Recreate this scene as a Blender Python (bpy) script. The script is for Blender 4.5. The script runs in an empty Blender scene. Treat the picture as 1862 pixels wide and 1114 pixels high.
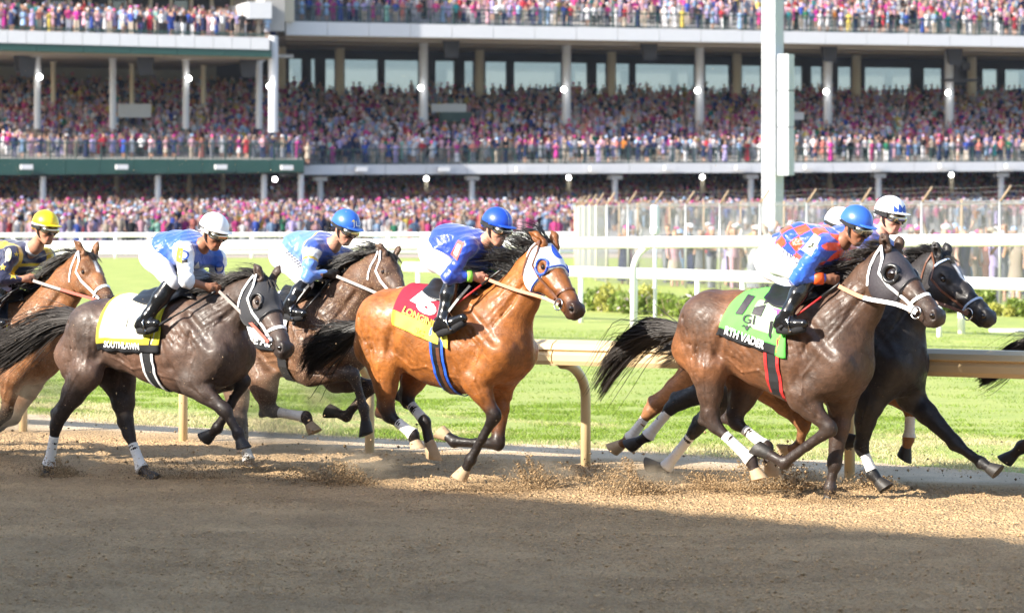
import bpy, math, random
import numpy as np
from mathutils import Vector, Matrix, Quaternion
from mathutils.bvhtree import BVHTree
import openvdb

rng = np.random.default_rng(7)
random.seed(7)
R = math.radians
SC = bpy.context.scene
COL = SC.collection

# ---------------------------------------------------------------- camera
FPX = 5950.0            # focal length in photo pixels (photo is 1862 wide)
CX, HY, CH = 931.0, 389.0, 2.13   # principal column, horizon row, camera height
cam = bpy.data.cameras.new('camera')
camo = bpy.data.objects.new('camera', cam)
COL.objects.link(camo)
camo.location = (0, 0, CH)
camo.rotation_euler = (R(90), 0, 0)
cam.sensor_width = 36
cam.lens = FPX * 36 / 1862
cam.shift_y = -(557 - HY) / 1862
cam.clip_start = 0.5
cam.clip_end = 3000
cam.dof.use_dof = True
cam.dof.focus_distance = 25.6
cam.dof.aperture_fstop = 4.0
SC.camera = camo

# ---------------------------------------------------------------- sky, sun, exposure
SUN_EL = 29.0
SUN_AZ = math.atan2(-.85, -.52)          # azimuth of the sun, measured from +Y towards +X
world = bpy.data.worlds.new('World')
SC.world = world
world.use_nodes = True
wn = world.node_tree.nodes
sky = wn.new('ShaderNodeTexSky')
sky.sky_type = 'NISHITA'
sky.sun_disc = False
sky.sun_elevation = R(SUN_EL)
sky.sun_rotation = SUN_AZ
sky.air_density = 1.0
sky.dust_density = 1.5
wn['Background'].inputs['Strength'].default_value = 0.15
world.node_tree.links.new(sky.outputs[0], wn['Background'].inputs['Color'])
sun = bpy.data.lights.new('sun', 'SUN')
sun.energy = 5.0
sun.angle = R(0.5)
sun.color = (1.0, 0.93, 0.82)
suno = bpy.data.objects.new('sun', sun)
COL.objects.link(suno)
_sd = Vector((math.sin(SUN_AZ) * math.cos(R(SUN_EL)), math.cos(SUN_AZ) * math.cos(R(SUN_EL)), math.sin(R(SUN_EL))))
suno.rotation_euler = _sd.to_track_quat('Z', 'Y').to_euler()
suno.location = (-30, -20, 40)
SC.view_settings.view_transform = 'Standard'
SC.view_settings.look = 'None'
SC.view_settings.exposure = 1.28
SC.view_settings.gamma = 1.0
SC.view_settings.use_curve_mapping = False
SC.cycles.max_bounces = 6
SC.cycles.use_denoising = True
SC.cycles.transparent_max_bounces = 12

# ---------------------------------------------------------------- helpers
def P(px, py, D):
    """world point seen at photo pixel (px, py) at distance D"""
    return Vector(((px - CX) / FPX * D, D, CH - (py - HY) / FPX * D))

def ground(px, py):
    D = CH * FPX / (py - HY)
    return P(px, py, D)

def tag(o, label=None, cat=None, group=None, kind=None):
    if label: o['label'] = label
    if cat: o['category'] = cat
    if group: o['group'] = group
    if kind: o['kind'] = kind
    return o

def empty(name, loc=(0, 0, 0), rz=0.0):
    o = bpy.data.objects.new(name, None)
    o.empty_display_size = 0.2
    o.location = loc
    o.rotation_euler = (0, 0, rz)
    COL.objects.link(o)
    return o

def mk(name, verts, faces, mat, parent=None, cols=None, smooth=True, midx=None, mats=None):
    verts = np.asarray(verts, dtype=np.float32).reshape(-1, 3)
    me = bpy.data.meshes.new(name)
    if isinstance(faces, np.ndarray) and faces.ndim == 2:
        n, k = faces.shape
        me.vertices.add(len(verts)); me.vertices.foreach_set('co', verts.ravel())
        me.loops.add(n * k); me.loops.foreach_set('vertex_index', faces.astype(np.int32).ravel())
        me.polygons.add(n)
        me.polygons.foreach_set('loop_start', np.arange(0, n * k, k, dtype=np.int32))
        me.update(calc_edges=True)
    else:
        me.from_pydata([tuple(map(float, v)) for v in verts], [], [tuple(map(int, f)) for f in faces])
        me.update()
    for m in (mats or [mat]):
        me.materials.append(m)
    if midx is not None:
        me.polygons.foreach_set('material_index', np.asarray(midx, dtype=np.int32))
    if smooth:
        me.polygons.foreach_set('use_smooth', np.ones(len(me.polygons), dtype=bool))
    if cols is not None:
        c = np.ones((len(verts), 4), dtype=np.float32)
        c[:, :3] = cols
        a = me.color_attributes.new('Col', 'FLOAT_COLOR', 'POINT')
        a.data.foreach_set('color', c.ravel())
    me.validate()
    o = bpy.data.objects.new(name, me)
    COL.objects.link(o)
    if parent is not None:
        o.parent = parent
    return o

class MB:
    """collects boxes, tubes, sheets; build() links them as one mesh object"""
    def __init__(s): s.v = []; s.f = []; s.m = []
    def add(s, v, f, m=0):
        b = len(s.v); s.v += [tuple(p) for p in v]; s.f += [tuple(i + b for i in q) for q in f]; s.m += [m] * len(f)
    def hexa(s, p, m=0):
        s.add(p, [(0, 3, 2, 1), (4, 5, 6, 7), (0, 1, 5, 4), (1, 2, 6, 5), (2, 3, 7, 6), (3, 0, 4, 7)], m)
    def box(s, x0, x1, y0, y1, z0, z1, m=0):
        s.hexa([(x0, y0, z0), (x1, y0, z0), (x1, y1, z0), (x0, y1, z0), (x0, y0, z1), (x1, y0, z1), (x1, y1, z1), (x0, y1, z1)], m)
    def tube(s, pts, rad, n=8, cap=True, m=0, flat=None):
        pts = [Vector(p) for p in pts]
        if not hasattr(rad, '__len__'): rad = [rad] * len(pts)
        rings = []
        ref = Vector((0.123, 0.21, 1)).normalized()
        for i, p in enumerate(pts):
            t = (pts[min(i + 1, len(pts) - 1)] - pts[max(i - 1, 0)])
            if t.length < 1e-9: t = Vector((0, 0, 1))
            t.normalize()
            a = t.cross(ref)
            if a.length < 1e-3: a = t.cross(Vector((1, 0, 0)))
            a.normalize(); b = t.cross(a)
            rings.append([p + (a * math.cos(2 * math.pi * k / n) + b * math.sin(2 * math.pi * k / n)) * rad[i] for k in range(n)])
        v = [q for r_ in rings for q in r_]
        f = []
        for i in range(len(pts) - 1):
            for k in range(n):
                f.append((i * n + k, i * n + (k + 1) % n, (i + 1) * n + (k + 1) % n, (i + 1) * n + k))
        if cap:
            f.append(tuple(range(n - 1, -1, -1))); f.append(tuple(range((len(pts) - 1) * n, len(pts) * n)))
        s.add(v, f, m)
    def lathe(s, prof, c, n=16, axis=None, m=0):
        """prof: list of (r, h); axis: unit Vector"""
        ax = Vector((0, 0, 1) if axis is None else axis).normalized()
        a = ax.orthogonal().normalized(); b = ax.cross(a)
        c = Vector(c)
        v = [c + ax * h + (a * math.cos(2 * math.pi * k / n) + b * math.sin(2 * math.pi * k / n)) * r_ for r_, h in prof for k in range(n)]
        f = [(i * n + k, i * n + (k + 1) % n, (i + 1) * n + (k + 1) % n, (i + 1) * n + k) for i in range(len(prof) - 1) for k in range(n)]
        f.append(tuple(range(n - 1, -1, -1))); f.append(tuple(range((len(prof) - 1) * n, len(prof) * n)))
        s.add(v, f, m)
    def build(s, name, mat, parent=None, smooth=True, mats=None):
        return mk(name, s.v, s.f, mat, parent, smooth=smooth, midx=s.m if mats else None, mats=mats)

def autosmooth(o, ang=40):
    me = o.data
    try:
        me.set_sharp_from_angle(angle=R(ang))
    except Exception:
        pass
    return o

# ---------------------------------------------------------------- materials
def material(name):
    m = bpy.data.materials.new(name); m.use_nodes = True
    nt = m.node_tree
    return m, nt, nt.nodes['Principled BSDF']

def N(nt, typ, **kw):
    n = nt.nodes.new(typ)
    for k, v in kw.items():
        if hasattr(n, k): setattr(n, k, v)
        else: n.inputs[k].default_value = v
    return n

def plain(name, col, rough=.5, metal=0.0, bump=0.0, scale=40.0, var=0.08, spec=.5, emit=None, sheen=0.0, coat=0.0):
    m, nt, b = material(name)
    b.inputs['Roughness'].default_value = rough
    b.inputs['Metallic'].default_value = metal
    b.inputs['Specular IOR Level'].default_value = spec
    b.inputs['Sheen Weight'].default_value = sheen
    b.inputs['Coat Weight'].default_value = coat
    tc = N(nt, 'ShaderNodeTexCoord')
    no = N(nt, 'ShaderNodeTexNoise', Scale=scale, Detail=4.0)
    nt.links.new(tc.outputs['Object'], no.inputs['Vector'])
    mp = N(nt, 'ShaderNodeMapRange')
    mp.inputs['To Min'].default_value = 1 - var; mp.inputs['To Max'].default_value = 1 + var
    nt.links.new(no.outputs['Fac'], mp.inputs['Value'])
    mx = N(nt, 'ShaderNodeMix', data_type='RGBA', blend_type='MULTIPLY')
    mx.inputs['Factor'].default_value = 1
    mx.inputs['A'].default_value = (*col, 1)
    nt.links.new(mp.outputs[0], mx.inputs['B'])
    nt.links.new(mx.outputs['Result'], b.inputs['Base Color'])
    if bump:
        bp = N(nt, 'ShaderNodeBump', Strength=bump, Distance=0.01)
        nt.links.new(no.outputs['Fac'], bp.inputs['Height'])
        nt.links.new(bp.outputs[0], b.inputs['Normal'])
    if emit:
        b.inputs['Emission Color'].default_value = (*emit[0], 1)
        b.inputs['Emission Strength'].default_value = emit[1]
    return m

def vcol(name, rough=.6, spec=.4, bump=.3, scale=60, var=.2, distance=.004, sheen=0.0, vscale=None, coat=0.0, trans=0.0):
    m, nt, b = material(name)
    b.inputs['Roughness'].default_value = rough
    b.inputs['Specular IOR Level'].default_value = spec
    b.inputs['Sheen Weight'].default_value = sheen
    b.inputs['Coat Weight'].default_value = coat
    at = N(nt, 'ShaderNodeVertexColor', layer_name='Col')
    tc = N(nt, 'ShaderNodeTexCoord')
    no = N(nt, 'ShaderNodeTexNoise', Scale=scale, Detail=5.0)
    nt.links.new(tc.outputs['Object'], no.inputs['Vector'])
    n2 = N(nt, 'ShaderNodeTexNoise', Scale=vscale or scale * .25, Detail=4.0)
    nt.links.new(tc.outputs['Object'], n2.inputs['Vector'])
    mp = N(nt, 'ShaderNodeMapRange')
    mp.inputs['From Min'].default_value = .25; mp.inputs['From Max'].default_value = .75
    mp.inputs['To Min'].default_value = 1 - var; mp.inputs['To Max'].default_value = 1 + var
    nt.links.new(n2.outputs['Fac'], mp.inputs['Value'])
    mx = N(nt, 'ShaderNodeMix', data_type='RGBA', blend_type='MULTIPLY')
    mx.inputs['Factor'].default_value = 1
    nt.links.new(at.outputs['Color'], mx.inputs['A'])
    nt.links.new(mp.outputs[0], mx.inputs['B'])
    nt.links.new(mx.outputs['Result'], b.inputs['Base Color'])
    if bump:
        bp = N(nt, 'ShaderNodeBump', Strength=bump, Distance=distance)
        nt.links.new(no.outputs['Fac'], bp.inputs['Height'])
        nt.links.new(bp.outputs[0], b.inputs['Normal'])
    if trans:
        tr = N(nt, 'ShaderNodeBsdfTranslucent')
        nt.links.new(mx.outputs['Result'], tr.inputs['Color'])
        ms = N(nt, 'ShaderNodeMixShader'); ms.inputs[0].default_value = trans
        out = nt.nodes['Material Output']
        nt.links.new(b.outputs[0], ms.inputs[1]); nt.links.new(tr.outputs[0], ms.inputs[2])
        nt.links.new(ms.outputs[0], out.inputs['Surface'])
    return m

M = dict(
    white_rail=plain('white rail paint', (.82, .82, .80), .35, var=.03, scale=3),
    tan_rail=plain('tan rail paint', (.62, .46, .25), .35, var=.07, scale=5, bump=.05),
    white_paint=plain('white painted steel', (.50, .51, .54), .45, var=.04, scale=2),
    beige_paint=plain('beige painted steel', (.55, .49, .38), .6, var=.06, scale=2),
    green_paint=plain('dark green paint', (.010, .050, .042), .5, var=.1, scale=1),
    dark_green=plain('dark green rail', (.012, .045, .040), .5, var=.1, scale=1),
    soffit=plain('tan soffit', (.32, .26, .18), .8, var=.1, scale=1),
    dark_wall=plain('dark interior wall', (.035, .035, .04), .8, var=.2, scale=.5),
    concrete=plain('grey concrete', (.30, .29, .28), .85, var=.15, scale=.8, bump=.1),
    grey_metal=plain('galvanised steel', (.36, .37, .37), .45, metal=.5, var=.1, scale=6),
    brown_metal=plain('rusty post', (.28, .20, .13), .7, var=.2, scale=6),
    pole_paint=plain('pale grey pole paint', (.40, .42, .47), .5, var=.06, scale=1.2),
    pole_grey=plain('pale grey pole', (.66, .68, .70), .4, var=.04, scale=2),
    black=plain('black leather', (.012, .012, .013), .35, var=.2, scale=30, bump=.1),
    black_matt=plain('black cloth', (.014, .014, .016), .85, var=.2, scale=30, bump=.1),
    leather=plain('brown leather', (.12, .045, .022), .4, var=.2, scale=30, bump=.15),
    tan_strap=plain('tan rubber rein', (.55, .20, .09), .55, var=.1, scale=40, bump=.1),
    grey_strap=plain('grey rein', (.28, .24, .22), .55, var=.1, scale=40, bump=.1),
    red_strap=plain('red rein', (.45, .08, .05), .5, var=.1, scale=40, bump=.1),
    red=plain('red binding', (.55, .03, .03), .5, var=.05),
    blue=plain('blue binding', (.02, .10, .55), .5, var=.05),
    navy=plain('navy blue', (.015, .025, .10), .5, var=.1),
    white=plain('white webbing', (.80, .80, .80), .6, var=.04, scale=60, bump=.08),
    steel=plain('bit steel', (.5, .5, .5), .25, metal=1.0),
    eye=plain('dark horse eye', (.012, .007, .005), .06, spec=.8),
    bandage=plain('white bandage', (.78, .76, .72), .85, var=.08, scale=50, bump=.4),
    hoof_dark=plain('dark hoof', (.025, .022, .02), .55, var=.35, scale=25, bump=.3),
    hoof_tan=plain('sandy hoof', (.42, .30, .18), .7, var=.25, scale=25, bump=.3),
    lens=plain('goggle lens', (.42, .38, .30), .10, metal=.9, var=.15, scale=8),
    lamp=plain('lamp glass', (.9, .9, .9), .4, emit=((1, .98, .93), 9)),
    yellow=plain('yellow cloth', (.75, .60, .03), .7),
    lime=plain('lime cloth', (.30, .75, .08), .7),
    gold=plain('gold print', (.72, .50, .06), .6),
    pink=plain('pink print', (.80, .05, .42), .6),
    print_white=plain('white print', (.82, .82, .82), .7),
    print_black=plain('black print', (.02, .02, .022), .7),
    print_grey=plain('grey print', (.33, .33, .31), .7),
    print_blue=plain('blue print', (.02, .08, .40), .6),
    coat=None,
)
# ---------------------------------------------------------------- noise for relief
def _hash(ix, iy, s):
    n = (ix.astype(np.int64) * 374761393 + iy.astype(np.int64) * 668265263 + s * 974634777) & 0x7fffffff
    n = (n ^ (n >> 13)) * 1274126177 & 0x7fffffff
    return ((n ^ (n >> 16)) & 0xffff) / 65535.0

def vnoise(x, y, s=0):
    ix, iy = np.floor(x), np.floor(y); fx, fy = x - ix, y - iy
    fx = fx * fx * (3 - 2 * fx); fy = fy * fy * (3 - 2 * fy)
    a, b, c, d = _hash(ix, iy, s), _hash(ix + 1, iy, s), _hash(ix, iy + 1, s), _hash(ix + 1, iy + 1, s)
    return (a * (1 - fx) + b * fx) * (1 - fy) + (c * (1 - fx) + d * fx) * fy

def fbm(x, y, oct=4, s=0):
    r = 0; a = .5; t = 0
    for k in range(oct):
        r = r + a * vnoise(x * 2 ** k + 17 * k, y * 2 ** k - 9 * k, s + k); t += a; a *= .5
    return r / t

# the inside rail runs from far left to near right: Y = 28.22 - .79 X; v = metres beyond it
RU = np.array([.7847, -.6199]); RN = np.array([.6199, .7847])
def rail_v(X, Y): return (Y + .79 * X - 28.22) / 1.2744

# ---------------------------------------------------------------- ground
def dirt_material():
    m, nt, b = material('dirt track')
    b.inputs['Roughness'].default_value = .95; b.inputs['Specular IOR Level'].default_value = .15
    at = N(nt, 'ShaderNodeVertexColor', layer_name='Col'); tc = N(nt, 'ShaderNodeTexCoord')
    n1 = N(nt, 'ShaderNodeTexNoise', Scale=1.3, Detail=6.0, Roughness=.65); n2 = N(nt, 'ShaderNodeTexNoise', Scale=45.0, Detail=6.0, Roughness=.7)
    vo = N(nt, 'ShaderNodeTexVoronoi', Scale=42.0)
    for n in (n1, n2, vo): nt.links.new(tc.outputs['Object'], n.inputs['Vector'])
    a = N(nt, 'ShaderNodeMath', operation='ADD'); nt.links.new(n1.outputs['Fac'], a.inputs[0]); nt.links.new(n2.outputs['Fac'], a.inputs[1])
    mp = N(nt, 'ShaderNodeMapRange'); mp.inputs['From Min'].default_value = .65; mp.inputs['From Max'].default_value = 1.35; mp.inputs['To Min'].default_value = .62; mp.inputs['To Max'].default_value = 1.34
    nt.links.new(a.outputs[0], mp.inputs['Value'])
    mx = N(nt, 'ShaderNodeMix', data_type='RGBA', blend_type='MULTIPLY'); mx.inputs['Factor'].default_value = 1
    nt.links.new(at.outputs['Color'], mx.inputs['A']); nt.links.new(mp.outputs[0], mx.inputs['B']); nt.links.new(mx.outputs['Result'], b.inputs['Base Color'])
    sb = N(nt, 'ShaderNodeMath', operation='MULTIPLY_ADD'); sb.inputs[1].default_value = -.8
    nt.links.new(vo.outputs['Distance'], sb.inputs[0]); nt.links.new(n2.outputs['Fac'], sb.inputs[2])
    bp = N(nt, 'ShaderNodeBump', Strength=1.0, Distance=.028); nt.links.new(sb.outputs[0], bp.inputs['Height']); nt.links.new(bp.outputs[0], b.inputs['Normal'])
    return m
DIRT = dirt_material()
DIRT_C = np.array([.52, .355, .195]); SAND_C = np.array([.72, .58, .41])

def dirt_height(X, Y):
    v = rail_v(X, Y)
    soft = np.clip((.25 - v) / .5, 0.05, 1)
    u = X * RU[0] + Y * RU[1]
    h = (fbm(X * 1.6, Y * 1.6, 3, 3) - .5) * .035 + (fbm(X * 8, Y * 8, 3, 11) - .5) * .046 + (fbm(X * 28, Y * 28, 2, 23) - .5) * .030
    # harrow lines along the track
    h += .007 * np.sin(v * 42 + 3 * fbm(X * .8, Y * .8, 2, 31))
    return h * soft

ny, nx = 700, 400
Yg = 13.5 + (37 - 13.5) * np.linspace(0, 1, ny) ** 1.05
Sg = np.linspace(-1, 1, nx)
YY, SS = np.meshgrid(Yg, Sg, indexing='ij'); XX = SS * (.1565 * YY + 2.2)
ZZ = dirt_height(XX, YY)
vv = rail_v(XX, YY)
edge = (fbm(XX * 1.2, YY * 1.2, 5, 5) - .5) * 1.3
mixs = (np.clip((vv - .22 + edge) / .6, 0, 1) * (.72 + .28 * fbm(XX * 3, YY * 3, 3, 88)))[..., None]
tone = (.86 + .28 * fbm(XX * .5, YY * 2.0, 3, 41))[..., None]
cols = (DIRT_C * (1 - mixs) + SAND_C * mixs) * tone
idx = np.arange(ny * nx).reshape(ny, nx)
quads = np.stack([idx[:-1, :-1], idx[:-1, 1:], idx[1:, 1:], idx[1:, :-1]], -1).reshape(-1, 4)
tag(mk('dirt_track', np.stack([XX, YY, ZZ], -1).reshape(-1, 3), quads, DIRT, cols=cols.reshape(-1, 3)), kind='structure')
g = MB(); g.add([(-900, -300, -.30), (900, -300, -.30), (900, 1500, -.30), (-900, 1500, -.30)], [(0, 1, 2, 3)])
tag(g.build('ground', plain('bare ground', (.22, .16, .10), .95, var=.25, scale=.3)), kind='structure')
# near outer dirt (outside the fine sheet)
g = MB(); g.add([(-120, -40, -.09), (60, -40, -.09), (60, 28.22 - .79 * 60 + 2, -.09), (-60, 28.22 + .79 * 60 + 2, -.09), (-120, 28.22 + .79 * 60 + 2, -.09)], [(0, 1, 2, 3, 4)])
tag(g.build('outer_track_dirt', plain('track dirt', tuple(DIRT_C), .95, var=.25, scale=2, bump=.3)), kind='structure')

# grass: base sheet with ragged near edge
def grass_material(name, blades):
    m, nt, b = material(name)
    b.inputs['Roughness'].default_value = .65; b.inputs['Specular IOR Level'].default_value = .25
    tc = N(nt, 'ShaderNodeTexCoord')
    if blades:
        at = N(nt, 'ShaderNodeVertexColor', layer_name='Col'); src = at.outputs['Color']
    else:
        n1 = N(nt, 'ShaderNodeTexNoise', Scale=.9, Detail=7.0, Roughness=.6); n2 = N(nt, 'ShaderNodeTexNoise', Scale=30.0, Detail=5.0, Roughness=.7)
        for n in (n1, n2): nt.links.new(tc.outputs['Object'], n.inputs['Vector'])
        a = N(nt, 'ShaderNodeMath', operation='MULTIPLY_ADD'); a.inputs[1].default_value = .55
        nt.links.new(n2.outputs['Fac'], a.inputs[0]); nt.links.new(n1.outputs['Fac'], a.inputs[2])
        cr = N(nt, 'ShaderNodeValToRGB'); e = cr.color_ramp.elements
        e[0].position = .48; e[0].color = (.22, .31, .055, 1); e[1].position = 1.0; e[1].color = (.42, .44, .13, 1)
        nt.links.new(a.outputs[0], cr.inputs[0]); src = cr.outputs[0]
        bp = N(nt, 'ShaderNodeBump', Strength=.8, Distance=.03); nt.links.new(n2.outputs['Fac'], bp.inputs['Height']); nt.links.new(bp.outputs[0], b.inputs['Normal'])
    nt.links.new(src, b.inputs['Base Color'])
    tr = N(nt, 'ShaderNodeBsdfTranslucent'); nt.links.new(src, tr.inputs['Color'])
    ms = N(nt, 'ShaderNodeMixShader'); ms.inputs[0].default_value = .35 if blades else .0
    out = nt.nodes['Material Output']
    nt.links.new(b.outputs[0], ms.inputs[1]); nt.links.new(tr.outputs[0], ms.inputs[2]); nt.links.new(ms.outputs[0], out.inputs['Surface'])
    return m
GRASS = grass_material('turf', False); BLADE = grass_material('grass blades', True)
nu_ = 240
us = np.linspace(-70, 55, nu_)
ev = 1.55 + (fbm(us * .9, us * 0, 4, 77) - .5) * 1.0
rows = [0, .25, .6, 1.5, 4, 10, 25, 60, 140]
gv, gf = [], []
base = np.array([0, 28.22]) 
for j, r_ in enumerate(rows):
    p = base + us[:, None] * RU + (ev + r_ if r_ < 3 else np.full(nu_, 1.5 + r_))[:, None] * RN
    z = -.005 + min(r_, 1.0) * .03 + np.zeros(nu_)
    gv.append(np.column_stack([p, z]))
gi = np.arange(len(rows) * nu_).reshape(len(rows), nu_)
gq = np.stack([gi[:-1, :-1], gi[:-1, 1:], gi[1:, 1:], gi[1:, :-1]], -1).reshape(-1, 4)
tag(mk('turf_course', np.concatenate(gv), gq, GRASS), kind='structure')
g = MB(); g.add([(-150, 60, .005), (120, 60, .005), (120, 158, .005), (-150, 158, .005)], [(0, 1, 2, 3)])
tag(g.build('infield_lawn', GRASS), kind='structure')

def blades(name, n, vmin, vmax, hmin, hmax, wid, dens_pow, seed, ylim):
    r = np.random.default_rng(seed)
    Y = r.uniform(ylim[0], ylim[1], n * 3)
    X = r.uniform(-1, 1, len(Y)) * (.1565 * Y + 1.0)
    v = rail_v(X, Y)
    u = X * RU[0] + Y * RU[1]
    e = np.interp((X - 0) * RU[0] + (Y - 28.22) * RU[1], us, ev)
    patch = fbm(u * .5, v * 1.3, 4, 51); thin = fbm(X * 2.3, Y * 2.3, 3, 61)
    keep = (v > e - .15) & (v < vmax) & (r.random(len(Y)) < np.clip((v - e + .25) / .9, .12, 1) * np.clip(.15 + (thin - .30) * 3.2, .05, 1))
    X, Y, patch, thin, v, e = [q[keep][:n] for q in (X, Y, patch, thin, v, e)]
    n = len(X)
    th = r.uniform(0, 6.28, n); h = r.uniform(hmin, hmax, n) * (.6 + .8 * thin); lean = r.normal(0, .45, (n, 2)) * h[:, None]
    dx, dy = np.cos(th) * wid, np.sin(th) * wid
    z0 = np.full(n, 0.0)
    a = np.stack([X - dx, Y - dy, z0], 1); b = np.stack([X + dx, Y + dy, z0], 1)
    c = np.stack([X + lean[:, 0] * .4 + dx * .7, Y + lean[:, 1] * .4 + dy * .7, h * .6], 1); d = np.stack([X + lean[:, 0], Y + lean[:, 1], h], 1)
    V_ = np.stack([a, b, c, d], 1).reshape(-1, 3)
    F_ = np.arange(n * 4).reshape(n, 4)
    dry = np.clip((patch - .43) * 6.5 + (1.25 - (v - e)) * .8 + r.normal(0, .25, n), 0, 1)[:, None]
    cg = np.array([.19, .295, .042]) * (.7 + .6 * r.random(n))[:, None] * np.array([1, 1, 1]) + np.array([.05, .035, 0]) * r.random(n)[:, None]
    cd = np.array([.66, .57, .33]) * (.7 + .5 * r.random(n))[:, None]
    c_ = cg * (1 - dry) + cd * dry
    return tag(mk(name, V_, F_, BLADE, cols=np.repeat(c_, 4, 0), smooth=False), kind='stuff')
blades('grass', 200000, 1.3, 7, .02, .055, .003, 1, 3, (27.0, 44))
blades('mown_grass', 120000, 6, 40, .02, .05, .006, 1, 4, (33.5, 60))

# far home stretch dirt and grandstand apron
g = MB(); g.add([(-120, 158, .012), (90, 158, .012), (90, 190, .012), (-120, 176, .012)], [(0, 1, 2, 3)])
tag(g.build('home_stretch', plain('pale track dirt', (.38, .31, .25), .95, var=.1, scale=.5)), kind='structure')

# ---------------------------------------------------------------- tan inside rail
def rail_pt(px, v=0.0):
    """point of the rail line (offset v beyond it) seen in photo column px"""
    k = (px - CX) / FPX
    Y = (28.22 + v * 1.2744) / (1 + .79 * k)
    return np.array([k * Y, Y])
tan = empty('track_rail', (0, 28.22, 0)); tag(tan, 'low tan inside rail on curved posts, running the length of the dirt track', 'rail')
o2 = np.array([0, 28.22])
post_px = [-270, -110, 42 - 0, 200, 333 - 0, 500, 672, 860, 1065, 1290, 1545, 1830, 2150]
post_px = [-205, -80, 42, 333 - 148, 333, 672 - 176, 672, 1065 - 203, 1065, 1545 - 248, 1545, 1840, 2160]
post_px = [-230, 42, 333, 672, 1065, 1545, 2120]
def rz_top(px): return float(np.interp(px, [-230, 42, 1065, 2120], [.98, 1.00, 1.075, 1.10]))
ends = []
for px in post_px:
    b = rail_pt(px)
    t = b - RN * .34
    zt = rz_top(px) - .20
    w = MB()
    pts = [(b[0], b[1] - 28.22, -.3), (b[0], b[1] - 28.22, zt - .30)]
    for q in range(1, 8):
        a = q / 7 * math.pi / 2
        off = RN * .34 * (1 - math.cos(a)); c = b - off
        pts.append((c[0], c[1] - 28.22, zt - .30 + .30 * math.sin(a)))
    w.tube(pts, .043, 12)
    po = w.build('rail_post', M['tan_rail'], tan)
    fl = MB(); fl.box(t[0] - .10, t[0] + .10, t[1] - 28.22 - .10, t[1] - 28.22 + .10, zt - .012, zt + .004); fl.build('bracket', M['tan_rail'], po, smooth=False)
    ends.append((t, rz_top(px)))
prof = [(-.115, -.205), (.115, -.205), (.135, -.17), (.135, -.10), (.10, -.075), (.125, -.06), (.12, -.02), (.06, .0), (-.06, .0), (-.12, -.03), (-.145, -.075), (-.115, -.09), (-.135, -.12), (-.135, -.17)]
for i in range(len(ends) - 1):
    (a, za), (b, zb) = ends[i], ends[i + 1]
    d = (b - a) / np.linalg.norm(b - a); g = .006
    V_ = [];
    for p, z in ((a + d * g, za), (b - d * g, zb)):
        for (x, h) in prof: V_.append((p[0] + RN[0] * x, p[1] + RN[1] * x - 28.22, z + h))
    n = len(prof)
    F_ = [(k, (k + 1) % n, n + (k + 1) % n, n + k) for k in range(n)] + [tuple(range(n - 1, -1, -1)), tuple(range(n, 2 * n))]
    mk('rail_board', V_, F_, M['tan_rail'], tan, smooth=False)

# ---------------------------------------------------------------- white turf rails
def px_rail(name, label, pa, pb, D0, D1, rows, thick, posts, foot=None, mat=M['white_rail'], pw=.05, low=None, seg=8):
    """straight rail between columns pa..pb at distances D0..D1; rows = centre row at both ends"""
    A, B = P(pa, rows[0], D0), P(pb, rows[1], D1)
    root = empty(name, (A.x, A.y, 0)); tag(root, label, 'rail')
    o = Vector((A.x, A.y, 0))
    def at(px):
        k = (px - CX) / FPX
        # intersect column ray with the line
        dx, dy = B.x - A.x, B.y - A.y
        t = (k * A.y - A.x) / (dx - k * dy)
        return A.lerp(B, t)
    cuts = [0] + [i / seg for i in range(1, seg)] + [1]
    for i in range(seg):
        p, q = A.lerp(B, cuts[i] + .0004), A.lerp(B, cuts[i + 1] - .0004)
        w = MB(); n = 12
        d = (q - p).normalized(); side_ = Vector((-d.y, d.x, 0)).normalized(); up = Vector((0, 0, 1))
        V_ = [e + side_ * math.cos(2 * math.pi * k / n) * thick * .32 + up * math.sin(2 * math.pi * k / n) * thick / 2 - o for e in (p, q) for k in range(n)]
        w.add(V_, [(k, (k + 1) % n, n + (k + 1) % n, n + k) for k in range(n)] + [tuple(range(n)), tuple(range(2 * n - 1, n - 1, -1))])
        autosmooth(w.build('rail_tube', mat, root), 35)
    if low:
        A2, B2 = P(pa, low[0], D0), P(pb, low[1], D1); w = MB()
        w.tube([A2 - o, B2 - o], low[2], 8); w.build('lower_rail', mat, root)
    for px in posts:
        c = at(px); w = MB()
        w.tube([Vector((c.x, c.y, -.2)) - o, Vector((c.x, c.y, c.z - thick * .3)) - o], pw, 10)
        w.build('rail_post', mat, root)
    return root, at
# far double rail of the home stretch
px_rail('white_rail', 'thin white far rail along the grandstand apron, with a lower bar', -140, 1062, 158, 158, (428, 426), .22, list(range(-100, 1060, 62)), low=(460, 458, .07), pw=.075)
# near thick rail
rB, atB = px_rail('turf_rail', 'thick white upper rail of the turf course held by one curved post', -200, 2060, 60, 47.5, (450, 435), .185, [], seg=9)
o = Vector(rB.location)
for px in (-60, 1168, 1985):
    c = atB(px); w = MB()
    k = Vector((0, -.30, 0))
    pts = [Vector((c.x - .14, c.y + .02, -.3)), Vector((c.x - .14, c.y + .02, c.z - .45))] + [Vector((c.x - .14 + .45 * (1 - math.cos(a)), c.y + .02, c.z - .45 + .45 * math.sin(a))) for a in np.linspace(.2, math.pi / 2, 7)]
    w.tube([p - o for p in pts], .052, 14); gp_ = w.build('curved_post', M['white_rail'], rB)
    w = MB(); w.tube([pts[-1] - o + Vector((-.05, -.06, 0)), pts[-1] - o + Vector((.45, -.08, .0))], .075, 10); w.build('clamp', M['pole_grey'], gp_)
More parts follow.
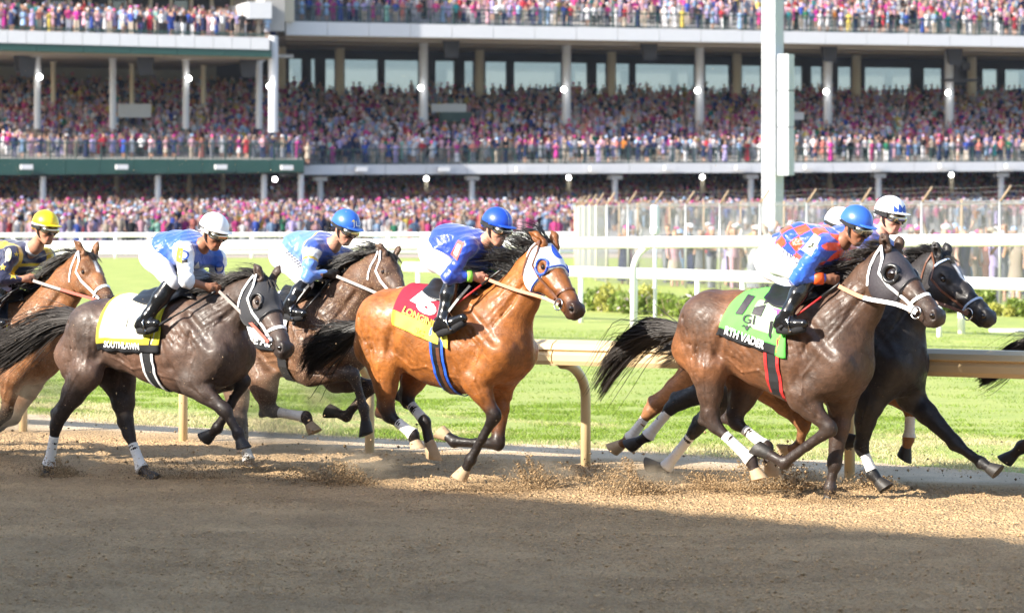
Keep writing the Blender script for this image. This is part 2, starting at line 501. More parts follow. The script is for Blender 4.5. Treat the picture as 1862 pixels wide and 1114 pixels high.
# lower farther rail on straight posts
px_rail('turf_rail', 'lower white rail behind the thick one, on short straight posts', 735, 2080, 68, 52.5, (485, 524), .21, [760, 860, 965, 1056, 1155, 1268, 1350, 1450, 1560, 1708, 1870, 2050], pw=.045, seg=6)
p0 = ground(1748, 609)
w = MB(); w.tube([(0, 0, -.1), (0, 0, 1.05)], .065, 10)
e_ = empty('marker_post', (p0.x, p0.y, 0)); tag(e_, 'short white post in front of the hedge under the black horse head', 'post'); w.build('post_tube', M['white_rail'], e_)
# sensor mast
b0 = P(1191, 627, 53.2); e_ = empty('sensor_mast', (b0.x, b0.y, 0)); tag(e_, 'slim pale mast with a grey cylinder on top, standing by the curved post', 'mast')
z1 = P(1191, 420, 53.2).z; z2 = P(1191, 373, 53.2).z
w = MB(); w.tube([(0, 0, -.05), (0, 0, z1)], .03, 12); w.build('pole', M['pole_grey'], e_)
w = MB(); w.lathe([(.07, z1 - .05), (.085, z1), (.085, z1 + .06), (.075, z1 + .07), (.075, z2 - .05), (.066, z2 - .01), (.04, z2)], (0, 0, 0), 18); autosmooth(w.build('sensor_head', M['pole_grey'], e_), 40)
w = MB(); w.lathe([(.11, -.05), (.11, .20), (.09, .24), (.05, .25)], (0, 0, 0), 18); autosmooth(w.build('base', M['pole_grey'], e_), 40)

# ---------------------------------------------------------------- tall light pole with side panels
D = 128; c = P(1405, 389, D); e_ = empty('light_pole', (c.x, c.y, 0)); tag(e_, 'tall white pole with stacked white panels, rising in front of the grandstand', 'pole')
w = MB(); n = 6; th0 = R(20)
hw = 20.5 / FPX * D
PA = R(38)
def square(cx_, cy_, w_, d_, z):
    out_ = []
    for x, y in ((-1, -1), (1, -1), (1, 1), (-1, 1)):
        X_, Y_ = x * w_ / 2, y * d_ / 2
        out_.append((cx_ + X_ * math.cos(PA) + Y_ * math.sin(PA) * 1, cy_ - X_ * math.sin(PA) + Y_ * math.cos(PA), z))
    return out_
w = MB(); w.hexa(square(0, 0, .62, .62, -.3) + square(0, 0, .60, .62, 16)); w.build('shaft', M['pole_paint'], e_, smooth=False)
for i, (ya, yb) in enumerate(((100, 166), (167, 232), (233, 320))):
    za, zb = P(0, ya, D).z, P(0, yb - 1.0, D).z
    w = MB(); w.hexa(square(.48, -.45, .50, .42, zb) + square(.48, -.45, .50, .42, za)); w.build('panel', M['pole_paint'], e_, smooth=False)

# ---------------------------------------------------------------- hedge and curb
LEAF = vcol('leaf', .5, .35, bump=0, var=.25, scale=3, trans=.35)
def hedge(px0, px1, row0, row1, hgt, label, seed, n=2600):
    r = np.random.default_rng(seed)
    a, b = ground(px0, row0), ground(px1, row1)
    root = empty('hedge', ((a.x + b.x) / 2, (a.y + b.y) / 2, 0)); tag(root, label, 'hedge', None)
    o = np.array(root.location)
    L_ = (b - a).length
    nb = max(3, int(L_ / .42))
    V_, F_, C_ = [], [], []
    cnt = 0
    for i in range(nb):
        t = (i + r.random() * .6) / nb
        c = np.array(a.lerp(b, t)) - o + np.array([0, r.normal() * .3, 0]); s_ = hgt * (.65 + .6 * r.random())
        tint = r.random()
        for k in range(n // nb):
            d = unit0(r.normal(size=3)) * (r.random() ** .4)
            p = c + d * np.array([.5, .45, .5]) * s_ + np.array([0, 0, s_ * .5])
            if p[2] < 0: p[2] = abs(p[2]) * .3
            s = .045 + .05 * r.random(); u_ = unit0(r.normal(size=3)); w_ = unit0(np.cross(u_, r.normal(size=3)))
            V_ += [p - u_ * s, p + w_ * s * .45, p + u_ * s, p - w_ * s * .45]; F_.append((cnt, cnt + 1, cnt + 2, cnt + 3)); cnt += 4
            col = np.array([.20, .27, .05]) * (.6 + .7 * r.random()) if tint < .7 else np.array([.42, .42, .10]) * (.7 + .5 * r.random())
            if r.random() < .03: col = np.array([.75, .62, .62])
            C_ += [col] * 4
    mk('foliage', np.array(V_), np.array(F_, dtype=np.int32), LEAF, root, cols=np.array(C_), smooth=False)
    w = MB()
    for i in range(nb):
        c = np.array(a.lerp(b, (i + .3) / nb)) - o
        for q in range(3): w.tube([(c[0] + (q - 1) * .02, c[1], -.05), (c[0] + (q - 1) * .12, c[1] + (q - 1) * .06, hgt * .7)], [.012, .005], 4)
    w.build('stems', M['brown_metal'], root)
def unit0(v): return v / (np.linalg.norm(v) + 1e-9)
hedge(1072, 1300, 566, 584, .55, 'low flowering hedge behind the posts, yellow green in the sun', 5, 4200)
hedge(1300, 1440, 572, 572, .50, 'low hedge partly hidden by the back of the dark brown horse', 6, 2200)
hedge(1690, 1800, 572, 566, .60, 'dense green hedge under the muzzle of the black horse', 7, 2600)
hedge(1800, 1990, 575, 585, .35, 'short bright green hedge near the fence at the far end', 8, 3600)
w = MB(); a = ground(1800, 606); w.box(0, 3.4, 0, .5, -.05, .07)
e_ = empty('kerb', (a.x, a.y, 0), R(-6)); tag(e_, 'low white kerb slab lying in the grass before the short hedge', 'kerb'); w.build('slab', M['white_rail'], e_, smooth=False)

# ---------------------------------------------------------------- chain link fences of the infield
def fence(label, posts, h, arm, postmat, seed, wires=True, gap=.07):
    """posts: list of (X, Y)"""
    root = empty('chain_link_fence', (*posts[0], 0)); tag(root, label, 'fence')
    o = np.array([posts[0][0], posts[0][1], 0])
    for (x, y) in posts:
        w = MB(); w.tube([np.array([x, y, -.1]) - o, np.array([x, y, h]) - o], .036, 8); p = w.build('fence_post', M[postmat], root)
        if arm:
            w = MB(); w.tube([np.array([x, y, h - .02]) - o, np.array([x + .24, y - .12, h + .36]) - o], .028, 6); w.build('barb_arm', M['brown_metal'], p)
    V_, F_ = [], []
    def wire(a, b, r_):
        d = unit0(b - a); s_ = unit0(np.cross(d, np.array([.3, 1, .2]))) * r_; t_ = np.cross(d, s_)
        i = len(V_)
        for e in (a, b):
            for k in range(3):
                V_.append(e + s_ * math.cos(k * 2.094) + t_ * math.sin(k * 2.094) - o)
        for k in range(3): F_.append((i + k, i + (k + 1) % 3, i + 3 + (k + 1) % 3, i + 3 + k))
    for i in range(len(posts) - 1):
        a, b = np.array([*posts[i], 0.0]), np.array([*posts[i + 1], 0.0]); L_ = np.linalg.norm(b - a); d = (b - a) / L_
        z0, z1 = .05, h - .05; H_ = z1 - z0
        wire(a + [0, 0, z1], b + [0, 0, z1], .02)
        if wires:
            k = -H_
            while k < L_:
                for sg in (1, -1):
                    s0, s1 = (k, k + H_) if sg > 0 else (k + H_, k)
                    za, zb = z0, z1
                    # clip to span
                    def cl(s0, za, s1, zb):
                        if s0 > s1: s0, za, s1, zb = s1, zb, s0, za
                        if s1 <= 0 or s0 >= L_: return None
                        if s0 < 0: za += (zb - za) * (-s0) / (s1 - s0); s0 = 0
                        if s1 > L_: zb = za + (zb - za) * (L_ - s0) / (s1 - s0); s1 = L_
                        return s0, za, s1, zb
                    q = cl(s0, za, s1, zb)
                    if q: wire(a + d * q[0] + [0, 0, q[1]], a + d * q[2] + [0, 0, q[3]], .0021)
                k += gap
        if arm:
            for q in range(3):
                off = np.array([.24, -.12, .36]) * (q + 1) / 3
                mid = (a + b) / 2 + [0, 0, h - .05] + off
                wire(a + [0, 0, h] + off, mid, .0028); wire(mid, b + [0, 0, h] + off, .0028)
    fm = mk('wire_mesh', np.array(V_), np.array(F_, dtype=np.int32), M['grey_metal'], root)
    fm['kind'] = 'stuff'
def fence_at(px, off=0.0):
    k = (px - CX) / FPX; Y = (11.2 + .344 * 75 + off) / (k + .344); return (k * Y, Y)
fp = [fence_at(p) for p in (2120, 1975, 1818, 1676, 1566, 1467, 1382, 1309, 1247, 1190, 1142, 1104)]
fence('chain link fence on grey posts with barbed wire arms before the infield crowd', fp, 2.42, True, 'grey_metal', 1)
lx, ly = fp[-1]
fence('end run of the chain link fence with closely spaced posts beside the far rail', [(lx + .0, ly + .4)] + [((px - CX) / FPX * (ly + 4 + 5 * i), ly + 4 + 5 * i) for i, px in enumerate((1084, 1072, 1061, 1052, 1046))], 2.42, True, 'beige_paint', 2, gap=.07)
fence('second chain link fence on rusty posts behind the infield crowd', [fence_at(p, 2.6) for p in (2000, 1749, 1614, 1514, 1426, 1347, 1280, 1218, 1160, 1126)], 2.5, False, 'brown_metal', 3, gap=.07)
# ---------------------------------------------------------------- grandstand across the infield
ST_O = P(540, HY, 240.0); ST_O = np.array([ST_O.x, ST_O.y])
ST_T = unit0(np.array([.950, .313])); ST_N = np.array([-ST_T[1], ST_T[0]])
stand = empty('grandstand', (ST_O[0], ST_O[1], 0), math.atan2(ST_T[1], ST_T[0]))
tag(stand, 'huge multi tier white and green grandstand filled with spectators across the infield', 'grandstand')
def sq(px, d=0.0):
    """position along the stand seen in photo column px, d metres behind the front line"""
    k = (px - CX) / FPX
    return (k * (ST_O[1] + d * ST_N[1]) - ST_O[0] - d * ST_N[0]) / (ST_T[0] - k * ST_T[1])
def sY(q, d): return ST_O[1] + q * ST_T[1] + d * ST_N[1]
def sX(q, d): return ST_O[0] + q * ST_T[0] + d * ST_N[0]
def sz(q, d, py): return CH - (py - HY) / FPX * sY(q, d)
def spx(q, d): return CX + FPX * sX(q, d) / sY(q, d)
def line(pts):
    xs, ys = zip(*pts)
    def f(x):
        if x < xs[0]: return ys[0] + (x - xs[0]) * (ys[-1] - ys[0]) / (xs[-1] - xs[0])
        if x > xs[-1]: return ys[-1] + (x - xs[-1]) * (ys[-1] - ys[0]) / (xs[-1] - xs[0])
        return float(np.interp(x, xs, ys))
    return f
# rows of the main edges
U_top, U_bot = line([(520, 39), (1862, 66)]), line([(520, 64), (1862, 86)])
M_top, M_bot = line([(553, 300), (1862, 294)]), line([(553, 318), (1862, 311)])
LU_top, LU_mid, LU_bot = line([(0, 55), (490, 69)]), line([(0, 78), (490, 91)]), line([(0, 92), (490, 104)])
LM_top, LM_bot = line([(0, 288), (553, 290)]), line([(0, 318), (553, 313)])
def slab_px(w, x0, x1, ft, fb, d0, d1, dz0=0.0, dz1=0.0):
    """block whose front face at depth d0 fills rows ft..fb between two columns, running back to d1"""
    q0, q1 = sq(x0, d0), sq(x1, d0)
    z = [sz(q0, d0, fb(x0)), sz(q1, d0, fb(x1)), sz(q0, d0, ft(x0)), sz(q1, d0, ft(x1))]
    w.hexa([(q0, d0, z[0]), (q1, d0, z[1]), (q1, d1, z[1] + dz1), (q0, d1, z[0] + dz1), (q0, d0, z[2]), (q1, d0, z[3]), (q1, d1, z[3] + dz0), (q0, d1, z[2] + dz0)])
XR = 2180; XL = -190
def fascia(name, x0, x1, ft, fb, d0, d1, mat, n):
    """fascia made of n butted panels"""
    for i in range(n):
        a, b = x0 + (x1 - x0) * i / n, x0 + (x1 - x0) * (i + 1) / n
        w = MB(); slab_px(w, a + .35, b - .35, ft, fb, d0, d1); w.build(name, mat, stand, smooth=False)
fascia('fascia_panel', 520, XR, U_top, U_bot, 0, .5, M['white_paint'], 22)
fascia('fascia_panel', 553, XR, M_top, M_bot, 0, .5, M['white_paint'], 22)
fascia('fascia_panel', XL, 490, LU_top, LU_mid, -4, -3.5, M['white_paint'], 20)
fascia('green_fascia', XL, 494, LU_mid, LU_bot, -3.9, -3.4, M['green_paint'], 8)
fascia('green_fascia', XL, 553, LM_top, LM_bot, -3, -2.4, M['green_paint'], 12)
# decks and soffits
def deck(name, x0, x1, f, d0, d1, rise, thick, mat):
    w = MB(); q0, q1 = sq(x0, d0), sq(x1, d0); z0, z1 = sz(q0, d0, f(x0)), sz(q1, d0, f(x1))
    w.hexa([(q0, d0, z0 - thick), (q1, d0, z1 - thick), (q1, d1, z1 + rise - thick), (q0, d1, z0 + rise - thick), (q0, d0, z0), (q1, d0, z1), (q1, d1, z1 + rise), (q0, d1, z0 + rise)])
    return w.build(name, mat, stand, smooth=False)
MID_D, MID_RISE = 25.0, 5.7
deck('upper_deck', 520, XR, lambda x: U_top(x) + 2, .5, 22, 7.5, .3, M['concrete'])
deck('soffit', 520, XR, lambda x: U_bot(x) - 3, .5, 26, .4, .25, M['soffit'])
deck('mid_deck', 553, XR, lambda x: M_top(x) + 2, .5, MID_D, MID_RISE, .3, M['concrete'])
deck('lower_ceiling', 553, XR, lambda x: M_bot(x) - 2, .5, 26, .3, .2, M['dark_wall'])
deck('upper_deck', XL, 490, lambda x: LU_top(x) + 2, -3.5, 6, .8, .3, M['concrete'])
deck('soffit', XL, 494, lambda x: LU_bot(x) - 3, -3.4, 26, .4, .25, M['soffit'])
deck('mid_deck', XL, 553, lambda x: LM_top(x) + 2, -2.4, MID_D, MID_RISE + .8, .3, M['concrete'])
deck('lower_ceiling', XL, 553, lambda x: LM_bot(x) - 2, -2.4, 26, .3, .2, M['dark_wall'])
# back walls
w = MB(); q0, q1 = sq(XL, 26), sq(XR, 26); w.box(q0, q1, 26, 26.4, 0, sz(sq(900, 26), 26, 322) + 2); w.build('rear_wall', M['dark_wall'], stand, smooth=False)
GLASS, nt, b_ = material('window glass'); 
tr = N(nt, 'ShaderNodeBsdfTransparent'); tr.inputs[0].default_value = (.50, .56, .63, 1); gl = N(nt, 'ShaderNodeBsdfGlossy'); gl.inputs['Roughness'].default_value = .05
ms = N(nt, 'ShaderNodeMixShader'); ms.inputs[0].default_value = .12
nt.links.new(tr.outputs[0], ms.inputs[1]); nt.links.new(gl.outputs[0], ms.inputs[2]); nt.links.new(ms.outputs[0], nt.nodes['Material Output'].inputs['Surface'])
wins = [(526, 550), (566, 574), (592, 610), (627, 688), (700, 762), (792, 827), (845, 862), (883, 922), (935, 1022), (1038, 1069), (1085, 1103), (1120, 1146), (1156, 1264), (1283, 1327), (1349, 1385), (1402, 1430), (1439, 1460), (1475, 1496), (1524, 1549), (1573, 1658), (1680, 1714), (1787, 1815), (1828, 1900), (1920, 2010), (2030, 2120)]
w_top = line([(530, 107), (1000, 112), (1862, 127)]); 
DW = 26.0
def wallpiece(x0, x1, rt, rb, name='back_wall', mat=M['dark_wall'], d0=DW, d1=DW + .4, par=stand):
    w = MB(); q0, q1 = sq(x0, d0), sq(x1, d0)
    w.hexa([(q0, d0, sz(q0, d0, rb(x0))), (q1, d0, sz(q1, d0, rb(x1))), (q1, d1, sz(q1, d0, rb(x1))), (q0, d1, sz(q0, d0, rb(x0))), (q0, d0, sz(q0, d0, rt(x0))), (q1, d0, sz(q1, d0, rt(x1))), (q1, d1, sz(q1, d0, rt(x1))), (q0, d1, sz(q0, d0, rt(x0)))])
    return w.build(name, mat, par, smooth=False)
cst = lambda v: (lambda x: v)
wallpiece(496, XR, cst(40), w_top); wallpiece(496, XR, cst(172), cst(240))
prev = 496
for a, b in wins + [(XR, XR)]:
    if a > prev: wallpiece(prev, a, lambda x: w_top(x), cst(172))
    if b > a:
        wp = wallpiece(a + .3, b - .3, lambda x: w_top(x) + .3, cst(171.5), 'window', GLASS, DW + .15, DW + .20)
    prev = b
for px in (1000, 1100, 1210): pass
# beams under the right soffit
for dd, mat in ((4, 'beige_paint'), (12, 'soffit'), (20, 'dark_wall')):
    w = MB(); slab_px(w, 520, XR, lambda x: U_bot(x) - 2, lambda x: U_bot(x) + (8 if dd < 10 else 16), dd, dd + .5); w.build('roof_beam', M[mat], stand, smooth=False)
# columns
def column(px, d, r0, r1, wid, mat, name='column', parent=stand, cap=None, arc=False):
    q = sq(px, d); z0, z1 = sz(q, d, r1), sz(q, d, r0); h = wid / 2 / FPX * sY(q, d)
    w = MB(); w.lathe([(h, z0 - .5), (h, z1)], (q, d, 0), 14); 
    if arc:
        for sg in (-1, 1):
            w.tube([(q, d, z1 - 1.0)] + [(q + sg * 1.0 * (1 - math.cos(a)), d, z1 - 1.0 + 1.0 * math.sin(a)) for a in np.linspace(.2, 1.57, 6)] + [(q + sg * 2.6, d, z1)], h * .55, 8)
    c = autosmooth(w.build(name, mat, parent), 40)
    if cap:
        w = MB(); w.box(q - h * 2.0, q + h * 2.0, d - h * 1.6, d + h * 1.6, z1 - .55, z1 - .03); w.build('capital', mat, c, smooth=False)
    return q, z0, z1, h
def lamp(px, py, d, r_=.20, parent=stand):
    q = sq(px, d); z = sz(q, d, py); w = MB(); n = 8
    w.lathe([(r_ * math.sin(a), -r_ * math.cos(a)) for a in np.linspace(.05, math.pi - .05, 7)], (q, d, z), 10); o = w.build('lamp', M['lamp'], parent)
    w = MB(); w.box(q - r_ * .6, q + r_ * .6, d + r_ * .8, d + r_ * 2.2, z - r_ * .6, z + r_ * .6); w.build('lamp_housing', M['grey_metal'], o, smooth=False)
for px, b in ((770, 235), (1030, 233), (1272, 231), (1505, 229), (1726, 228), (1935, 227)): column(px, 9, U_bot(px) - 3, b, 17, M['white_paint'])
for px in (512, 618, 872, 1112, 1340, 1557, 1767, 1960): column(px, 21, U_bot(px) - 3, 165, 17, M['beige_paint'])
column(497, -3.0, 66, 228, 18, M['white_paint'])
for px in (68, 205, 338, 471, -70): column(px, 3, LU_bot(max(px, 0)) - 2, 222, 12.5, M['white_paint'], arc=True)
for px in (97, 240, 370, -40): column(px, 13, LU_bot(px) + 8, 185, 9, M['beige_paint'], arc=True)
for px in (582, 858, 1118, 1365, 1597, 1820, 2040): column(px, 1.2, M_bot(px) - 2, 400, 11.5, M['white_paint'], cap=True)
for px in (775, 1034, 1277, 1508, 1730): column(px, 8, M_bot(px) - 2, 380, 10, M['beige_paint'])
for px in (78, 287, 480, 547): column(px, -2.0, LM_bot(px) - 3, 396, 11.5, M['white_paint'])
for px in (212, 344, 405): column(px, 6, LM_bot(px) - 2, 380, 9, M['beige_paint'])
for px, py in ((72, 140), (343, 143), ): lamp(px, py, 2.4)
for px, py in ((490, 157), ): lamp(px, py, -3.6)
for px, py in ((765, 160), (1025, 163), (1268, 165), (1502, 167), (1724, 169)): lamp(px, py, 8.2)
for px, py in ((500, 326), (775, 325), (1034, 323), (1277, 322), (1730, 318)): lamp(px, py, 7.3, .18)
# small floodlights on the green fascia and the lower fascia
for px, py, d in ((47, 305, -3.2), (220, 305, -3.2), (400, 305, -3.2), (520, 306, -3.2), (655, 309, -.2), (805, 309, -.2), (946, 309, -.2), (1080, 308, -.2), (1215, 307, -.2), (1345, 306, -.2), (1470, 305, -.2), (1595, 304, -.2), (1715, 303, -.2), (1835, 303, -.2)):
    q = sq(px, d); z = sz(q, d, py); w = MB(); w.box(q - .42, q + .42, d - .5, d, z - .12, z + .22); autosmooth(w.build('floodlight', M['white_paint'], stand, smooth=False))
# hanging loudspeakers
for px, py, d in ((822, 88, 3), (1182, 92, 3), (1510, 96, 3), (1738, 102, 3), (50, 120, -1), (265, 118, -1), (452, 122, -1), (40, 112, 2)):
    q = sq(px, d); z = sz(q, d, py); w = MB(); w.hexa([(q - .50, d, z - .75), (q + .50, d, z - .75), (q + .4, d + .7, z - .5), (q - .4, d + .7, z - .5), (q - .62, d, z + .6), (q + .62, d, z + .6), (q + .5, d + .9, z + .6), (q - .5, d + .9, z + .6)])
    w.build('loudspeaker', M['dark_wall'], stand, smooth=False)
# railings
def railing(x0, x1, f, d, h=1.12, step=.30):
    q0, q1 = sq(x0, d), sq(x1, d); w = MB(); z = lambda q: sz(q, d, f(spx(q, d)))
    n = int((q1 - q0) / step)
    for i in range(n + 1):
        q = q0 + (q1 - q0) * i / n; r_ = .045 if i % 6 == 0 else .013
        w.box(q - r_, q + r_, d - r_, d + r_, z(q) - .05, z(q) + h)
    for zz, t in ((h, .045), (h * .55, .02), (.12, .02)):
        w.hexa([(q0, d - t, z(q0) + zz - t), (q1, d - t, z(q1) + zz - t), (q1, d + t, z(q1) + zz - t), (q0, d + t, z(q0) + zz - t), (q0, d - t, z(q0) + zz + t), (q1, d - t, z(q1) + zz + t), (q1, d + t, z(q1) + zz + t), (q0, d + t, z(q0) + zz + t)])
    w.build('railing', M['dark_green'], stand, smooth=False)
railing(526, XR, U_top, .25); railing(556, XR, M_top, .25); railing(XL, 550, LM_top, -2.7)
railing(XL, 488, LU_top, -3.7, .25, 2.0)
# left upper storey behind the balcony
wallpiece(XL, 455, cst(-60), lambda x: LU_top(x) + 4, d0=7, d1=7.4)
for i in range(18):
    px = XL + 20 + i * 37; 
    w = MB(); q = sq(px, 6.9); w.box(q - .12, q + .12, 6.8, 7, sz(q, 7, 70), sz(q, 7, -60)); w.build('mullion', M['beige_paint'], stand, smooth=False)
    if i % 3 == 1: wallpiece(px + 6, px + 30, cst(2), cst(55), 'window', GLASS, 6.9, 6.95)
wallpiece(452, 494, cst(4), cst(34), 'end_wall', M['white_paint'], -3.5, 6); wallpiece(494, 535, cst(-10), cst(40), 'end_wall', M['beige_paint'], -.5, 6)
wallpiece(XL, 494, lambda x: LU_bot(x), cst(240), 'back_wall', M['dark_wall'], 25.5, 25.9)
w = MB(); q = sq(494, -3.5); w.box(q - .3, q + 1.2, -2.6, 26, sz(q, 0, 60), 26); w.build('end_wall', M['concrete'], stand, smooth=False)  # wall added to stop sun leaking in where the two sections meet
w = MB(); q0_, q1_ = sq(XL, 6), sq(500, 6); w.box(q0_, q1_, 6, 26, sz(0, 6, 95), sz(0, 6, 95) + .4); w.box(q0_, q1_, 25.4, 26, 10, 26); w.build('sun_block', M['concrete'], stand, smooth=False)  # slab and rear wall added to keep stray sun off the tier below
# ground level, apron steps
w = MB(); qa, qb = sq(XL, -75), sq(XR, 26)
w.hexa([(qa - 20, -70, -.1), (qb + 5, -70, -.1), (qb + 5, 0, -.1), (qa - 20, 0, -.1), (qa - 20, -70, .12), (qb + 5, -70, .12), (qb + 5, 0, 1.5), (qa - 20, 0, 1.5)]); w.hexa([(qa - 20, 0, -.1), (qb + 5, 0, -.1), (qb + 5, 26, -.1), (qa - 20, 26, -.1), (qa - 20, 0, 1.5), (qb + 5, 0, 1.5), (qb + 5, 26, 4.6), (qa - 20, 26, 4.6)]); w.build('apron', M['concrete'], stand, smooth=False)
# white vom walls among the crowd, camera platform
wallpiece(785, 848, cst(189), cst(204), 'barrier', M['white_paint'], 12, 12.3); wallpiece(215, 275, cst(189), cst(214), 'barrier', M['white_paint'], 8, 8.3); wallpiece(1441, 1462, cst(204), cst(218), 'barrier', M['white_paint'], 9, 9.3)
wallpiece(800, 860, cst(204), cst(222), 'barrier', M['dark_green'], 11, 11.3)
w = MB(); q = sq(1740, 7); z = sz(q, 7, 148); w.box(q - 1.0, q + 1.6, 6.2, 8, z, z + .18); w.box(q - .5, q - .1, 6.3, 6.6, z + .2, z + 1.3); w.box(q + .2, q + .9, 6.4, 7.2, z + .9, z + 1.5); w.build('camera_platform', M['dark_wall'], stand, smooth=False)
# roof over the top tier shades it
w = MB(); q0, q1 = sq(520, 0), sq(XR, 0); w.box(q0, q1, 3, 24, 33, 33.5); w.build('roof', M['dark_wall'], stand, smooth=False)
w = MB(); w.box(q0, q1, 23.5, 24, 17, 33); w.build('back_wall', M['dark_wall'], stand, smooth=False)
w = MB(); w.box(sq(XL, -3), sq(490, -3), -1, 8, sz(0, 0, -62), sz(0, 0, -62) + .5); w.build('roof', M['dark_wall'], stand, smooth=False)

# ---------------------------------------------------------------- stand on the camera side: its roof edge shades the track
E0 = np.array([-23.5, 18.5]); Ed = unit0(np.array([7.42, -7.6])); En = np.array([Ed[1], -Ed[0]])
if En @ np.array([1, 1]) > 0: En = -En
near = empty('near_grandstand', (E0[0], E0[1], 0), math.atan2(Ed[1], Ed[0])); tag(near, 'covered stand on the camera side whose roof shades the dirt', 'grandstand')
w = MB(); w.box(-90, 70, -14, 0, 11.6, 12.0); w.build('roof', M['white_paint'], near, smooth=False)
w = MB(); w.box(-90, 70, -15, -14, 0, 12.0); w.build('rear_wall', M['concrete'], near, smooth=False)
w = MB()
w.add([(-90, -1.5, .4), (70, -1.5, .4), (70, -13.9, 6.5), (-90, -13.9, 6.5)], [(0, 1, 2, 3)]); w.build('seating', M['concrete'], near, smooth=False)
w = MB(); w.box(-90, 70, -.35, 0, .0, 11.5); w.build('shade_wall', M['dark_green'], near, smooth=False)  # unseen opaque wall, added to block the sun below the roof edge
for i in range(10):
    w = MB(); w.box(-85 + i * 16, -84.4 + i * 16, -1.2, -.6, 0, 11.55); w.build('column', M['white_paint'], near, smooth=False)
# ---------------------------------------------------------------- spectators
def tube_np(pts, rad, n, c):
    pts = np.array(pts, float); V_, F_, C_ = [], [], []
    for i, p in enumerate(pts):
        t = unit0(pts[min(i + 1, len(pts) - 1)] - pts[max(i - 1, 0)])
        a = unit0(np.cross(t, [0.05, 1, .03])) if abs(t[1]) < .9 else unit0(np.cross(t, [1, 0, 0])); b = np.cross(t, a)
        rx, ry = rad[i] if hasattr(rad[i], '__len__') else (rad[i], rad[i])
        for k in range(n):
            th = 2 * math.pi * (k + .5) / n; V_.append(p + a * math.cos(th) * rx + b * math.sin(th) * ry)
        C_ += [c[i] if hasattr(c, '__len__') else c] * n
    for i in range(len(pts) - 1):
        for k in range(n): F_.append((i * n + k, i * n + (k + 1) % n, (i + 1) * n + (k + 1) % n, (i + 1) * n + k))
    return V_, F_, C_
def join_np(parts):
    V_, F_, C_ = [], [], []
    for v, f, c in parts:
        b = len(V_); V_ += list(v); F_ += [tuple(i + b for i in q) for q in f]; C_ += list(c)
    return np.array(V_), np.array(F_, dtype=np.int32), np.array(C_)
# colour slots: 0 skin 1 top 2 lower 3 hair 4 hat 5 shoes
def person_np(kind, n, arms, hat, lower='legs'):
    ps = []
    ps.append(tube_np([(0, 0, .88), (0, 0, 1.02), (0, 0, 1.22), (0, 0, 1.40), (0, 0, 1.475)], [(.17, .115), (.15, .10), (.185, .12), (.20, .10), (.07, .06)], n, 1))
    ps.append(tube_np([(0, 0, 1.45), (0, -.01, 1.54)], [.05, .048], n, 0))
    ps.append(tube_np([(0, -.015, 1.52), (0, -.02, 1.57), (0, -.015, 1.65), (0, 0, 1.71), (0, .0, 1.755)], [.03, (.062, .075), (.076, .09), (.070, .085), .02], n, [0, 0, 0, 3, 3]))
    if hat == 1: ps.append(tube_np([(0, 0, 1.685), (0, 0, 1.69), (0, 0, 1.72), (0, 0, 1.80), (0, 0, 1.815)], [.02, (.20, .20), (.10, .105), (.088, .095), .03], max(n, 6), 4))
    if hat == 2: ps.append(tube_np([(.03, -.02, 1.72), (.05, -.02, 1.76), (.07, 0, 1.82), (.05, .02, 1.86)], [.02, (.15, .12), (.11, .09), .02], max(n, 6), 4))
    if hat == 3: ps.append(tube_np([(0, 0, 1.69), (0, 0, 1.72), (0, 0, 1.76), (0, 0, 1.775)], [(.085, .11), (.085, .10), (.065, .075), .02], n, 4))
    if lower == 'legs':
        for sg in (-1, 1): ps.append(tube_np([(sg * .085, 0, .92), (sg * .09, 0, .48), (sg * .09, .01, .07), (sg * .09, -.06, .0)], [(.095, .10), .065, .05, .05], n, [2, 2, 2, 5]))
    else:
        ps.append(tube_np([(0, 0, .95), (0, 0, .75), (0, 0, .50 if lower == 'short' else .12)], [(.16, .12), (.20, .16), (.23, .19)], n, [1, 2, 2]))
        for sg in (-1, 1): ps.append(tube_np([(sg * .08, 0, .55 if lower == 'short' else .2), (sg * .08, .01, .08), (sg * .08, -.05, 0)], [.055, .04, .04], n, [0, 0, 5]))
    for sg, a in zip((-1, 1), arms):
        sh = np.array([sg * .20, 0, 1.40])
        if a == 'down': pts = [sh, (sg * .25, .01, 1.13), (sg * .24, -.05, .90)]
        elif a == 'bent': pts = [sh, (sg * .25, 0, 1.14), (sg * .10, -.22, 1.12)]
        elif a == 'phone': pts = [sh, (sg * .26, -.12, 1.20), (sg * .08, -.26, 1.52)]
        else: pts = [sh, (sg * .30, -.04, 1.62), (sg * .22, -.10, 1.90)]
        ps.append(tube_np(pts, [.055, .042, .035], max(n - 1, 4), [1, 1 if kind == 'sleeve' else 0, 0]))
    return join_np(ps)
PAL = [('hot pink', (.62, .06, .26), 6), ('pale pink', (.62, .36, .44), 12), ('coral', (.60, .20, .17), 4), ('magenta', (.42, .03, .24), 6), ('lilac', (.40, .34, .60), 10), ('white', (.66, .65, .68), 15), ('sky blue', (.30, .44, .66), 10),
       ('navy', (.020, .028, .09), 15), ('black', (.014, .014, .018), 10), ('royal blue', (.03, .07, .34), 6), ('beige', (.38, .32, .26), 6), ('red', (.40, .03, .05), 5), ('mint', (.25, .48, .42), 2), ('yellow', (.62, .48, .10), 2), ('green', (.02, .18, .10), 2), ('orange', (.62, .22, .04), 1), ('grey', (.20, .21, .25), 8), ('teal', (.02, .24, .27), 2)]
PW = np.array([p[2] for p in PAL], float); PW /= PW.sum()
SKINS = [(.55, .32, .23), (.46, .26, .18), (.34, .18, .11), (.16, .08, .05), (.60, .37, .28)]
HAIRS = [(.03, .02, .015), (.10, .05, .025), (.35, .22, .10), (.02, .015, .015), (.25, .22, .20)]
CROWD = vcol('crowd clothing', .8, .2, bump=0, var=.12, scale=12)
cr_ = np.random.default_rng(21)
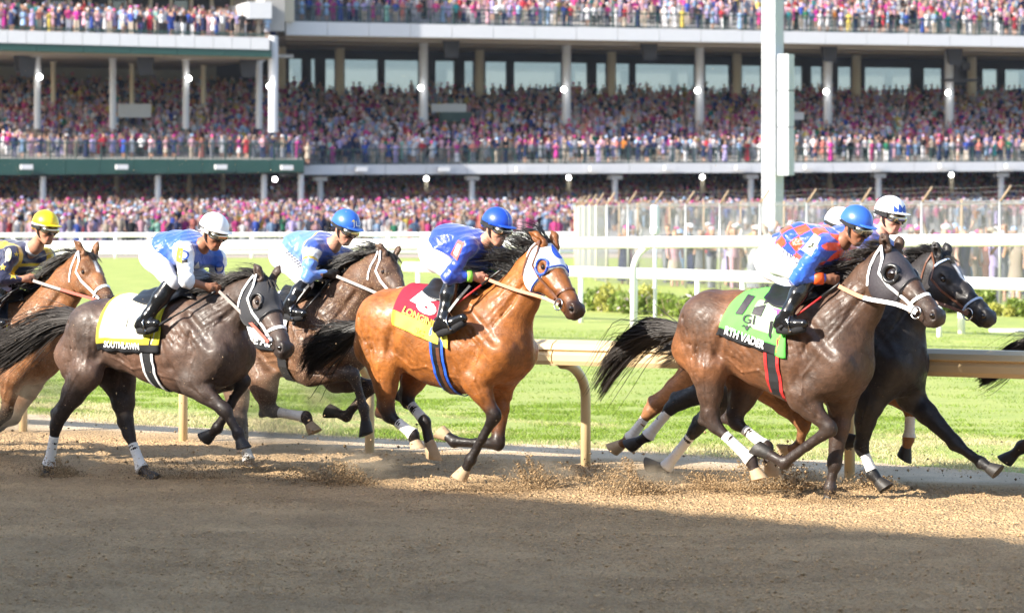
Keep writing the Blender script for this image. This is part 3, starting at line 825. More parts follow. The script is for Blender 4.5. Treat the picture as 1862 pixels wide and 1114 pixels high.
def outfit(r, woman):
    t = int(r.choice(len(PAL), p=PW)); l_ = int(r.choice(len(PAL), p=PW))
    top = np.array(PAL[t][1]) * (.6 + .3 * r.random())
    low = top if (woman and r.random() < .8) else np.array(PAL[[7, 8, 16, 10, 5][int(r.integers(5))]][1])
    hatc = np.array(PAL[int(r.choice([0, 1, 5, 5, 10, 3, 6, 4]))][1])
    return t, l_, np.stack([np.array(SKINS[int(r.choice(5, p=[.34, .28, .16, .06, .16]))]), top, low, np.array(HAIRS[int(r.integers(5))]), hatc, np.array((.05, .04, .035))])
HI = {}
def template(r, n, woman):
    hat = int(r.choice([0, 1, 2, 3], p=[.42, .24, .28, .06] if woman else [.55, .25, .0, .20]))
    arm = tuple(r.choice(['down', 'bent', 'phone', 'up'], p=[.42, .33, .18, .07], size=2))
    lower = str(r.choice(['short', 'long', 'legs'], p=[.55, .25, .2])) if woman else 'legs'
    kind = 'bare' if woman and r.random() < .6 else 'sleeve'
    key = (n, hat, arm, lower, kind)
    if key not in HI: HI[key] = person_np(kind, n, arm, hat, lower)
    return HI[key], hat, arm, lower
def place(r, n, pos, face, woman, hscale=None):
    (V_, F_, C_), hat, arm, lower = template(r, n, woman)
    t, l_, col = outfit(r, woman)
    s = hscale or (r.normal(.955, .03) if woman else r.normal(1.03, .035))
    a = face + r.normal(0, .35); c_, s_ = math.cos(a), math.sin(a)
    W_ = V_ * np.array([s * 1.05, s * 1.05, s]); W_ = np.stack([W_[:, 0] * c_ - W_[:, 1] * s_, W_[:, 0] * s_ + W_[:, 1] * c_, W_[:, 2]], 1)
    return W_, F_, col[C_], dict(hat=hat, arm=arm, lower=lower, top=PAL[t][0], woman=woman, hatc=col[4])
class Mass:
    def __init__(s): s.V = []; s.F = []; s.C = []; s.n = 0
    def add(s, v, f, c): s.V.append(v); s.F.append(f + s.n); s.C.append(c); s.n += len(v)
    def build(s, name):
        o = mk(name, np.concatenate(s.V), np.concatenate(s.F), CROWD, cols=np.concatenate(s.C)); o['kind'] = 'stuff'; return o
FACE_ST = math.atan2(ST_T[1], ST_T[0])
n_ind = [0]; used_labels = set()
def individual(r, n, pos, face, where, group, woman=None):
    w0 = woman
    for try_ in range(14):
        woman = r.random() < .55 if w0 is None else w0
        W_, F_, col, inf = place(r, n, pos, face, woman)
        hat = {0: '', 1: ' and hat', 2: ' and headpiece', 3: ' and cap'}[inf['hat']]
        wear = ('dress' if inf['lower'] != 'legs' else 'blouse') if woman else 'jacket' if inf['top'] in ('navy', 'black', 'grey') else 'shirt'
        pose = ' waving' if 'up' in inf['arm'] else ' filming' if 'phone' in inf['arm'] else ''
        lab = f"spectator in {inf['top']} {wear}{hat}{pose} {where}"
        if len(lab.split()) > 16: lab = f"spectator in {inf['top']} {wear}{hat} {where}"
        if len(lab.split()) > 16: lab = f"spectator in {inf['top']} {wear}{pose} {where}"
        if lab not in used_labels: break
    used_labels.add(lab)
    o = mk('person', W_, F_, CROWD, cols=col); o.location = pos
    tag(o, lab, 'spectator', group)
    n_ind[0] += 1
def tier(mass, px0, px1, d0, d1, zf, row_gap, gap, n, skip=None, front=None, dens=.94, jit=.12, light_mul=1.0):
    r = cr_
    nr_ = max(1, int((d1 - d0) / row_gap) + 1)
    for i in range(nr_):
        d = d0 + i * row_gap
        q = sq(px0, d); q1 = sq(px1, d)
        while q < q1:
            q += gap * (.75 + .5 * r.random())
            if r.random() > dens: continue
            if skip and skip(spx(q, d), d): continue
            dd = d + r.normal(0, jit); pos = (sX(q, dd), sY(q, dd), zf(q, dd))
            woman = r.random() < .55
            if front and i == 0 and front(spx(q, d)):
                individual(r, 8, pos, FACE_ST, front(spx(q, d)), 'spectators along the balcony fronts', woman); continue
            W_, F_, col, inf = place(r, n, pos, FACE_ST, woman)
            mass.add(W_ + np.array(pos), F_, col * light_mul)
colx = [553, 770, 1030, 1272, 1505, 1726, 1900]
cname = ['before the first white column', 'after the first white column', 'after the second white column', 'after the third white column', 'after the fourth white column', 'after the last white column']
def mid_front(px):
    if px < 0 or px > 1862: return None
    if px < 553: return 'at the rail over the ' + ('first' if px < 140 else 'second' if px < 300 else 'third' if px < 450 else 'last') + ' fascia light'
    return 'at the rail ' + cname[int(np.searchsorted(colx, px)) - 1]
def left_front(px):
    if px < 0 or px > 488: return None
    return 'on the balcony over the ' + ('first' if px < 130 else 'second' if px < 270 else 'third' if px < 400 else 'last') + ' arched column'
m = Mass()
zmid = lambda q, d: sz(q, .5, (M_top if spx(q, d) > 553 else LM_top)(spx(q, d)) + 1) + max(d - .5, 0) / MID_D * MID_RISE
sk = lambda px, d: (785 < px < 860 and 8.5 < d < 15) or (212 < px < 278 and 5 < d < 9.5) or (1438 < px < 1465 and 7 < d < 11)
tier(m, XL, 553, -1.6, 23.5, zmid, 1.25, .62, 5, sk, mid_front)
tier(m, 556, XR, .9, 23.5, zmid, 1.25, .62, 5, sk, mid_front)
m.build('main_tier_crowd')
m = Mass()
zup = lambda q, d: sz(q, .5, U_top(spx(q, d)) + 2) + max(d - .5, 0) / 21.5 * 7.5
tier(m, 532, XR, .9, 14, zup, 1.2, .60, 5)
zlu = lambda q, d: sz(q, -3.5, LU_top(spx(q, d)) + 3) + max(d + 3.5, 0) / 9.5 * 1.3
tier(m, XL, 486, -3.0, 3.2, zlu, 1.15, .72, 6, None, left_front)
m.build('upper_tier_crowd')
m = Mass()
zl = lambda q, d: .12 + (d + 70) / 70 * 1.38 if d < 0 else 1.5 + d / 26 * 3.1  # crowd colours below are dimmed where sunlit, brightened where the deck shades them
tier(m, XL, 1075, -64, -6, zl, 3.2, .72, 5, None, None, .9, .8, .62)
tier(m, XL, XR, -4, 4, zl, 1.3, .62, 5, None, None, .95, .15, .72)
tier(m, XL, XR, 5, 23, zl, 1.3, .62, 5, None, None, .95, .15, 1.25)  # clothes brightened so these rows show in the shade of the deck
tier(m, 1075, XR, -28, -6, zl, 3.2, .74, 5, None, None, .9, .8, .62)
m.build('apron_crowd')
# infield crowd behind the chain link fence: every person an object of their own
r = cr_
k = 0
for row in range(9):
    off = .55 + row * .75
    px = 1128 + r.random() * 30
    while px < 1905:
        x, y = fence_at(px, off + r.normal(0, .12))
        px += (FPX / y) * (.55 + .75 * r.random()) * (1 if px > 1430 else 1.25)
        if row > 5 and px < 1430: continue
        f1 = [1104, 1142, 1190, 1247, 1309, 1382, 1467, 1566, 1676, 1818, 1980]
        j = int(np.searchsorted(f1, px)) 
        where = ('at the infield fence' if row < 2 else 'behind the front infield row') + (' near the sensor mast' if px < 1290 else ' by the tall white pole' if px < 1470 else ' past the diamond silks' if px < 1680 else ' past the black horse head')
        if k < 170: individual(r, 9, (x, y, 0), R(20) if r.random() < .7 else R(-30), where, 'infield spectators behind the fence')
        k += 1
# one seen on someone's shoulders
# ---------------------------------------------------------------- implicit modelling
def wob(p, s, seed=0.0):
    """cheap smooth noise, about -1..1"""
    x, y, z = p[..., 0] * s + seed, p[..., 1] * s + seed * 1.7, p[..., 2] * s - seed * .6
    return (np.sin(x * 1.0 + 1.7 * np.sin(y * .9 + z * .6)) + np.sin(y * 1.13 + 1.4 * np.sin(z * 1.07 + x * .5)) + np.sin(z * .95 + 1.6 * np.sin(x * .83 + y * .7))) / 3

def v3(p): return np.array(p, dtype=np.float32)

class Prim:
    pass

def cone(a, b, ra, rb, k=.03, c=0.0, cb=None, ax=None, f=1.0, op='add', tag=''):
    q = Prim(); q.kind = 'cone'; q.a = v3(a); q.b = v3(b); q.ra = ra; q.rb = rb; q.k = k
    q.ca = c; q.cb = c if cb is None else cb; q.ax = None if ax is None else v3(ax); q.f = f; q.op = op; q.tag = tag
    return q

def ell(c0, rad, frame=None, k=.03, c=0.0, op='add', tag=''):
    """ellipsoid; frame rows = axes"""
    q = Prim(); q.kind = 'ell'; q.a = v3(c0); q.rad = v3(rad); q.fr = np.eye(3, dtype=np.float32) if frame is None else np.array(frame, dtype=np.float32)
    q.k = k; q.ca = q.cb = c; q.op = op; q.tag = tag
    return q

def groove(a, b, amp, width, yf=None):
    q = cone(a, b, 0, 0, op='disp', ax=None if yf is None else (0, 1, 0), f=yf or 1.0); q.amp = amp; q.width = width; q.yf = yf
    return q

def pdist(q, p):
    if q.kind == 'cone':
        ba = q.b - q.a
        L = float(ba @ ba)
        pa = p - q.a
        t = np.clip((pa @ ba) / L, 0, 1) if L > 1e-12 else np.zeros(p.shape[:-1], dtype=np.float32)
        d = pa - t[..., None] * ba
        if q.ax is not None:
            comp = d @ q.ax
            d = d + (comp * (1 / q.f - 1))[..., None] * q.ax
        return np.sqrt((d * d).sum(-1)) - (q.ra + (q.rb - q.ra) * t), t
    d = (p - q.a) @ q.fr.T
    return (np.sqrt(((d / q.rad) ** 2).sum(-1)) - 1) * float(q.rad.min()), None

def pbox(q, m):
    if q.kind == 'cone':
        if q.op == 'disp':
            r = np.array([q.width * 2.5, q.width * 2.5 if not q.yf else min(q.width * 2.5 * q.yf, .5), q.width * 2.5])
        else: r = max(q.ra, q.rb) * (1 if q.ax is None else max(1, q.f)) + m
        return np.minimum(q.a, q.b) - r, np.maximum(q.a, q.b) + r
    r = float(q.rad.max()) + m
    return q.a - r, q.a + r

CAP = .10

def field(prims, p_lo, vox, shape):
    d = np.full(shape, CAP, dtype=np.float32)
    for q in prims:
        lo, hi = pbox(q, CAP)
        i0 = np.maximum(np.floor((lo - p_lo) / vox).astype(int), 0)
        i1 = np.minimum(np.ceil((hi - p_lo) / vox).astype(int) + 1, shape)
        if np.any(i1 <= i0): continue
        gx, gy, gz = [p_lo[k] + vox * np.arange(i0[k], i1[k], dtype=np.float32) for k in range(3)]
        p = np.stack(np.meshgrid(gx, gy, gz, indexing='ij'), -1).astype(np.float32)
        s = tuple(slice(i0[k], i1[k]) for k in range(3))
        e, _ = pdist(q, p)
        cur = d[s]
        if q.op == 'disp':
            d[s] = cur + q.amp * np.exp(-(e / q.width) ** 2)
        elif q.op == 'sub':
            h = np.maximum(q.k - np.abs(cur + e), 0) / q.k
            d[s] = np.maximum(cur, -e) + h * h * q.k * .25
        else:
            h = np.maximum(q.k - np.abs(cur - e), 0) / q.k
            d[s] = np.minimum(cur, e) - h * h * q.k * .25
    return d

def mesh_sdf(prims, vox, post=None):
    add = [q for q in prims if q.op == 'add']
    lo = np.min([pbox(q, .0)[0] for q in add], 0) - vox * 4
    hi = np.max([pbox(q, .0)[1] for q in add], 0) + vox * 4
    shape = np.ceil((hi - lo) / vox).astype(int) + 1
    d = field(prims, lo, vox, tuple(shape))
    if post is not None:
        gx, gy, gz = [lo[k] + vox * np.arange(shape[k], dtype=np.float32) for k in range(3)]
        p = np.stack(np.meshgrid(gx, gy, gz, indexing='ij'), -1).astype(np.float32)
        d = post(d, p)
    g = openvdb.FloatGrid(1.0)
    g.copyFromArray(np.ascontiguousarray(d.astype(np.float32)))
    pts, quads = g.convertToQuads(isovalue=0.0)
    pts = np.asarray(pts, dtype=np.float32) * vox + lo
    quads = np.asarray(quads, dtype=np.int32)
    # orientation: outward
    a, b, c = pts[quads[:, 0]], pts[quads[:, 1]], pts[quads[:, 2]]
    vol = np.einsum('ij,ij->i', a, np.cross(b, c)).sum()
    if vol < 0: quads = quads[:, ::-1].copy()
    return pts, quads

def shade_weights(prims, pts, soft=.012):
    """blend the per-primitive shade value (0..1) at the vertices"""
    num = np.zeros(len(pts)); den = np.full(len(pts), 1e-9)
    for q in prims:
        if q.op != 'add': continue
        e, t = pdist(q, pts)
        w = np.exp(-np.clip(e, -.02, .5) / soft)
        val = q.ca if t is None else q.ca + (q.cb - q.ca) * t
        num += w * val; den += w
    return num / den

def bvh_of(verts, faces):
    return BVHTree.FromPolygons([Vector(v) for v in verts.tolist()], [list(map(int, f)) for f in faces])
# ---------------------------------------------------------------- horses
def coat_material(name, rough=.36, dust=.0):
    m, nt, b = material(name)
    b.inputs['Specular IOR Level'].default_value = .38
    b.inputs['Coat Weight'].default_value = .09
    b.inputs['Coat Roughness'].default_value = .25
    at = N(nt, 'ShaderNodeVertexColor', layer_name='Col')
    tc = N(nt, 'ShaderNodeTexCoord')
    big = N(nt, 'ShaderNodeTexNoise', Scale=4.2, Detail=7.0, Roughness=.6, Distortion=.5)
    fine = N(nt, 'ShaderNodeTexNoise', Scale=85.0, Detail=5.0, Roughness=.65)
    mid = N(nt, 'ShaderNodeTexNoise', Scale=16.0, Detail=4.0, Distortion=1.2)
    for n in (big, fine, mid): nt.links.new(tc.outputs['Object'], n.inputs['Vector'])
    mp = N(nt, 'ShaderNodeMapRange'); mp.inputs['From Min'].default_value = .3; mp.inputs['From Max'].default_value = .7
    mp.inputs['To Min'].default_value = .58; mp.inputs['To Max'].default_value = 1.42
    nt.links.new(big.outputs['Fac'], mp.inputs['Value'])
    mx = N(nt, 'ShaderNodeMix', data_type='RGBA', blend_type='MULTIPLY'); mx.inputs['Factor'].default_value = 1
    nt.links.new(at.outputs['Color'], mx.inputs['A']); nt.links.new(mp.outputs[0], mx.inputs['B'])
    # specks of thrown dirt
    vo = N(nt, 'ShaderNodeTexVoronoi', Scale=70.0); nt.links.new(tc.outputs['Object'], vo.inputs['Vector'])
    lt = N(nt, 'ShaderNodeMath', operation='LESS_THAN'); lt.inputs[1].default_value = .14 + dust * .16
    nt.links.new(vo.outputs['Distance'], lt.inputs[0])
    th = N(nt, 'ShaderNodeMath', operation='GREATER_THAN'); th.inputs[1].default_value = .62 - dust * .3
    nt.links.new(mid.outputs['Fac'], th.inputs[0])
    an = N(nt, 'ShaderNodeMath', operation='MULTIPLY'); nt.links.new(lt.outputs[0], an.inputs[0]); nt.links.new(th.outputs[0], an.inputs[1])
    m2 = N(nt, 'ShaderNodeMix', data_type='RGBA'); m2.inputs['B'].default_value = (.33, .23, .14, 1)
    nt.links.new(an.outputs[0], m2.inputs['Factor']); nt.links.new(mx.outputs['Result'], m2.inputs['A'])
    nt.links.new(m2.outputs['Result'], b.inputs['Base Color'])
    rr = N(nt, 'ShaderNodeMapRange'); rr.inputs['From Min'].default_value = .3; rr.inputs['From Max'].default_value = .7
    rr.inputs['To Min'].default_value = rough - .10; rr.inputs['To Max'].default_value = rough + .28
    nt.links.new(mid.outputs['Fac'], rr.inputs['Value']); nt.links.new(rr.outputs[0], b.inputs['Roughness'])
    # short hair lying along the body, veins and creases under the skin
    mpg = N(nt, 'ShaderNodeMapping'); mpg.inputs['Scale'].default_value = (.28, 1.0, .55); mpg.inputs['Rotation'].default_value = (0, .5, 0)
    nt.links.new(tc.outputs['Object'], mpg.inputs['Vector'])
    hair = N(nt, 'ShaderNodeTexNoise', Scale=150.0, Detail=4.0, Roughness=.7); nt.links.new(mpg.outputs[0], hair.inputs['Vector'])
    vein = N(nt, 'ShaderNodeTexNoise', Scale=5.5, Detail=3.0, Roughness=.55, Distortion=1.1); nt.links.new(tc.outputs['Object'], vein.inputs['Vector'])
    d1 = N(nt, 'ShaderNodeMath', operation='SUBTRACT'); d1.inputs[1].default_value = .5; nt.links.new(vein.outputs['Fac'], d1.inputs[0])
    d2 = N(nt, 'ShaderNodeMath', operation='ABSOLUTE'); nt.links.new(d1.outputs[0], d2.inputs[0])
    d3 = N(nt, 'ShaderNodeMapRange', interpolation_type='SMOOTHSTEP'); d3.inputs['From Min'].default_value = 0; d3.inputs['From Max'].default_value = .045; d3.inputs['To Min'].default_value = 1; d3.inputs['To Max'].default_value = 0
    nt.links.new(d2.outputs[0], d3.inputs['Value'])
    crease = N(nt, 'ShaderNodeTexNoise', Scale=3.2, Detail=6.0, Roughness=.62, Distortion=.6); nt.links.new(mpg.outputs[0], crease.inputs['Vector'])
    a1 = N(nt, 'ShaderNodeMath', operation='MULTIPLY_ADD'); a1.inputs[1].default_value = .24; nt.links.new(hair.outputs['Fac'], a1.inputs[0])
    a0 = N(nt, 'ShaderNodeMath', operation='MULTIPLY_ADD'); a0.inputs[1].default_value = .10; nt.links.new(d3.outputs[0], a0.inputs[0])
    cr9 = N(nt, 'ShaderNodeMath', operation='MULTIPLY'); cr9.inputs[1].default_value = 1.1; nt.links.new(crease.outputs['Fac'], cr9.inputs[0])
    nt.links.new(cr9.outputs[0], a0.inputs[2]); nt.links.new(a0.outputs[0], a1.inputs[2])
    bp = N(nt, 'ShaderNodeBump', Strength=.55, Distance=.014)
    nt.links.new(a1.outputs[0], bp.inputs['Height']); nt.links.new(bp.outputs[0], b.inputs['Normal'])
    hm_ = N(nt, 'ShaderNodeMapRange'); hm_.inputs['From Min'].default_value = .3; hm_.inputs['From Max'].default_value = .7; hm_.inputs['To Min'].default_value = .66; hm_.inputs['To Max'].default_value = 1.34
    hair2 = N(nt, 'ShaderNodeTexNoise', Scale=62.0, Detail=5.0, Roughness=.75, Distortion=.4); nt.links.new(mpg.outputs[0], hair2.inputs['Vector']); nt.links.new(hair2.outputs['Fac'], hm_.inputs['Value'])
    mh = N(nt, 'ShaderNodeMix', data_type='RGBA', blend_type='MULTIPLY'); mh.inputs['Factor'].default_value = 1
    nt.links.new(m2.outputs['Result'], mh.inputs['A']); nt.links.new(hm_.outputs[0], mh.inputs['B']); nt.links.new(mh.outputs['Result'], b.inputs['Base Color'])
    # streaky sheen
    rs = N(nt, 'ShaderNodeMath', operation='MULTIPLY_ADD'); rs.inputs[1].default_value = .22; nt.links.new(hair.outputs['Fac'], rs.inputs[0]); nt.links.new(rr.outputs[0], rs.inputs[2])
    sb9 = N(nt, 'ShaderNodeMath', operation='SUBTRACT'); sb9.inputs[1].default_value = .08; nt.links.new(rs.outputs[0], sb9.inputs[0])
    nt.links.new(sb9.outputs[0], b.inputs['Roughness'])
    return m

HAIR = plain('black horse hair', (.012, .010, .009), .45, var=.3, scale=8, spec=.5)
HAIR_GREY = plain('dusty black horse hair', (.040, .033, .030), .5, var=.4, scale=6)
HAIR_BROWN = plain('brown black horse hair', (.028, .020, .016), .5, var=.3, scale=8)

def strands(name, mat, parent, n, start, path, width=.004, seg=9, sides=3, seedv=0):
    """start(i) -> param dict, path(par, t) -> point; tapered strands joined into one part"""
    V, F = [], []
    r0 = np.random.default_rng(abs(seedv))
    for i in range(n):
        par = start(r0)
        pts = np.array([path(par, t) for t in np.linspace(0, 1, seg + 1)], dtype=np.float32)
        tan = np.gradient(pts, axis=0)
        tan /= np.linalg.norm(tan, axis=1)[:, None] + 1e-9
        a = np.cross(tan, np.array([.1, 1, .2])); a /= np.linalg.norm(a, axis=1)[:, None] + 1e-9
        b = np.cross(tan, a)
        w = width * par.get('w', 1) * (1 - np.linspace(0, 1, seg + 1) ** 2 * .85)
        base = len(V) * 0 + sum(len(x) for x in V)
        ring = []
        for k in range(sides):
            th = 2 * math.pi * k / sides
            ring.append(pts + (a * math.cos(th) + b * math.sin(th)) * w[:, None])
        vv = np.stack(ring, 1).reshape(-1, 3)
        V.append(vv)
        for s in range(seg):
            for k in range(sides):
                F.append((base + s * sides + k, base + s * sides + (k + 1) % sides, base + (s + 1) * sides + (k + 1) % sides, base + (s + 1) * sides + k))
    return mk(name, np.concatenate(V), np.array(F, dtype=np.int32), mat, parent)

def catmull(pts, t):
    pts = np.asarray(pts, dtype=float)
    n = len(pts) - 1
    x = min(max(t, 0), 1) * n
    i = min(int(x), n - 1); u = x - i
    p0, p1, p2, p3 = pts[max(i - 1, 0)], pts[i], pts[i + 1], pts[min(i + 2, n)]
    return .5 * ((2 * p1) + (-p0 + p2) * u + (2 * p0 - 5 * p1 + 4 * p2 - p3) * u * u + (-p0 + 3 * p1 - 3 * p2 + p3) * u ** 3)

class Frame:
    """local frame of one galloping pair: x forward, y to its left, z up"""
    def __init__(s, x0, D, ang):
        s.D = D; s.a = R(ang); s.c = math.cos(s.a); s.s = math.sin(s.a)
        s.X0 = (x0 - CX) / FPX * D; s.Y0 = D
    def L(s, px, py, y=0.0):
        k = (px - CX) / FPX
        u = (k * (s.Y0 + y * s.c) - s.X0 - y * s.s) / (s.c + k * s.s)
        Y = s.Y0 - u * s.s + y * s.c
        return np.array([u, y, CH - (py - HY) / FPX * Y])
    def mpp(s, px):
        """metres per photo pixel near column px"""
        return (s.Y0 - s.L(px, 500)[0] * s.s) / FPX
    def world(s, p):
        return Vector((s.X0 + p[0] * s.c + p[1] * s.s, s.Y0 - p[0] * s.s + p[1] * s.c, p[2]))
    def cam_local(s):
        dx, dy = -s.X0, -s.Y0
        return np.array([dx * s.c - dy * s.s, dx * s.s + dy * s.c, CH])
    def root(s, name):
        return empty(name, (s.X0, s.Y0, 0), -s.a)

def leg_prims(nodes, rad, shade, k, P_):
    for i in range(len(nodes) - 1):
        P_.append(cone(nodes[i], nodes[i + 1], rad[i], rad[i + 1], k[i], shade[i], shade[i + 1]))

def lerp(a, b, t): return np.asarray(a) * (1 - t) + np.asarray(b) * t
def unit(v):
    v = np.asarray(v, dtype=float); return v / (np.linalg.norm(v) + 1e-9)

def build_horse(sp):
    F = Frame(sp['x0'], sp['D'], sp.get('ang', 35))
    L = F.L
    root = F.root('racehorse')
    tag(root, sp['label'], 'horse', 'racehorses galloping on the dirt track')
    pr = []
    YA = (0, 1, 0)
    # ---- trunk
    tr = sp['trunk']; lat = sp.get('lat', (.80, .80, .76, .70, .74))
    ctr = [L(x, y) for x, y, r in tr]; rr = [r * F.mpp(x) for x, y, r in tr]
    for i in range(4):
        pr.append(cone(ctr[i], ctr[i + 1], rr[i], rr[i + 1], .06, sp.get('ts', (0, 0, 0, 0, 0))[i], sp.get('ts', (0, 0, 0, 0, 0))[i + 1], YA, (lat[i] + lat[i + 1]) / 2))
    hip, loin, barrel, girth, chest = ctr
    rh, rl, rb, rg, rc = rr
    # withers ridge
    wi = girth + np.array([.02, 0, rg * .93])
    pr.append(cone(barrel + np.array([0, 0, rb * .86]), wi, .06, .055, .08, ax=YA, f=.7))
    pr.append(cone(wi, chest + np.array([.02, 0, rc * .62]), .06, .10, .10))
    # ---- neck
    nk = sp['neck']; nc = [L(x, y, sp.get('necky', 0) * (i / 3) ** 2) for i, (x, y, r) in enumerate(nk)]; nr = [r * F.mpp(x) for x, y, r in nk]
    pr.append(cone(chest + np.array([-.05, 0, .05]), nc[0], rc * .8, nr[0], .09, ax=YA, f=.70))
    for i in range(3):
        pr.append(cone(nc[i], nc[i + 1], nr[i], nr[i + 1], .05, ax=YA, f=(.62, .56, .56)[i]))
    # ---- head
    P0 = nc[3] * 0 + L(sp['poll'][0], sp['poll'][1], sp.get('necky', 0)); M0 = L(sp['muz'][0], sp['muz'][1], sp.get('necky', 0) + sp.get('muzy', 0))
    fw = unit(M0 - P0); hs = np.linalg.norm(M0 - P0) / .60
    yv = np.array([0, 1.0, 0]); lt = unit(yv - fw * (yv @ fw)); do = np.cross(fw, lt)
    FR = np.stack([fw, lt, do])
    def H(a, b, c): return P0 + hs * (a * fw + b * lt + c * do)
    hp = []
    def hc(a, b, ra, rb, k=.03, c=0.0, cb=None, f=1.0): hp.append(cone(H(*a), H(*b), ra * hs, rb * hs, k, c, cb, lt, f))
    hc((.03, 0, -.085), (.14, 0, -.085), .085, .088, .04, f=.92)
    hc((.14, 0, -.085), (.30, 0, -.082), .086, .068, .04, f=.88)
    hc((.30, 0, -.082), (.47, 0, -.078), .066, .054, .04, 0, .5, f=.84)
    hc((.47, 0, -.078), (.555, 0, -.075), .054, .052, .03, .5, .9, f=.95)
    hc((.555, 0, -.085), (.572, 0, -.10), .048, .042, .03, .9, f=1.05)     # upper lip
    for sg in (-1, 1):
        hp.append(ell(H(.145, sg * .045, -.165), (.118 * hs, .045 * hs, .105 * hs), FR, .04))      # cheek
        hc((.12, sg * .05, -.06), (.20, sg * .066, -.062), .035, .03, .03, .35)                          # brow
        hc((.20, sg * .062, -.105), (.36, sg * .046, -.10), .020, .012, .025)                       # facial crest
        hc((.555, sg * .036, -.052), (.585, sg * .036, -.078), .026, .022, .02, .9)                # nostril rim
        hp.append(cone(H(.562, sg * .068, -.058), H(.585, sg * .055, -.078), .015 * hs, .012 * hs, .012, op='sub'))
        hp.append(ell(H(.178, sg * .094, -.078), (.03 * hs, .022 * hs, .018 * hs), FR, .012, op='sub'))
        hp.append(groove(H(.40, sg * .06, -.12), H(.53, sg * .055, -.135), .007, .012))            # mouth corner
    hc((.15, 0, -.20), (.30, 0, -.165), .052, .040, .04, f=.8)
    hc((.30, 0, -.165), (.47, 0, -.138), .036, .026, .03, .1, .6, f=.95)
    hc((.47, 0, -.138), (.545, 0, -.138), .028, .026, .025, .6, .9)
    ears = []
    for sg in (-1, 1):
        e0, e1, e2 = H(.015, sg * .055, -.01), H(-.045, sg * .075, .07), H(-.115, sg * .072, .150)
        if 'ears' in sp:
            t0 = L(*sp['ears'][0 if sg < 0 else 1], sp.get('necky', 0) + sg * .085); e2 = t0; e1 = lerp(e0, e2, .52) + .012 * do
        ea = unit(np.cross(e2 - e0, do))
        ears.append(cone(e0, e1, .036 * hs, .034 * hs, .02, .2, .2, lt, .75)); ears.append(cone(e1, e2, .033 * hs, .005 * hs, .015, .2, .7, lt, .75))
        ears.append(cone(lerp(e0, e1, .5) + .03 * fw + sg * .010 * lt, lerp(e1, e2, .7) + .018 * fw + sg * .008 * lt, .016 * hs, .008 * hs, .012, op='sub'))
    # throat joins neck to head
    pr.append(cone(nc[3], H(.06, 0, -.10), nr[3] * .95, .085 * hs, .06, ax=lt, f=.72))
    pr.append(cone(nc[2] + 0, H(.10, 0, -.15), nr[2] * .6, .07 * hs, .07, ax=lt, f=.7))
    # ---- haunches and shoulders
    but = L(*sp['buttock'], -.10)
    legs = {}
    for sg, key in ((-1, 'N'), (1, 'F')):
        hn = sp['hind' + key]; fn = sp['fore' + key]
        hy = sg * .13
        hip_s = np.array([hip[0], hy, hip[2] + .02])
        bs = np.array([but[0] + .07, sg * .10, but[2]])
        yo = sp.get('hy', (.17, .13, .10, .10)); fo = sp.get('fy', (.17, .12, .10, .10))
        st, hk, ft, to = [L(*hn[i], sg * yo[i]) for i in range(4)]
        el, kn, ff, ftoe = [L(*fn[i], sg * fo[i]) for i in range(4)]
        tint = sp.get('tint', 0.0)
        pr.append(cone(hip_s, bs, rh * .66, .15, .09, 0, tint, YA, .72))
        pr.append(cone(hip_s, st, rh * .70, .135, .09, 0, tint * .6, YA, .66))
        pr.append(cone(bs, lerp(st, hk, .22), .14, .085, .07, tint, tint * .7, YA, .70))
        # thigh to hoof
        ax_g = unit(hk - st); ga = lerp(st, hk, .45)
        cal_dir = unit(unit(hk - st) - unit(ft - hk))       # outside of the hock bend
        if np.linalg.norm(unit(hk - st) - unit(ft - hk)) < .25: cal_dir = np.array([-1, 0, 0.2])
        cal = hk - unit(ft - hk) * .040 + cal_dir * .052
        d1 = sp.get('dk', 1.0)
        pr.append(cone(st, ga, .140, .100, .05, tint * .6, .15 * d1, YA, .78))
        pr.append(cone(ga, lerp(hk, st, .12), .098, .062, .04, .15 * d1, .8 * d1, YA, .8))
        pr.append(cone(lerp(hk, st, .14), lerp(hk, ft, .12), .064, .054, .03, .85 * d1, d1, YA, .85))
        pr.append(cone(lerp(st, hk, .45) + cal_dir * .02, cal, .035, .026, .035, .3 * d1, .9 * d1, YA, .7))
        pr.append(cone(cal, lerp(hk, ft, .25) + cal_dir * .008, .026, .024, .03, d1, d1, YA, .8))
        cm = lerp(hk, ft, .5)
        pr.append(cone(lerp(hk, ft, .08), cm, .048, .033, .025, d1, d1))
        pr.append(cone(cm, ft, .032, .040, .025, d1, d1))
        pr.append(cone(lerp(hk, ft, .22) + cal_dir * .022, lerp(hk, ft, .93) + cal_dir * .022, .017, .018, .010, d1, d1))
        pr.append(ell(ft, (.049, .043, .051), None, .02, d1))
        pr.append(ell(ft + cal_dir * .026, (.024, .026, .026), None, .02, d1))
        pc = lerp(ft, to, .56)
        pr.append(cone(ft, pc, .039, .040, .02, d1, d1))
        legs['h' + key] = (hk, ft, pc, to, sp.get('hoof_' + 'h' + key, 'hoof_dark'), sp.get('wrap_h' + key))
        # fore
        shp = chest + np.array([rc * .42, sg * .165, -rc * .12])
        wt = girth + np.array([rg * .12, sg * .11, rg * .62])
        pr.append(cone(wt, shp, .085, .10, .09, ax=YA, f=.75))
        tri = lerp(el, wt, .42) + np.array([-.02, sg * .03, 0])
        pr.append(cone(tri, el, .14, .085, .09, ax=YA, f=.62))
        pr.append(cone(shp, el, .105, .085, .07, ax=YA, f=.8))
        # pectoral
        pr.append(cone(chest + np.array([rc * .5, sg * .08, -rc * .35]), el + np.array([.02, -sg * .04, .02]), .10, .075, .08))
        fm = lerp(el, kn, .35)
        pr.append(cone(el, fm, .098, .082, .05, 0, .1 * d1, YA, .75))
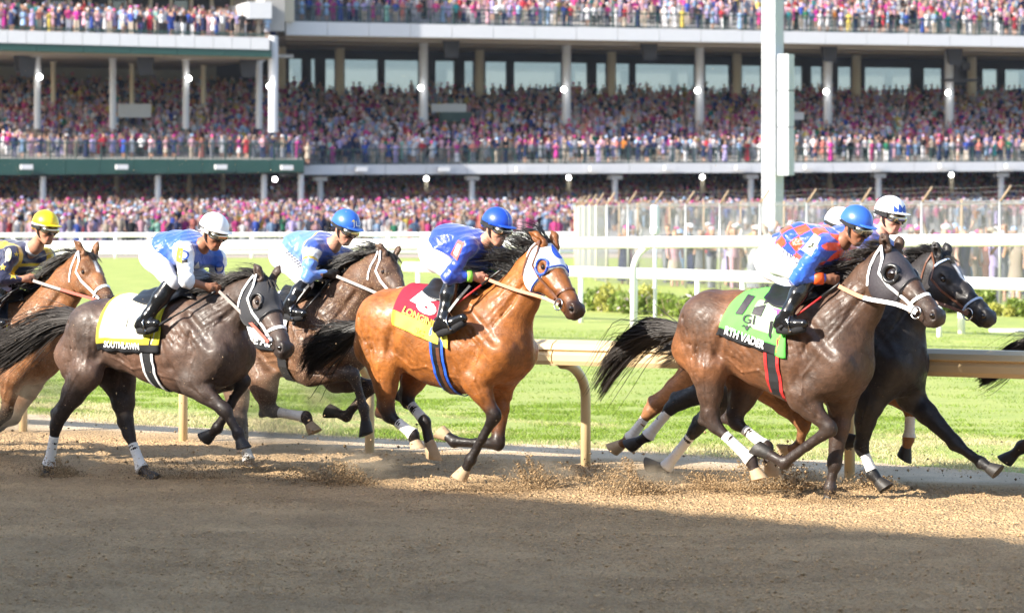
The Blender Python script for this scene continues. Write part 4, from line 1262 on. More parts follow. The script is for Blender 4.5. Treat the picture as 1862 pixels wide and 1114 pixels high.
        pr.append(cone(fm, lerp(kn, el, .10), .082, .054, .035, .1 * d1, .85 * d1, YA, .8))
        kb = unit(unit(el - kn) + unit(ff - kn)); kb = kb if kb @ kb > .5 else np.array([-1, 0, 0.])
        kd = unit(np.cross(unit(ff - kn), np.array([0, 1.0, 0])))
        if kd[0] > 0: kd = -kd
        pr.append(ell(kn, (.054, .048, .058), None, .022, d1))
        pr.append(ell(kn + kd * .036 + unit(el - kn) * .02, (.024, .024, .03), None, .02, d1))
        pr.append(cone(lerp(kn, ff, .18) + kd * .022, lerp(kn, ff, .93) + kd * .022, .017, .018, .010, d1, d1))
        pr.append(ell(ff + kd * .026, (.023, .026, .026), None, .02, d1))
        pr.append(cone(lerp(kn, el, .08), lerp(kn, ff, .14), .048, .042, .025, d1, d1))
        cm = lerp(kn, ff, .5)
        pr.append(cone(lerp(kn, ff, .1), cm, .042, .031, .02, d1, d1))
        pr.append(cone(cm, ff, .031, .037, .02, d1, d1))
        pr.append(ell(ff, (.042, .038, .044), None, .02, d1))
        pc = lerp(ff, ftoe, .56)
        pr.append(cone(ff, pc, .038, .039, .02, d1, d1))
        legs['f' + key] = (kn, ff, pc, ftoe, sp.get('hoof_' + 'f' + key, 'hoof_dark'), sp.get('wrap_f' + key))
        # muscle relief
        s_ = sg
        sx = lambda p, y: np.array([p[0], s_ * y, p[2]])
        pr.append(groove(sx(wt + np.array([.10, 0, .02]), rc * .62), sx(shp + np.array([.02, 0, .08]), rc * .82), .032, .028))
        pr.append(groove(sx(wt + np.array([-.16, 0, -.08]), rg * .66), sx(el + np.array([-.14, 0, .12]), rg * .64), .028, .030))
        pr.append(groove(sx(lerp(wt, shp, .45), rc * .74), sx(el + np.array([0, 0, .14]), rc * .72), .018, .022))
        pr.append(groove(sx(loin + np.array([-.02, 0, -.02]), rl * .76), sx(st + np.array([.10, 0, .10]), rl * .72), .034, .042))
        pr.append(groove(sx(hip + np.array([-.02, 0, .05]), rh * .86), sx(st + np.array([-.06, 0, .10]), rh * .80), .024, .024))
        pr.append(groove(sx(hip + np.array([-.14, 0, .06]), rh * .78), sx(lerp(bs, st, .7), rh * .70), .026, .024))
        pr.append(groove(lerp(st, hk, .2) + np.array([.01, s_ * .09, 0]), lerp(st, hk, .75) + np.array([0, s_ * .05, 0]), .012, .015))
        pr.append(groove(lerp(el, kn, .12) + np.array([0, s_ * .075, 0]), lerp(el, kn, .7) + np.array([0, s_ * .04, 0]), .011, .013))
        pr.append(groove(lerp(el, kn, .05) + np.array([.05, s_ * .06, 0]), lerp(el, kn, .55) + np.array([.03, s_ * .04, 0]), .010, .011))
        pr.append(groove(sx(nc[0] + np.array([.02, 0, -nr[0] * .35]), nr[0] * .62), sx(nc[2] + np.array([0, 0, -nr[2] * .45]), nr[2] * .5), .026, .024))
        pr.append(groove(sx(nc[0] + np.array([.0, 0, nr[0] * .3]), nr[0] * .60), sx(nc[2] + np.array([0, 0, nr[2] * .2]), nr[2] * .54), -.008, .05))
        # shoulder, forearm and quarter muscles standing proud
        pr.append(groove(sx(lerp(tri, el, .1) + np.array([-.03, 0, .04]), rc * .80), sx(lerp(tri, el, .8) + np.array([-.03, 0, 0]), rc * .74), -.020, .042))
        pr.append(groove(sx(lerp(shp, wt, .15), rc * .80), sx(lerp(shp, wt, .8), rc * .76), -.012, .04))
        pr.append(groove(sx(lerp(hip_s, st, .25) + np.array([.10, 0, .03]), rh * .80), sx(lerp(hip_s, st, .85) + np.array([.07, 0, 0]), rh * .72), -.018, .048))
        pr.append(groove(sx(lerp(bs, st, .1), rh * .74), sx(lerp(bs, hk, .45), rh * .58), -.018, .042))
        pr.append(groove(sx(girth + np.array([-.02, 0, -rg * .45]), rg * .62), sx(loin + np.array([.05, 0, -rl * .62]), rl * .62), .010, .03))
        pr.append(groove(sx(hip + np.array([.14, 0, rh * .62]), rh * .48), sx(hip + np.array([.10, 0, rh * .50]), rh * .56), -.016, .04))
        for j in range(6):
            u0 = barrel[0] + (j - 3.2) * .075
            pr.append(groove((u0 + .02, s_ * rb * .70, barrel[2] + .05), (u0 - .04, s_ * rb * .68, barrel[2] - rb * .55), -.0065, .018))
    # fibres, wrinkles and veins showing through the thin skin
    rv = np.random.default_rng(int(abs(sp['x0'])) + 3)
    z3 = lambda p, dx=0, dz=0: np.array([p[0] + dx, 0, p[2] + dz])
    el_, kn_ = L(*sp['foreN'][0], -.17), L(*sp['foreN'][1], -.12); st_, hk_ = L(*sp['hindN'][0], -.17), L(*sp['hindN'][1], -.13)
    def fib(a, b, amp, w, n=4):
        pts = [lerp(a, b, t) + np.array([rv.normal() * .008, 0, rv.normal() * .008]) for t in np.linspace(0, 1, n + 1)]
        for i in range(n): pr.append(groove(pts[i], pts[i + 1], 1.35 * amp * (1 - abs(i / (n - 1) - .5)), w, 60))
    for i in range(6):
        fib(z3(girth, -.12 + .055 * i, rg * .42), z3(el_, -.10 + .045 * i, .26), .0075, .012)
    for i in range(5):
        f0 = -.55 + .26 * i
        fib(z3(nc[0], 0, nr[0] * f0), z3(nc[2], 0, nr[2] * f0), .006, .011, 5)
    for i in range(5):
        fib(z3(hip, -.10 + .06 * i, .03), z3(st_, -.10 + .045 * i, .02), .007, .012)
    for i in range(3):
        fib(z3(hip, -.20 + .05 * i, -.02), z3(lerp(st_, hk_, .35), -.05 + .02 * i, 0), .008, .012)
    for i in range(4):
        fib(z3(loin, .02 + .03 * i, -rl * .45 + .03 * i), z3(loin, .16 + .04 * i, -rl * .82 + .02 * i), .005, .010, 3)
    vp = [z3(el_, -.06, .02), z3(girth, -.10, -rg * .62), z3(barrel, .05, -rb * .60), z3(barrel, -.12, -rb * .66), z3(loin, .0, -rl * .60)]
    for i in range(4): pr.append(groove(vp[i], vp[i + 1], -.010, .010, 60))
    vp = [z3(chest, .06, rc * .2), z3(el_, .06, .16), z3(el_, .05, .02), lerp(el_, kn_, .6) * [1, 0, 1]]
    for i in range(3): pr.append(groove(vp[i], vp[i + 1], -.009, .010, 60))
    vp = [z3(st_, .02, .02), lerp(st_, hk_, .35) * [1, 0, 1], lerp(st_, hk_, .9) * [1, 0, 1]]
    for i in range(2): pr.append(groove(vp[i], vp[i + 1], -.009, .010, 60))
    fib(z3(nc[3], -.02, -nr[3] * .9), z3(nc[3], .03, nr[3] * .3), .008, .012, 3); fib(z3(nc[3], -.06, -nr[3] * .9), z3(nc[3], -.01, nr[3] * .2), .007, .012, 3)
    allp = pr + hp + ears
    V, Q = mesh_sdf(allp, .0102, post=lambda d, p: d + .0025 * wob(p, 26.0, sp['x0']) + .0018 * wob(p, 55.0, 3.0))
    sh = shade_weights(allp, V)
    coat, pts_c, tan = np.array(sp['coat']), np.array(sp['points']), np.array(sp.get('tan', sp['coat']))
    s1 = np.clip(sh, 0, 1)[:, None]; s2 = np.clip(-sh, 0, 1)[:, None]
    cc = coat * (1 - s1) + pts_c * s1
    cc = cc * (1 - s2) + tan * s2
    # markings: white blaze
    if 'blaze' in sp:
        hx = ((V - P0) @ fw) / hs; hy = ((V - P0) @ lt) / hs; hz = ((V - P0) @ do) / hs
        b0, b1, bw, bz = sp['blaze']
        mk_ = np.clip((bw - np.abs(hy)) / .012, 0, 1) * np.clip((hx - b0) / .03, 0, 1) * np.clip((b1 - hx) / .03, 0, 1) * (hz > bz)
        cc = cc * (1 - mk_[:, None]) + np.array([.75, .72, .70]) * mk_[:, None]
    body = mk('body', V, Q, sp['mat'], root, cols=cc)
    bv = bvh_of(V, Q)
    out = dict(F=F, root=root, bvh=bv, H=H, FR=FR, hs=hs, P0=P0, ctr=ctr, rr=rr, sp=sp, nc=nc, nr=nr, V=V)
    # eyes
    for sg in (-1, 1):
        e = MB(); c = H(.178, sg * .077, -.078); r = .020 * hs
        e.lathe([(.001, -r), (r * .5, -r * .87), (r * .87, -r * .5), (r, 0), (r * .87, r * .5), (r * .5, r * .87), (.001, r)], c, 12, axis=lt)
        e.build('eye', M['eye'], root)
        e = MB(); c = H(.574, sg * .058, -.066); ax_n = unit(lt * sg * .85 + fw * .5 + do * .2); r = .017 * hs
        e.lathe([(.001, -r * .6), (r * .8, -r * .4), (r, 0), (r * .8, r * .35), (.001, r * .4)], c, 12, axis=ax_n); e.build('nostril', M[sp.get('nostril', 'eye')], root)
    # ---- hooves and bandages
    for k_, (up, ft, pc, to, hm, wr) in legs.items():
        d = unit(to - pc); up_d = unit(ft - pc)
        fwd = unit(d - up_d * 0)
        hb = MB()
        ax = unit(to - pc)
        # sole leans: the front wall is longer than the heel
        front = unit(np.cross(np.array([0, 1.0, 0]), ax))
        if front[0] < 0: front = -front
        if k_ in sp.get('flip', ()): front = -front
        n = 14; V_, F_ = [], []
        Lh = np.linalg.norm(to - pc) * .95 + .02
        for j, (r_, h_) in enumerate([(.040, -.015), (.045, .0), (.052, .45), (.058, .97), (.054, 1.0)]):
            for q in range(n):
                th = 2 * math.pi * q / n
                ff_, ss_ = math.cos(th), math.sin(th)
                hh = (h_ * Lh if h_ > 0 else h_) * (1 + .16 * ff_ if h_ > 0 else 1)
                sl = ff_ * .030 * max(h_, 0)
                V_.append(pc + ax * hh + front * (ff_ * r_ + max(h_, 0) * .012 + sl * .3) + np.array([0, 1, 0]) * ss_ * r_ * .92)
        for j in range(4):
            for q in range(n):
                F_.append((j * n + q, j * n + (q + 1) % n, (j + 1) * n + (q + 1) % n, (j + 1) * n + q))
        F_.append(tuple(range(n))); F_.append(tuple(range(5 * n - 1, 4 * n - 1, -1)))
        o = mk('hoof', V_, F_, M[hm], root); autosmooth(o, 50)
        if wr:
            t0, t1, matw = wr
            w = MB(); pts, rad = [], []
            for j in range(25):
                t = t0 + (t1 - t0) * j / 24
                pts.append(lerp(up, ft, t) if t <= 1 else lerp(ft, pc, t - 1))
                base = .043 - .007 * math.sin(min(max(t, 0), 1) * math.pi) + (.010 * max(0, 1 - abs(t - 1) * 6))
                rad.append(base * 1.06 + (.0022 if j % 3 == 0 else 0) + .001)
            w.tube(pts, rad, 14)
            w.build('leg_bandage', M[matw], root)
    # ---- tail
    tl = sp['tail']; ty = sp.get('taily', 0)
    tpts = [L(x, y, ty * i) for i, (x, y, w) in enumerate(tl)]; tw = [w * F.mpp(x) for x, y, w in tl]
    tr0 = tpts[0]
    def start(r0):
        th = r0.random() * 6.283; q = math.sqrt(r0.random())
        cl = int(r0.integers(46)); rc_ = np.random.default_rng(cl + 900)
        co = rc_.normal(size=2) * .5; fly = r0.random() < .12
        return dict(o=np.array([math.cos(th) * q, math.sin(th) * q]) * .55 + co * .6, o2=co * (1.5 if not fly else 2.2) + r0.normal(size=2) * (.16 if not fly else .9), l=(.6 + .5 * rc_.random()) * (.85 + .25 * r0.random()), ph=rc_.random() * 6.28 + r0.normal() * .35, am=rc_.random() * .9 + .2 + fly * .8, w=.5 + .9 * r0.random())
    def path(par, t):
        u = t * par['l']
        c = catmull(tpts, u); w = float(np.interp(u, np.linspace(0, 1, len(tw)), tw))
        wav = par['am'] * math.sin(par['ph'] + u * 7) * .30 * u
        oo = par['o'] * (1 - u) + par['o2'] * u
        return c + np.array([.2 * oo[0] * w + .06 * wav, oo[0] * w * .6 + .25 * wav * w, (oo[1] * .85 + wav) * w])
    strands('tail', sp.get('hair', HAIR), root, int(sp.get('tail_n', 420) * 1.9), start, path, .0036, 10, 3, int(sp['x0']) + 5)
    # ---- mane
    crest = []
    for i in range(len(nc)):
        j0, j1 = max(i - 1, 0), min(i + 1, 3)
        ax = unit(nc[j1] - nc[j0]); nrm = np.array([-ax[2], 0, ax[0]])
        crest.append(nc[i] + nrm * nr[i] * .93)
    crest[0] = lerp(crest[0], crest[1], .35)
    crest.append(H(.03, 0, .0))
    mdx, mdy, mlen = sp.get('mane', (-60, -18, 1.0))
    md = L(nk[2][0] + mdx, nk[2][1] + mdy) - L(nk[2][0], nk[2][1])
    mL = np.linalg.norm(md); md = md / mL
    def mstart(r0):
        cl = int(r0.integers(34)); rc_ = np.random.default_rng(cl + 300)
        return dict(u=min(max((cl + .5) / 34 + r0.normal() * .022, 0), 1), y=(r0.random() - .5) * .045, l=mL * (.5 + .6 * rc_.random()) * (.75 + .4 * r0.random()), j=rc_.normal(size=3) * .30 + r0.normal(size=3) * .12, ph=rc_.random() * 6 + r0.normal() * .3, w=.5 + .8 * r0.random())
    def mpath(par, t):
        c = catmull(crest, par['u'])
        tan_ = unit(catmull(crest, min(par['u'] + .05, 1)) - catmull(crest, max(par['u'] - .05, 0)))
        nn = np.array([-tan_[2], 0, tan_[0]])
        dd = unit(md + par['j'] * .6)
        wv = math.sin(par['ph'] + t * 5) * .02 * t
        return c + np.array([0, par['y'] - .02 * t * 2, 0]) + nn * (.015 + .06 * t - .03 * t * t) * (mlen) + dd * par['l'] * (t ** 1.25) + np.array([wv, wv * .6, wv - .07 * t * t * par['l'] / .25])
    strands('mane', sp.get('hair', HAIR), root, 620, mstart, mpath, .0034, 7, 3, int(sp['x0']) + 9)
    # forelock
    fl = H(.01, 0, .0)
    def fstart(r0): return dict(y=(r0.random() - .5) * .05, j=r0.normal(size=3) * .2, l=.10 + .10 * r0.random(), w=.8)
    def fpath(par, t): return fl + lt * par['y'] + (fw * .9 + par['j'] * .5 + do * (.25 - .2 * t)) * par['l'] * t + do * .012
    if sp.get('forelock', True): strands('forelock', sp.get('hair', HAIR), root, 40, fstart, fpath, .004, 5, 3, 4)
    out['allhead'] = hp; out['crest'] = crest
    tack(out)
    return out

def cast(out, origin, direction, off=.0):
    h = out['bvh'].ray_cast(Vector(origin), Vector(unit(direction)))
    if h[0] is None: return None
    nrm = np.array(h[1])
    if nrm @ np.asarray(direction) > 0: nrm = -nrm
    return np.array(h[0]) + nrm * off

def px_cast(out, px, py, off=.006, bvh=None):
    """point of the animal's surface met by the sight line of a photo pixel, in local coordinates"""
    F = out['F']; o = F.cam_local()
    tgt = F.L(px, py, 0)
    d = unit(tgt - o)
    h = (bvh or out['bvh']).ray_cast(Vector(o), Vector(d))
    if h[0] is None: return None
    nrm = np.array(h[1])
    if nrm @ d > 0: nrm = -nrm
    return np.array(h[0]) + nrm * off

def ribbon(name, pts, wid, mat, parent, thick=.004, nrm=None, center=None):
    """flat strap along pts; its face looks away from `center` (or along nrm)"""
    pts = [np.asarray(p, dtype=float) for p in pts]
    V_, F_ = [], []
    for i, p in enumerate(pts):
        t = unit(pts[min(i + 1, len(pts) - 1)] - pts[max(i - 1, 0)])
        n = np.asarray(nrm[i] if nrm is not None and isinstance(nrm, list) else nrm, dtype=float) if nrm is not None else unit(p - center)
        s_ = unit(np.cross(t, n)); n = unit(np.cross(s_, t))
        for a, b in ((-1, -1), (1, -1), (1, 1), (-1, 1)):
            V_.append(p + s_ * a * wid / 2 + n * b * thick / 2)
    for i in range(len(pts) - 1):
        for k in range(4):
            F_.append((i * 4 + k, i * 4 + (k + 1) % 4, (i + 1) * 4 + (k + 1) % 4, (i + 1) * 4 + k))
    F_.append((0, 1, 2, 3)); n = len(pts) * 4; F_.append((n - 1, n - 2, n - 3, n - 4))
    return mk(name, V_, F_, mat, parent, smooth=False)

def tack(out):
    sp, H, FR, hs, root, F = out['sp'], out['H'], out['FR'], out['hs'], out['root'], out['F']
    fw, lt, do = FR
    off = .012 if 'hood' in sp else .006
    bc = sp.get('bridle', 'white'); bm = M[bc]; bw = sp.get('bridle_w', .022)
    # hood with eye holes
    if 'hood' in sp:
        hm, trim, hx0, hx1 = sp['hood'][:4]
        P0 = out['P0']
        def post(d, p):
            q = p - P0
            x, y, z = (q @ fw) / hs, (q @ lt) / hs, (q @ do) / hs
            g = np.maximum(np.maximum((x - hx1 - sp.get('hoodslope', .10) * np.clip(-z - .05, 0, .2)), (hx0 - x) + .25 * np.clip(-z - .10, 0, .2)), -z - .285) * hs
            ey = np.sqrt((x - .178) ** 2 + (z + .078) ** 2) - sp.get('eyehole', .050)
            return np.maximum(np.maximum(d - .008, g), np.where(np.abs(y) > .03, -ey * hs, -1))
        V_, Q_ = mesh_sdf([q for q in out['allhead'] if q.op == 'add'] + [cone(out['nc'][3], H(.06, 0, -.10), out['nr'][3] * .95, .085 * hs, .06, ax=lt, f=.72)], .008, post)
        ho = mk('hood', V_, Q_, M[hm], root)
        out['hood_bvh'] = bvh_of(V_, Q_)
        # rims: eye cups and lower hem
        def hood_ring(fun, n, closed=True):
            res = []
            for j in range(n + 1):
                o, d = fun(j / n)
                h = out['hood_bvh'].ray_cast(Vector(o), Vector(d))
                if h[0] is not None: res.append(np.array(h[0]) - np.asarray(d) * .003)
            return res
        for sg in (-1, 1):
            er = sp.get('eyehole', .050) + .006
            ring = hood_ring(lambda t: (H(.178 + er * math.cos(6.2832 * t), sg * .3, -.078 + er * math.sin(6.2832 * t)), -sg * lt), 22)
            if len(ring) > 8:
                w = MB(); w.tube(ring, sp.get('cup_r', .008) * hs, 8); w.build('eye_cup', M[trim], ho)
                if sp.get('cup_fill'):
                    c_ = H(.178, sg * .080, -.078); w = MB(); w.lathe([(.052, -.012), (.050, .012), (.030, .026), (.004, .030)], c_, 16, axis=sg * lt); w.build('eye_shield', M['eye'], ho)
        hem = [H(hx1 - .012 + .10 * max(0, -(-.09 + .18 * math.sin(th)) - .05), 0, 0) * 0 for th in ()]
        ring = []
        for j in range(30):
            th = 2 * math.pi * j / 29
            zc = -.10
            dv = math.cos(th) * lt + math.sin(th) * do
            zz = zc + math.sin(th) * .07
            xx = hx1 - .012 + sp.get('hoodslope', .10) * min(max(-zz - .05, 0), .2)
            o = H(xx, 0, zc) + dv * .35
            h = out['hood_bvh'].ray_cast(Vector(o), Vector(-dv))
            if h[0] is not None: ring.append(np.array(h[0]) + dv * .002)
        if len(ring) > 10:
            w = MB(); w.tube(ring, .006 * hs, 6); w.build('hem', M[trim], ho)
    tb = out.get('hood_bvh')
    def side(hx, hz, sg, o=off):
        q = cast(out, H(hx, sg * .35, hz), -sg * lt, .0)
        if tb:
            h = tb.ray_cast(Vector(H(hx, sg * .35, hz)), Vector(-sg * lt))
            if h[0] is not None:
                q2 = np.array(h[0])
                if q is None or (q2 - q) @ (sg * lt) > 0: q = q2
        return None if q is None else q + sg * lt * o * .8
    def loop(hx, tilt, name, mat, wid, zc=-.09):
        pts = []
        for j in range(25):
            th = 2 * math.pi * j / 24
            dv = math.cos(th) * lt + math.sin(th) * do
            o = H(hx + tilt * math.sin(th), 0, zc) + dv * .3
            q = cast(out, o, -dv, .007)
            if q is not None: pts.append(q)
        if len(pts) > 8: ribbon(name, pts, wid, mat, root, .006, center=H(hx, 0, zc))
    loop(sp.get('nose', .40), .02, 'noseband', M[sp.get('noseband', bc)], bw * 1.15)
    bit = (.475, -.128)
    for sg in (-1, 1):
        path = [(.0, -.0), (.05, -.05), (.10, -.105), (.20, -.115), (.30, -.115), (.40, -.12), (.462, -.125)] if not sp.get('double', True) else [(-.005, -.005), (.06, -.055), (.11, -.13), (.22, -.14), (.34, -.135), (.42, -.13), (.462, -.125)]
        pts = [side(a, b, sg) for a, b in path]; pts = [p for p in pts if p is not None]
        if len(pts) > 3: ribbon('cheek_strap', pts, bw, bm, root, .006, nrm=sg * lt)
        pts = [side(a, b, sg) for a, b in [(-.005, -.02), (.0, -.08), (.02, -.15), (.05, -.21), (.08, -.25)]]; pts = [p for p in pts if p is not None]
        if len(pts) > 3: ribbon('throat_latch', pts, bw * .9, bm, root, .006, nrm=sg * lt)
        c = H(bit[0], sg * .066, bit[1])
        w = MB(); w.tube([c + .036 * hs * (math.cos(th) * fw + math.sin(th) * do) for th in np.linspace(0, 6.2832, 19)], .0055, 6)
        w.build('bit_ring', M['steel'], root)
        out['bit%d' % sg] = c
    # browband
    pts = []
    for j in range(13):
        th = math.pi * j / 12
        dv = math.cos(th) * lt + math.sin(th) * do
        o = H(.075, 0, -.06) + dv * .3
        q = cast(out, o, -dv, .010 if tb is None else .018)
        if q is not None: pts.append(q)
    if sp.get('browband') and len(pts) > 4: ribbon('browband', pts, bw, M[sp['browband']], root, .006, center=H(.075, 0, -.08))
    for c_ in sp.get('checks', ()):
        pass

def drape(out, corners, off, nu=26, nv=36, wr=.006, both=True, thick=.006):
    """cloth lying over the back; corners: near bottom rear, near bottom front, spine rear, spine front as pixels"""
    F = out['F']; sp = out['sp']
    cx_ = np.array([c[0] for c in out['ctr']]); cz_ = np.array([c[2] for c in out['ctr']])
    br, bf, tr_, tf = corners
    pb = [px_cast(out, *p, 0) for p in (br, bf)]
    pb = [q if q is not None else F.L(*p, -.27) for q, p in zip(pb, (br, bf))]
    u_r, u_f = F.L(*tr_, 0)[0], F.L(*tf, 0)[0]
    P_ = np.zeros((nu + 1, 2 * nv + 1, 3))
    for i in range(nu + 1):
        s_ = i / nu
        ub = lerp(pb[0], pb[1], s_); ut = u_r + (u_f - u_r) * s_
        zc = float(np.interp(ub[0], cx_, cz_))
        th_b = math.atan2(ub[2] - zc, abs(ub[1]))
        for j in range(2 * nv + 1):
            t = (j - nv) / nv          # -1 near bottom .. 0 spine .. 1 far bottom
            at = abs(t); sg = -1 if t < 0 else 1
            th = math.pi / 2 + (th_b - math.pi / 2) * at
            u = ut + (ub[0] - ut) * at
            zcu = float(np.interp(u, cx_, cz_))
            dv = np.array([0, sg * math.cos(th), math.sin(th)])
            o = np.array([u, 0, zcu]) + dv * .9
            h = out['bvh'].ray_cast(Vector(o), Vector(-dv))
            q = np.array(h[0]) if h[0] is not None else np.array([u, 0, zcu]) + dv * .3
            wv = (math.sin(u * 31 + at * 5 + sp['x0']) * math.sin(at * 9 + u * 7) + .25 * math.sin(u * 63 - at * 8 + sp['x0'] * 2)) * wr * (0.25 + at ** 2)
            P_[i, j] = q + dv * (off + wv + wr * .6)
    return P_

def grid_mesh(name, P_, mat, parent, cols=None, thick=0.0):
    a, b = P_.shape[:2]
    idx = np.arange(a * b).reshape(a, b)
    f = np.stack([idx[:-1, :-1], idx[1:, :-1], idx[1:, 1:], idx[:-1, 1:]], -1).reshape(-1, 4)
    o = mk(name, P_.reshape(-1, 3), f, mat, parent, cols=cols)
    if thick:
        md = o.modifiers.new('thickness', 'SOLIDIFY'); md.thickness = thick; md.offset = 1
    return o

_font_cache = {}
def text_mesh(txt, bold=.02):
    key = (txt, bold)
    if key in _font_cache: return _font_cache[key]
    cu = bpy.data.curves.new('lettering', 'FONT'); cu.body = txt; cu.offset = bold; cu.resolution_u = 3
    ob = bpy.data.objects.new('lettering', cu); COL.objects.link(ob)
    dg = bpy.context.evaluated_depsgraph_get()
    me = ob.evaluated_get(dg).to_mesh()
    v = np.array([p.co[:] for p in me.vertices]); f = [tuple(p.vertices) for p in me.polygons]
    ob.evaluated_get(dg).to_mesh_clear()
    bpy.data.objects.remove(ob); bpy.data.curves.remove(cu)
    v[:, 0] -= v[:, 0].min(); v[:, 1] -= v[:, 1].min()
    v[:, 0] /= v[:, 0].max(); v[:, 1] /= v[:, 1].max()
    _font_cache[key] = (v, f)
    return v, f

def refine(v, f, maxlen):
    """split long edges of flat print so that it can follow a curved surface"""
    import bmesh
    bm = bmesh.new()
    vs = [bm.verts.new(p) for p in v]
    for q in f:
        try: bm.faces.new([vs[i] for i in q])
        except ValueError: pass
    bmesh.ops.triangulate(bm, faces=bm.faces[:])
    for _ in range(6):
        ed = [e for e in bm.edges if e.calc_length() > maxlen]
        if not ed: break
        bmesh.ops.subdivide_edges(bm, edges=ed, cuts=1)
        bmesh.ops.triangulate(bm, faces=bm.faces[:])
    bm.verts.index_update()
    V_ = np.array([p.co[:] for p in bm.verts]); F_ = [tuple(x.index for x in q.verts) for q in bm.faces]
    bm.free()
    return V_, F_

def decal(name, shape, quad, out, bvhs, mat, parent, off=.003):
    if parent is out.get('cloth'): off += .014
    """print on a surface: unit-square shape mapped to a pixel quad (bl, br, tr, tl) and laid on the surface there"""
    v, f = shape
    v, f = refine(v[:, :3] if v.shape[1] >= 3 else v, f, .045 if name == 'lettering' else .09)
    bl, br, tr_, tl = [np.array(q, dtype=float) for q in quad]
    F = out['F']; o = F.cam_local()
    V_, ok = [], []
    for p in v:
        a, b = p[0], p[1]
        px = (bl * (1 - a) + br * a) * (1 - b) + (tl * (1 - a) + tr_ * a) * b
        tgt = F.L(px[0], px[1], 0); d = unit(tgt - o)
        best = None
        for bv in bvhs:
            h = bv.ray_cast(Vector(o), Vector(d))
            if h[0] is not None and (best is None or h[3] < best[3]): best = h
        if best is None: V_.append(tgt); ok.append(False)
        else: V_.append(np.array(best[0]) - d * off); ok.append(True)
    F_ = [q for q in f if all(ok[i] for i in q)]
    if not F_: return None
    return mk(name, V_, F_, mat, parent, smooth=False)

def shape_poly(pts): return np.array([(x, y, 0) for x, y in pts]), [tuple(range(len(pts)))]
def shape_ring(n=24, r1=.5, r0=.34):
    v = [(.5 + r * math.cos(2 * math.pi * k / n), .5 + r * math.sin(2 * math.pi * k / n), 0) for k in range(n) for r in (r1, r0)]
    return np.array(v), [(2 * k, 2 * ((k + 1) % n), 2 * ((k + 1) % n) + 1, 2 * k + 1) for k in range(n)]
def shape_disc(n=24): return shape_poly([(.5 + .5 * math.cos(2 * math.pi * k / n), .5 + .5 * math.sin(2 * math.pi * k / n)) for k in range(n)])
def shape_star(n=5): return shape_poly([(.5 + (.5 if k % 2 == 0 else .2) * math.sin(math.pi * k / n), .5 + (.5 if k % 2 == 0 else .2) * math.cos(math.pi * k / n)) for k in range(2 * n)])
UNIT = shape_poly([(0, 0), (1, 0), (1, 1), (0, 1)])

CLOTH = vcol('saddle cloth', .8, .2, bump=.25, scale=30, var=.03)

def saddle_cloth(out, corners, colour_fn, off=.012, name='saddle_cloth'):
    P_ = drape(out, corners, off, wr=.009)
    a, b = P_.shape[:2]; nv = (b - 1) // 2
    cols = np.zeros((a * b, 3))
    for i in range(a):
        for j in range(b):
            cols[i * b + j] = colour_fn(i / (a - 1), abs(j - nv) / nv)
    o = grid_mesh(name, P_, CLOTH, out['root'], cols, .006)
    idx = np.arange(a * b).reshape(a, b)
    f = np.stack([idx[:-1, :-1], idx[1:, :-1], idx[1:, 1:], idx[:-1, 1:]], -1).reshape(-1, 4)
    nrm = P_.reshape(-1, 3)
    out['cloth_bvh'] = BVHTree.FromPolygons([Vector(v) for v in (P_ + 0).reshape(-1, 3).tolist()], f.tolist())
    out['cloth'] = o
    return o

def girth_strap(out, px_top, px_bot, bands, off=.016):
    """strap round the barrel; bands: (offset along the horse, width, material)"""
    F = out['F']
    a, b = F.L(*px_top, -.2), F.L(*px_bot, -.1)
    cx_ = np.array([c[0] for c in out['ctr']]); cz_ = np.array([c[2] for c in out['ctr']])
    for du, w, m in bands:
        pts = []
        for j in range(41):
            th = 2 * math.pi * j / 40 + math.pi / 2
            sn = math.sin(th)
            u = (a[0] + b[0]) / 2 + (a[0] - b[0]) / 2 * sn + du
            zc = float(np.interp(u, cx_, cz_))
            dv = np.array([0, math.cos(th), sn])
            rm_ = float(np.interp(u, cx_, out['rr']))
            h = out['bvh'].ray_cast(Vector(np.array([u, 0, zc]) + dv * (rm_ * (1.2 if sn > 0 else 1.045))), Vector(-dv))
            rmax = float(np.interp(u, cx_, out['rr']))
            if h[0] is not None and .1 < (np.array(h[0]) - np.array([u, 0, zc])) @ dv < rmax * (1.22 if sn > 0 else 1.06):
                pts.append(np.array(h[0]) + dv * off)
        if len(pts) > 8:
            ribbon('girth', pts, w, M[m], out['root'], .006, center=np.array([pts[0][0], 0, cz_[3]]))

def saddle(out, px_r, px_f, zl=.0):
    """small racing saddle: seat along the spine and two flaps"""
    F = out['F']
    cx_ = np.array([c[0] for c in out['ctr']]); cz_ = np.array([c[2] for c in out['ctr']])
    ur, uf = F.L(*px_r)[0], F.L(*px_f)[0]
    nu, nv = 16, 16
    P_ = np.zeros((nu + 1, 2 * nv + 1, 3))
    for i in range(nu + 1):
        s_ = i / nu; u = ur + (uf - ur) * s_
        zc = float(np.interp(u, cx_, cz_))
        reach = .62 * (.55 + .45 * math.sin(math.pi * min(1, s_ * 1.15 + .1)))
        for j in range(2 * nv + 1):
            t = (j - nv) / nv; sg = -1 if t < 0 else 1
            th = math.pi / 2 - abs(t) * reach
            uu = u + .16 * abs(t) * s_
            dv = np.array([0, sg * math.cos(th), math.sin(th)])
            h = out['bvh'].ray_cast(Vector(np.array([uu, 0, zc]) + dv * .8), Vector(-dv))
            q = np.array(h[0]) if h[0] is not None else np.array([uu, 0, zc]) + dv * .32
            lift = .022 + (.022 * (abs(s_ - .45) * 2) ** 2 + .010) * max(0, 1 - abs(t) * 2.2)
            P_[i, j] = q + dv * lift
    return grid_mesh('saddle', P_, M['black'], out['root'], None, .012)

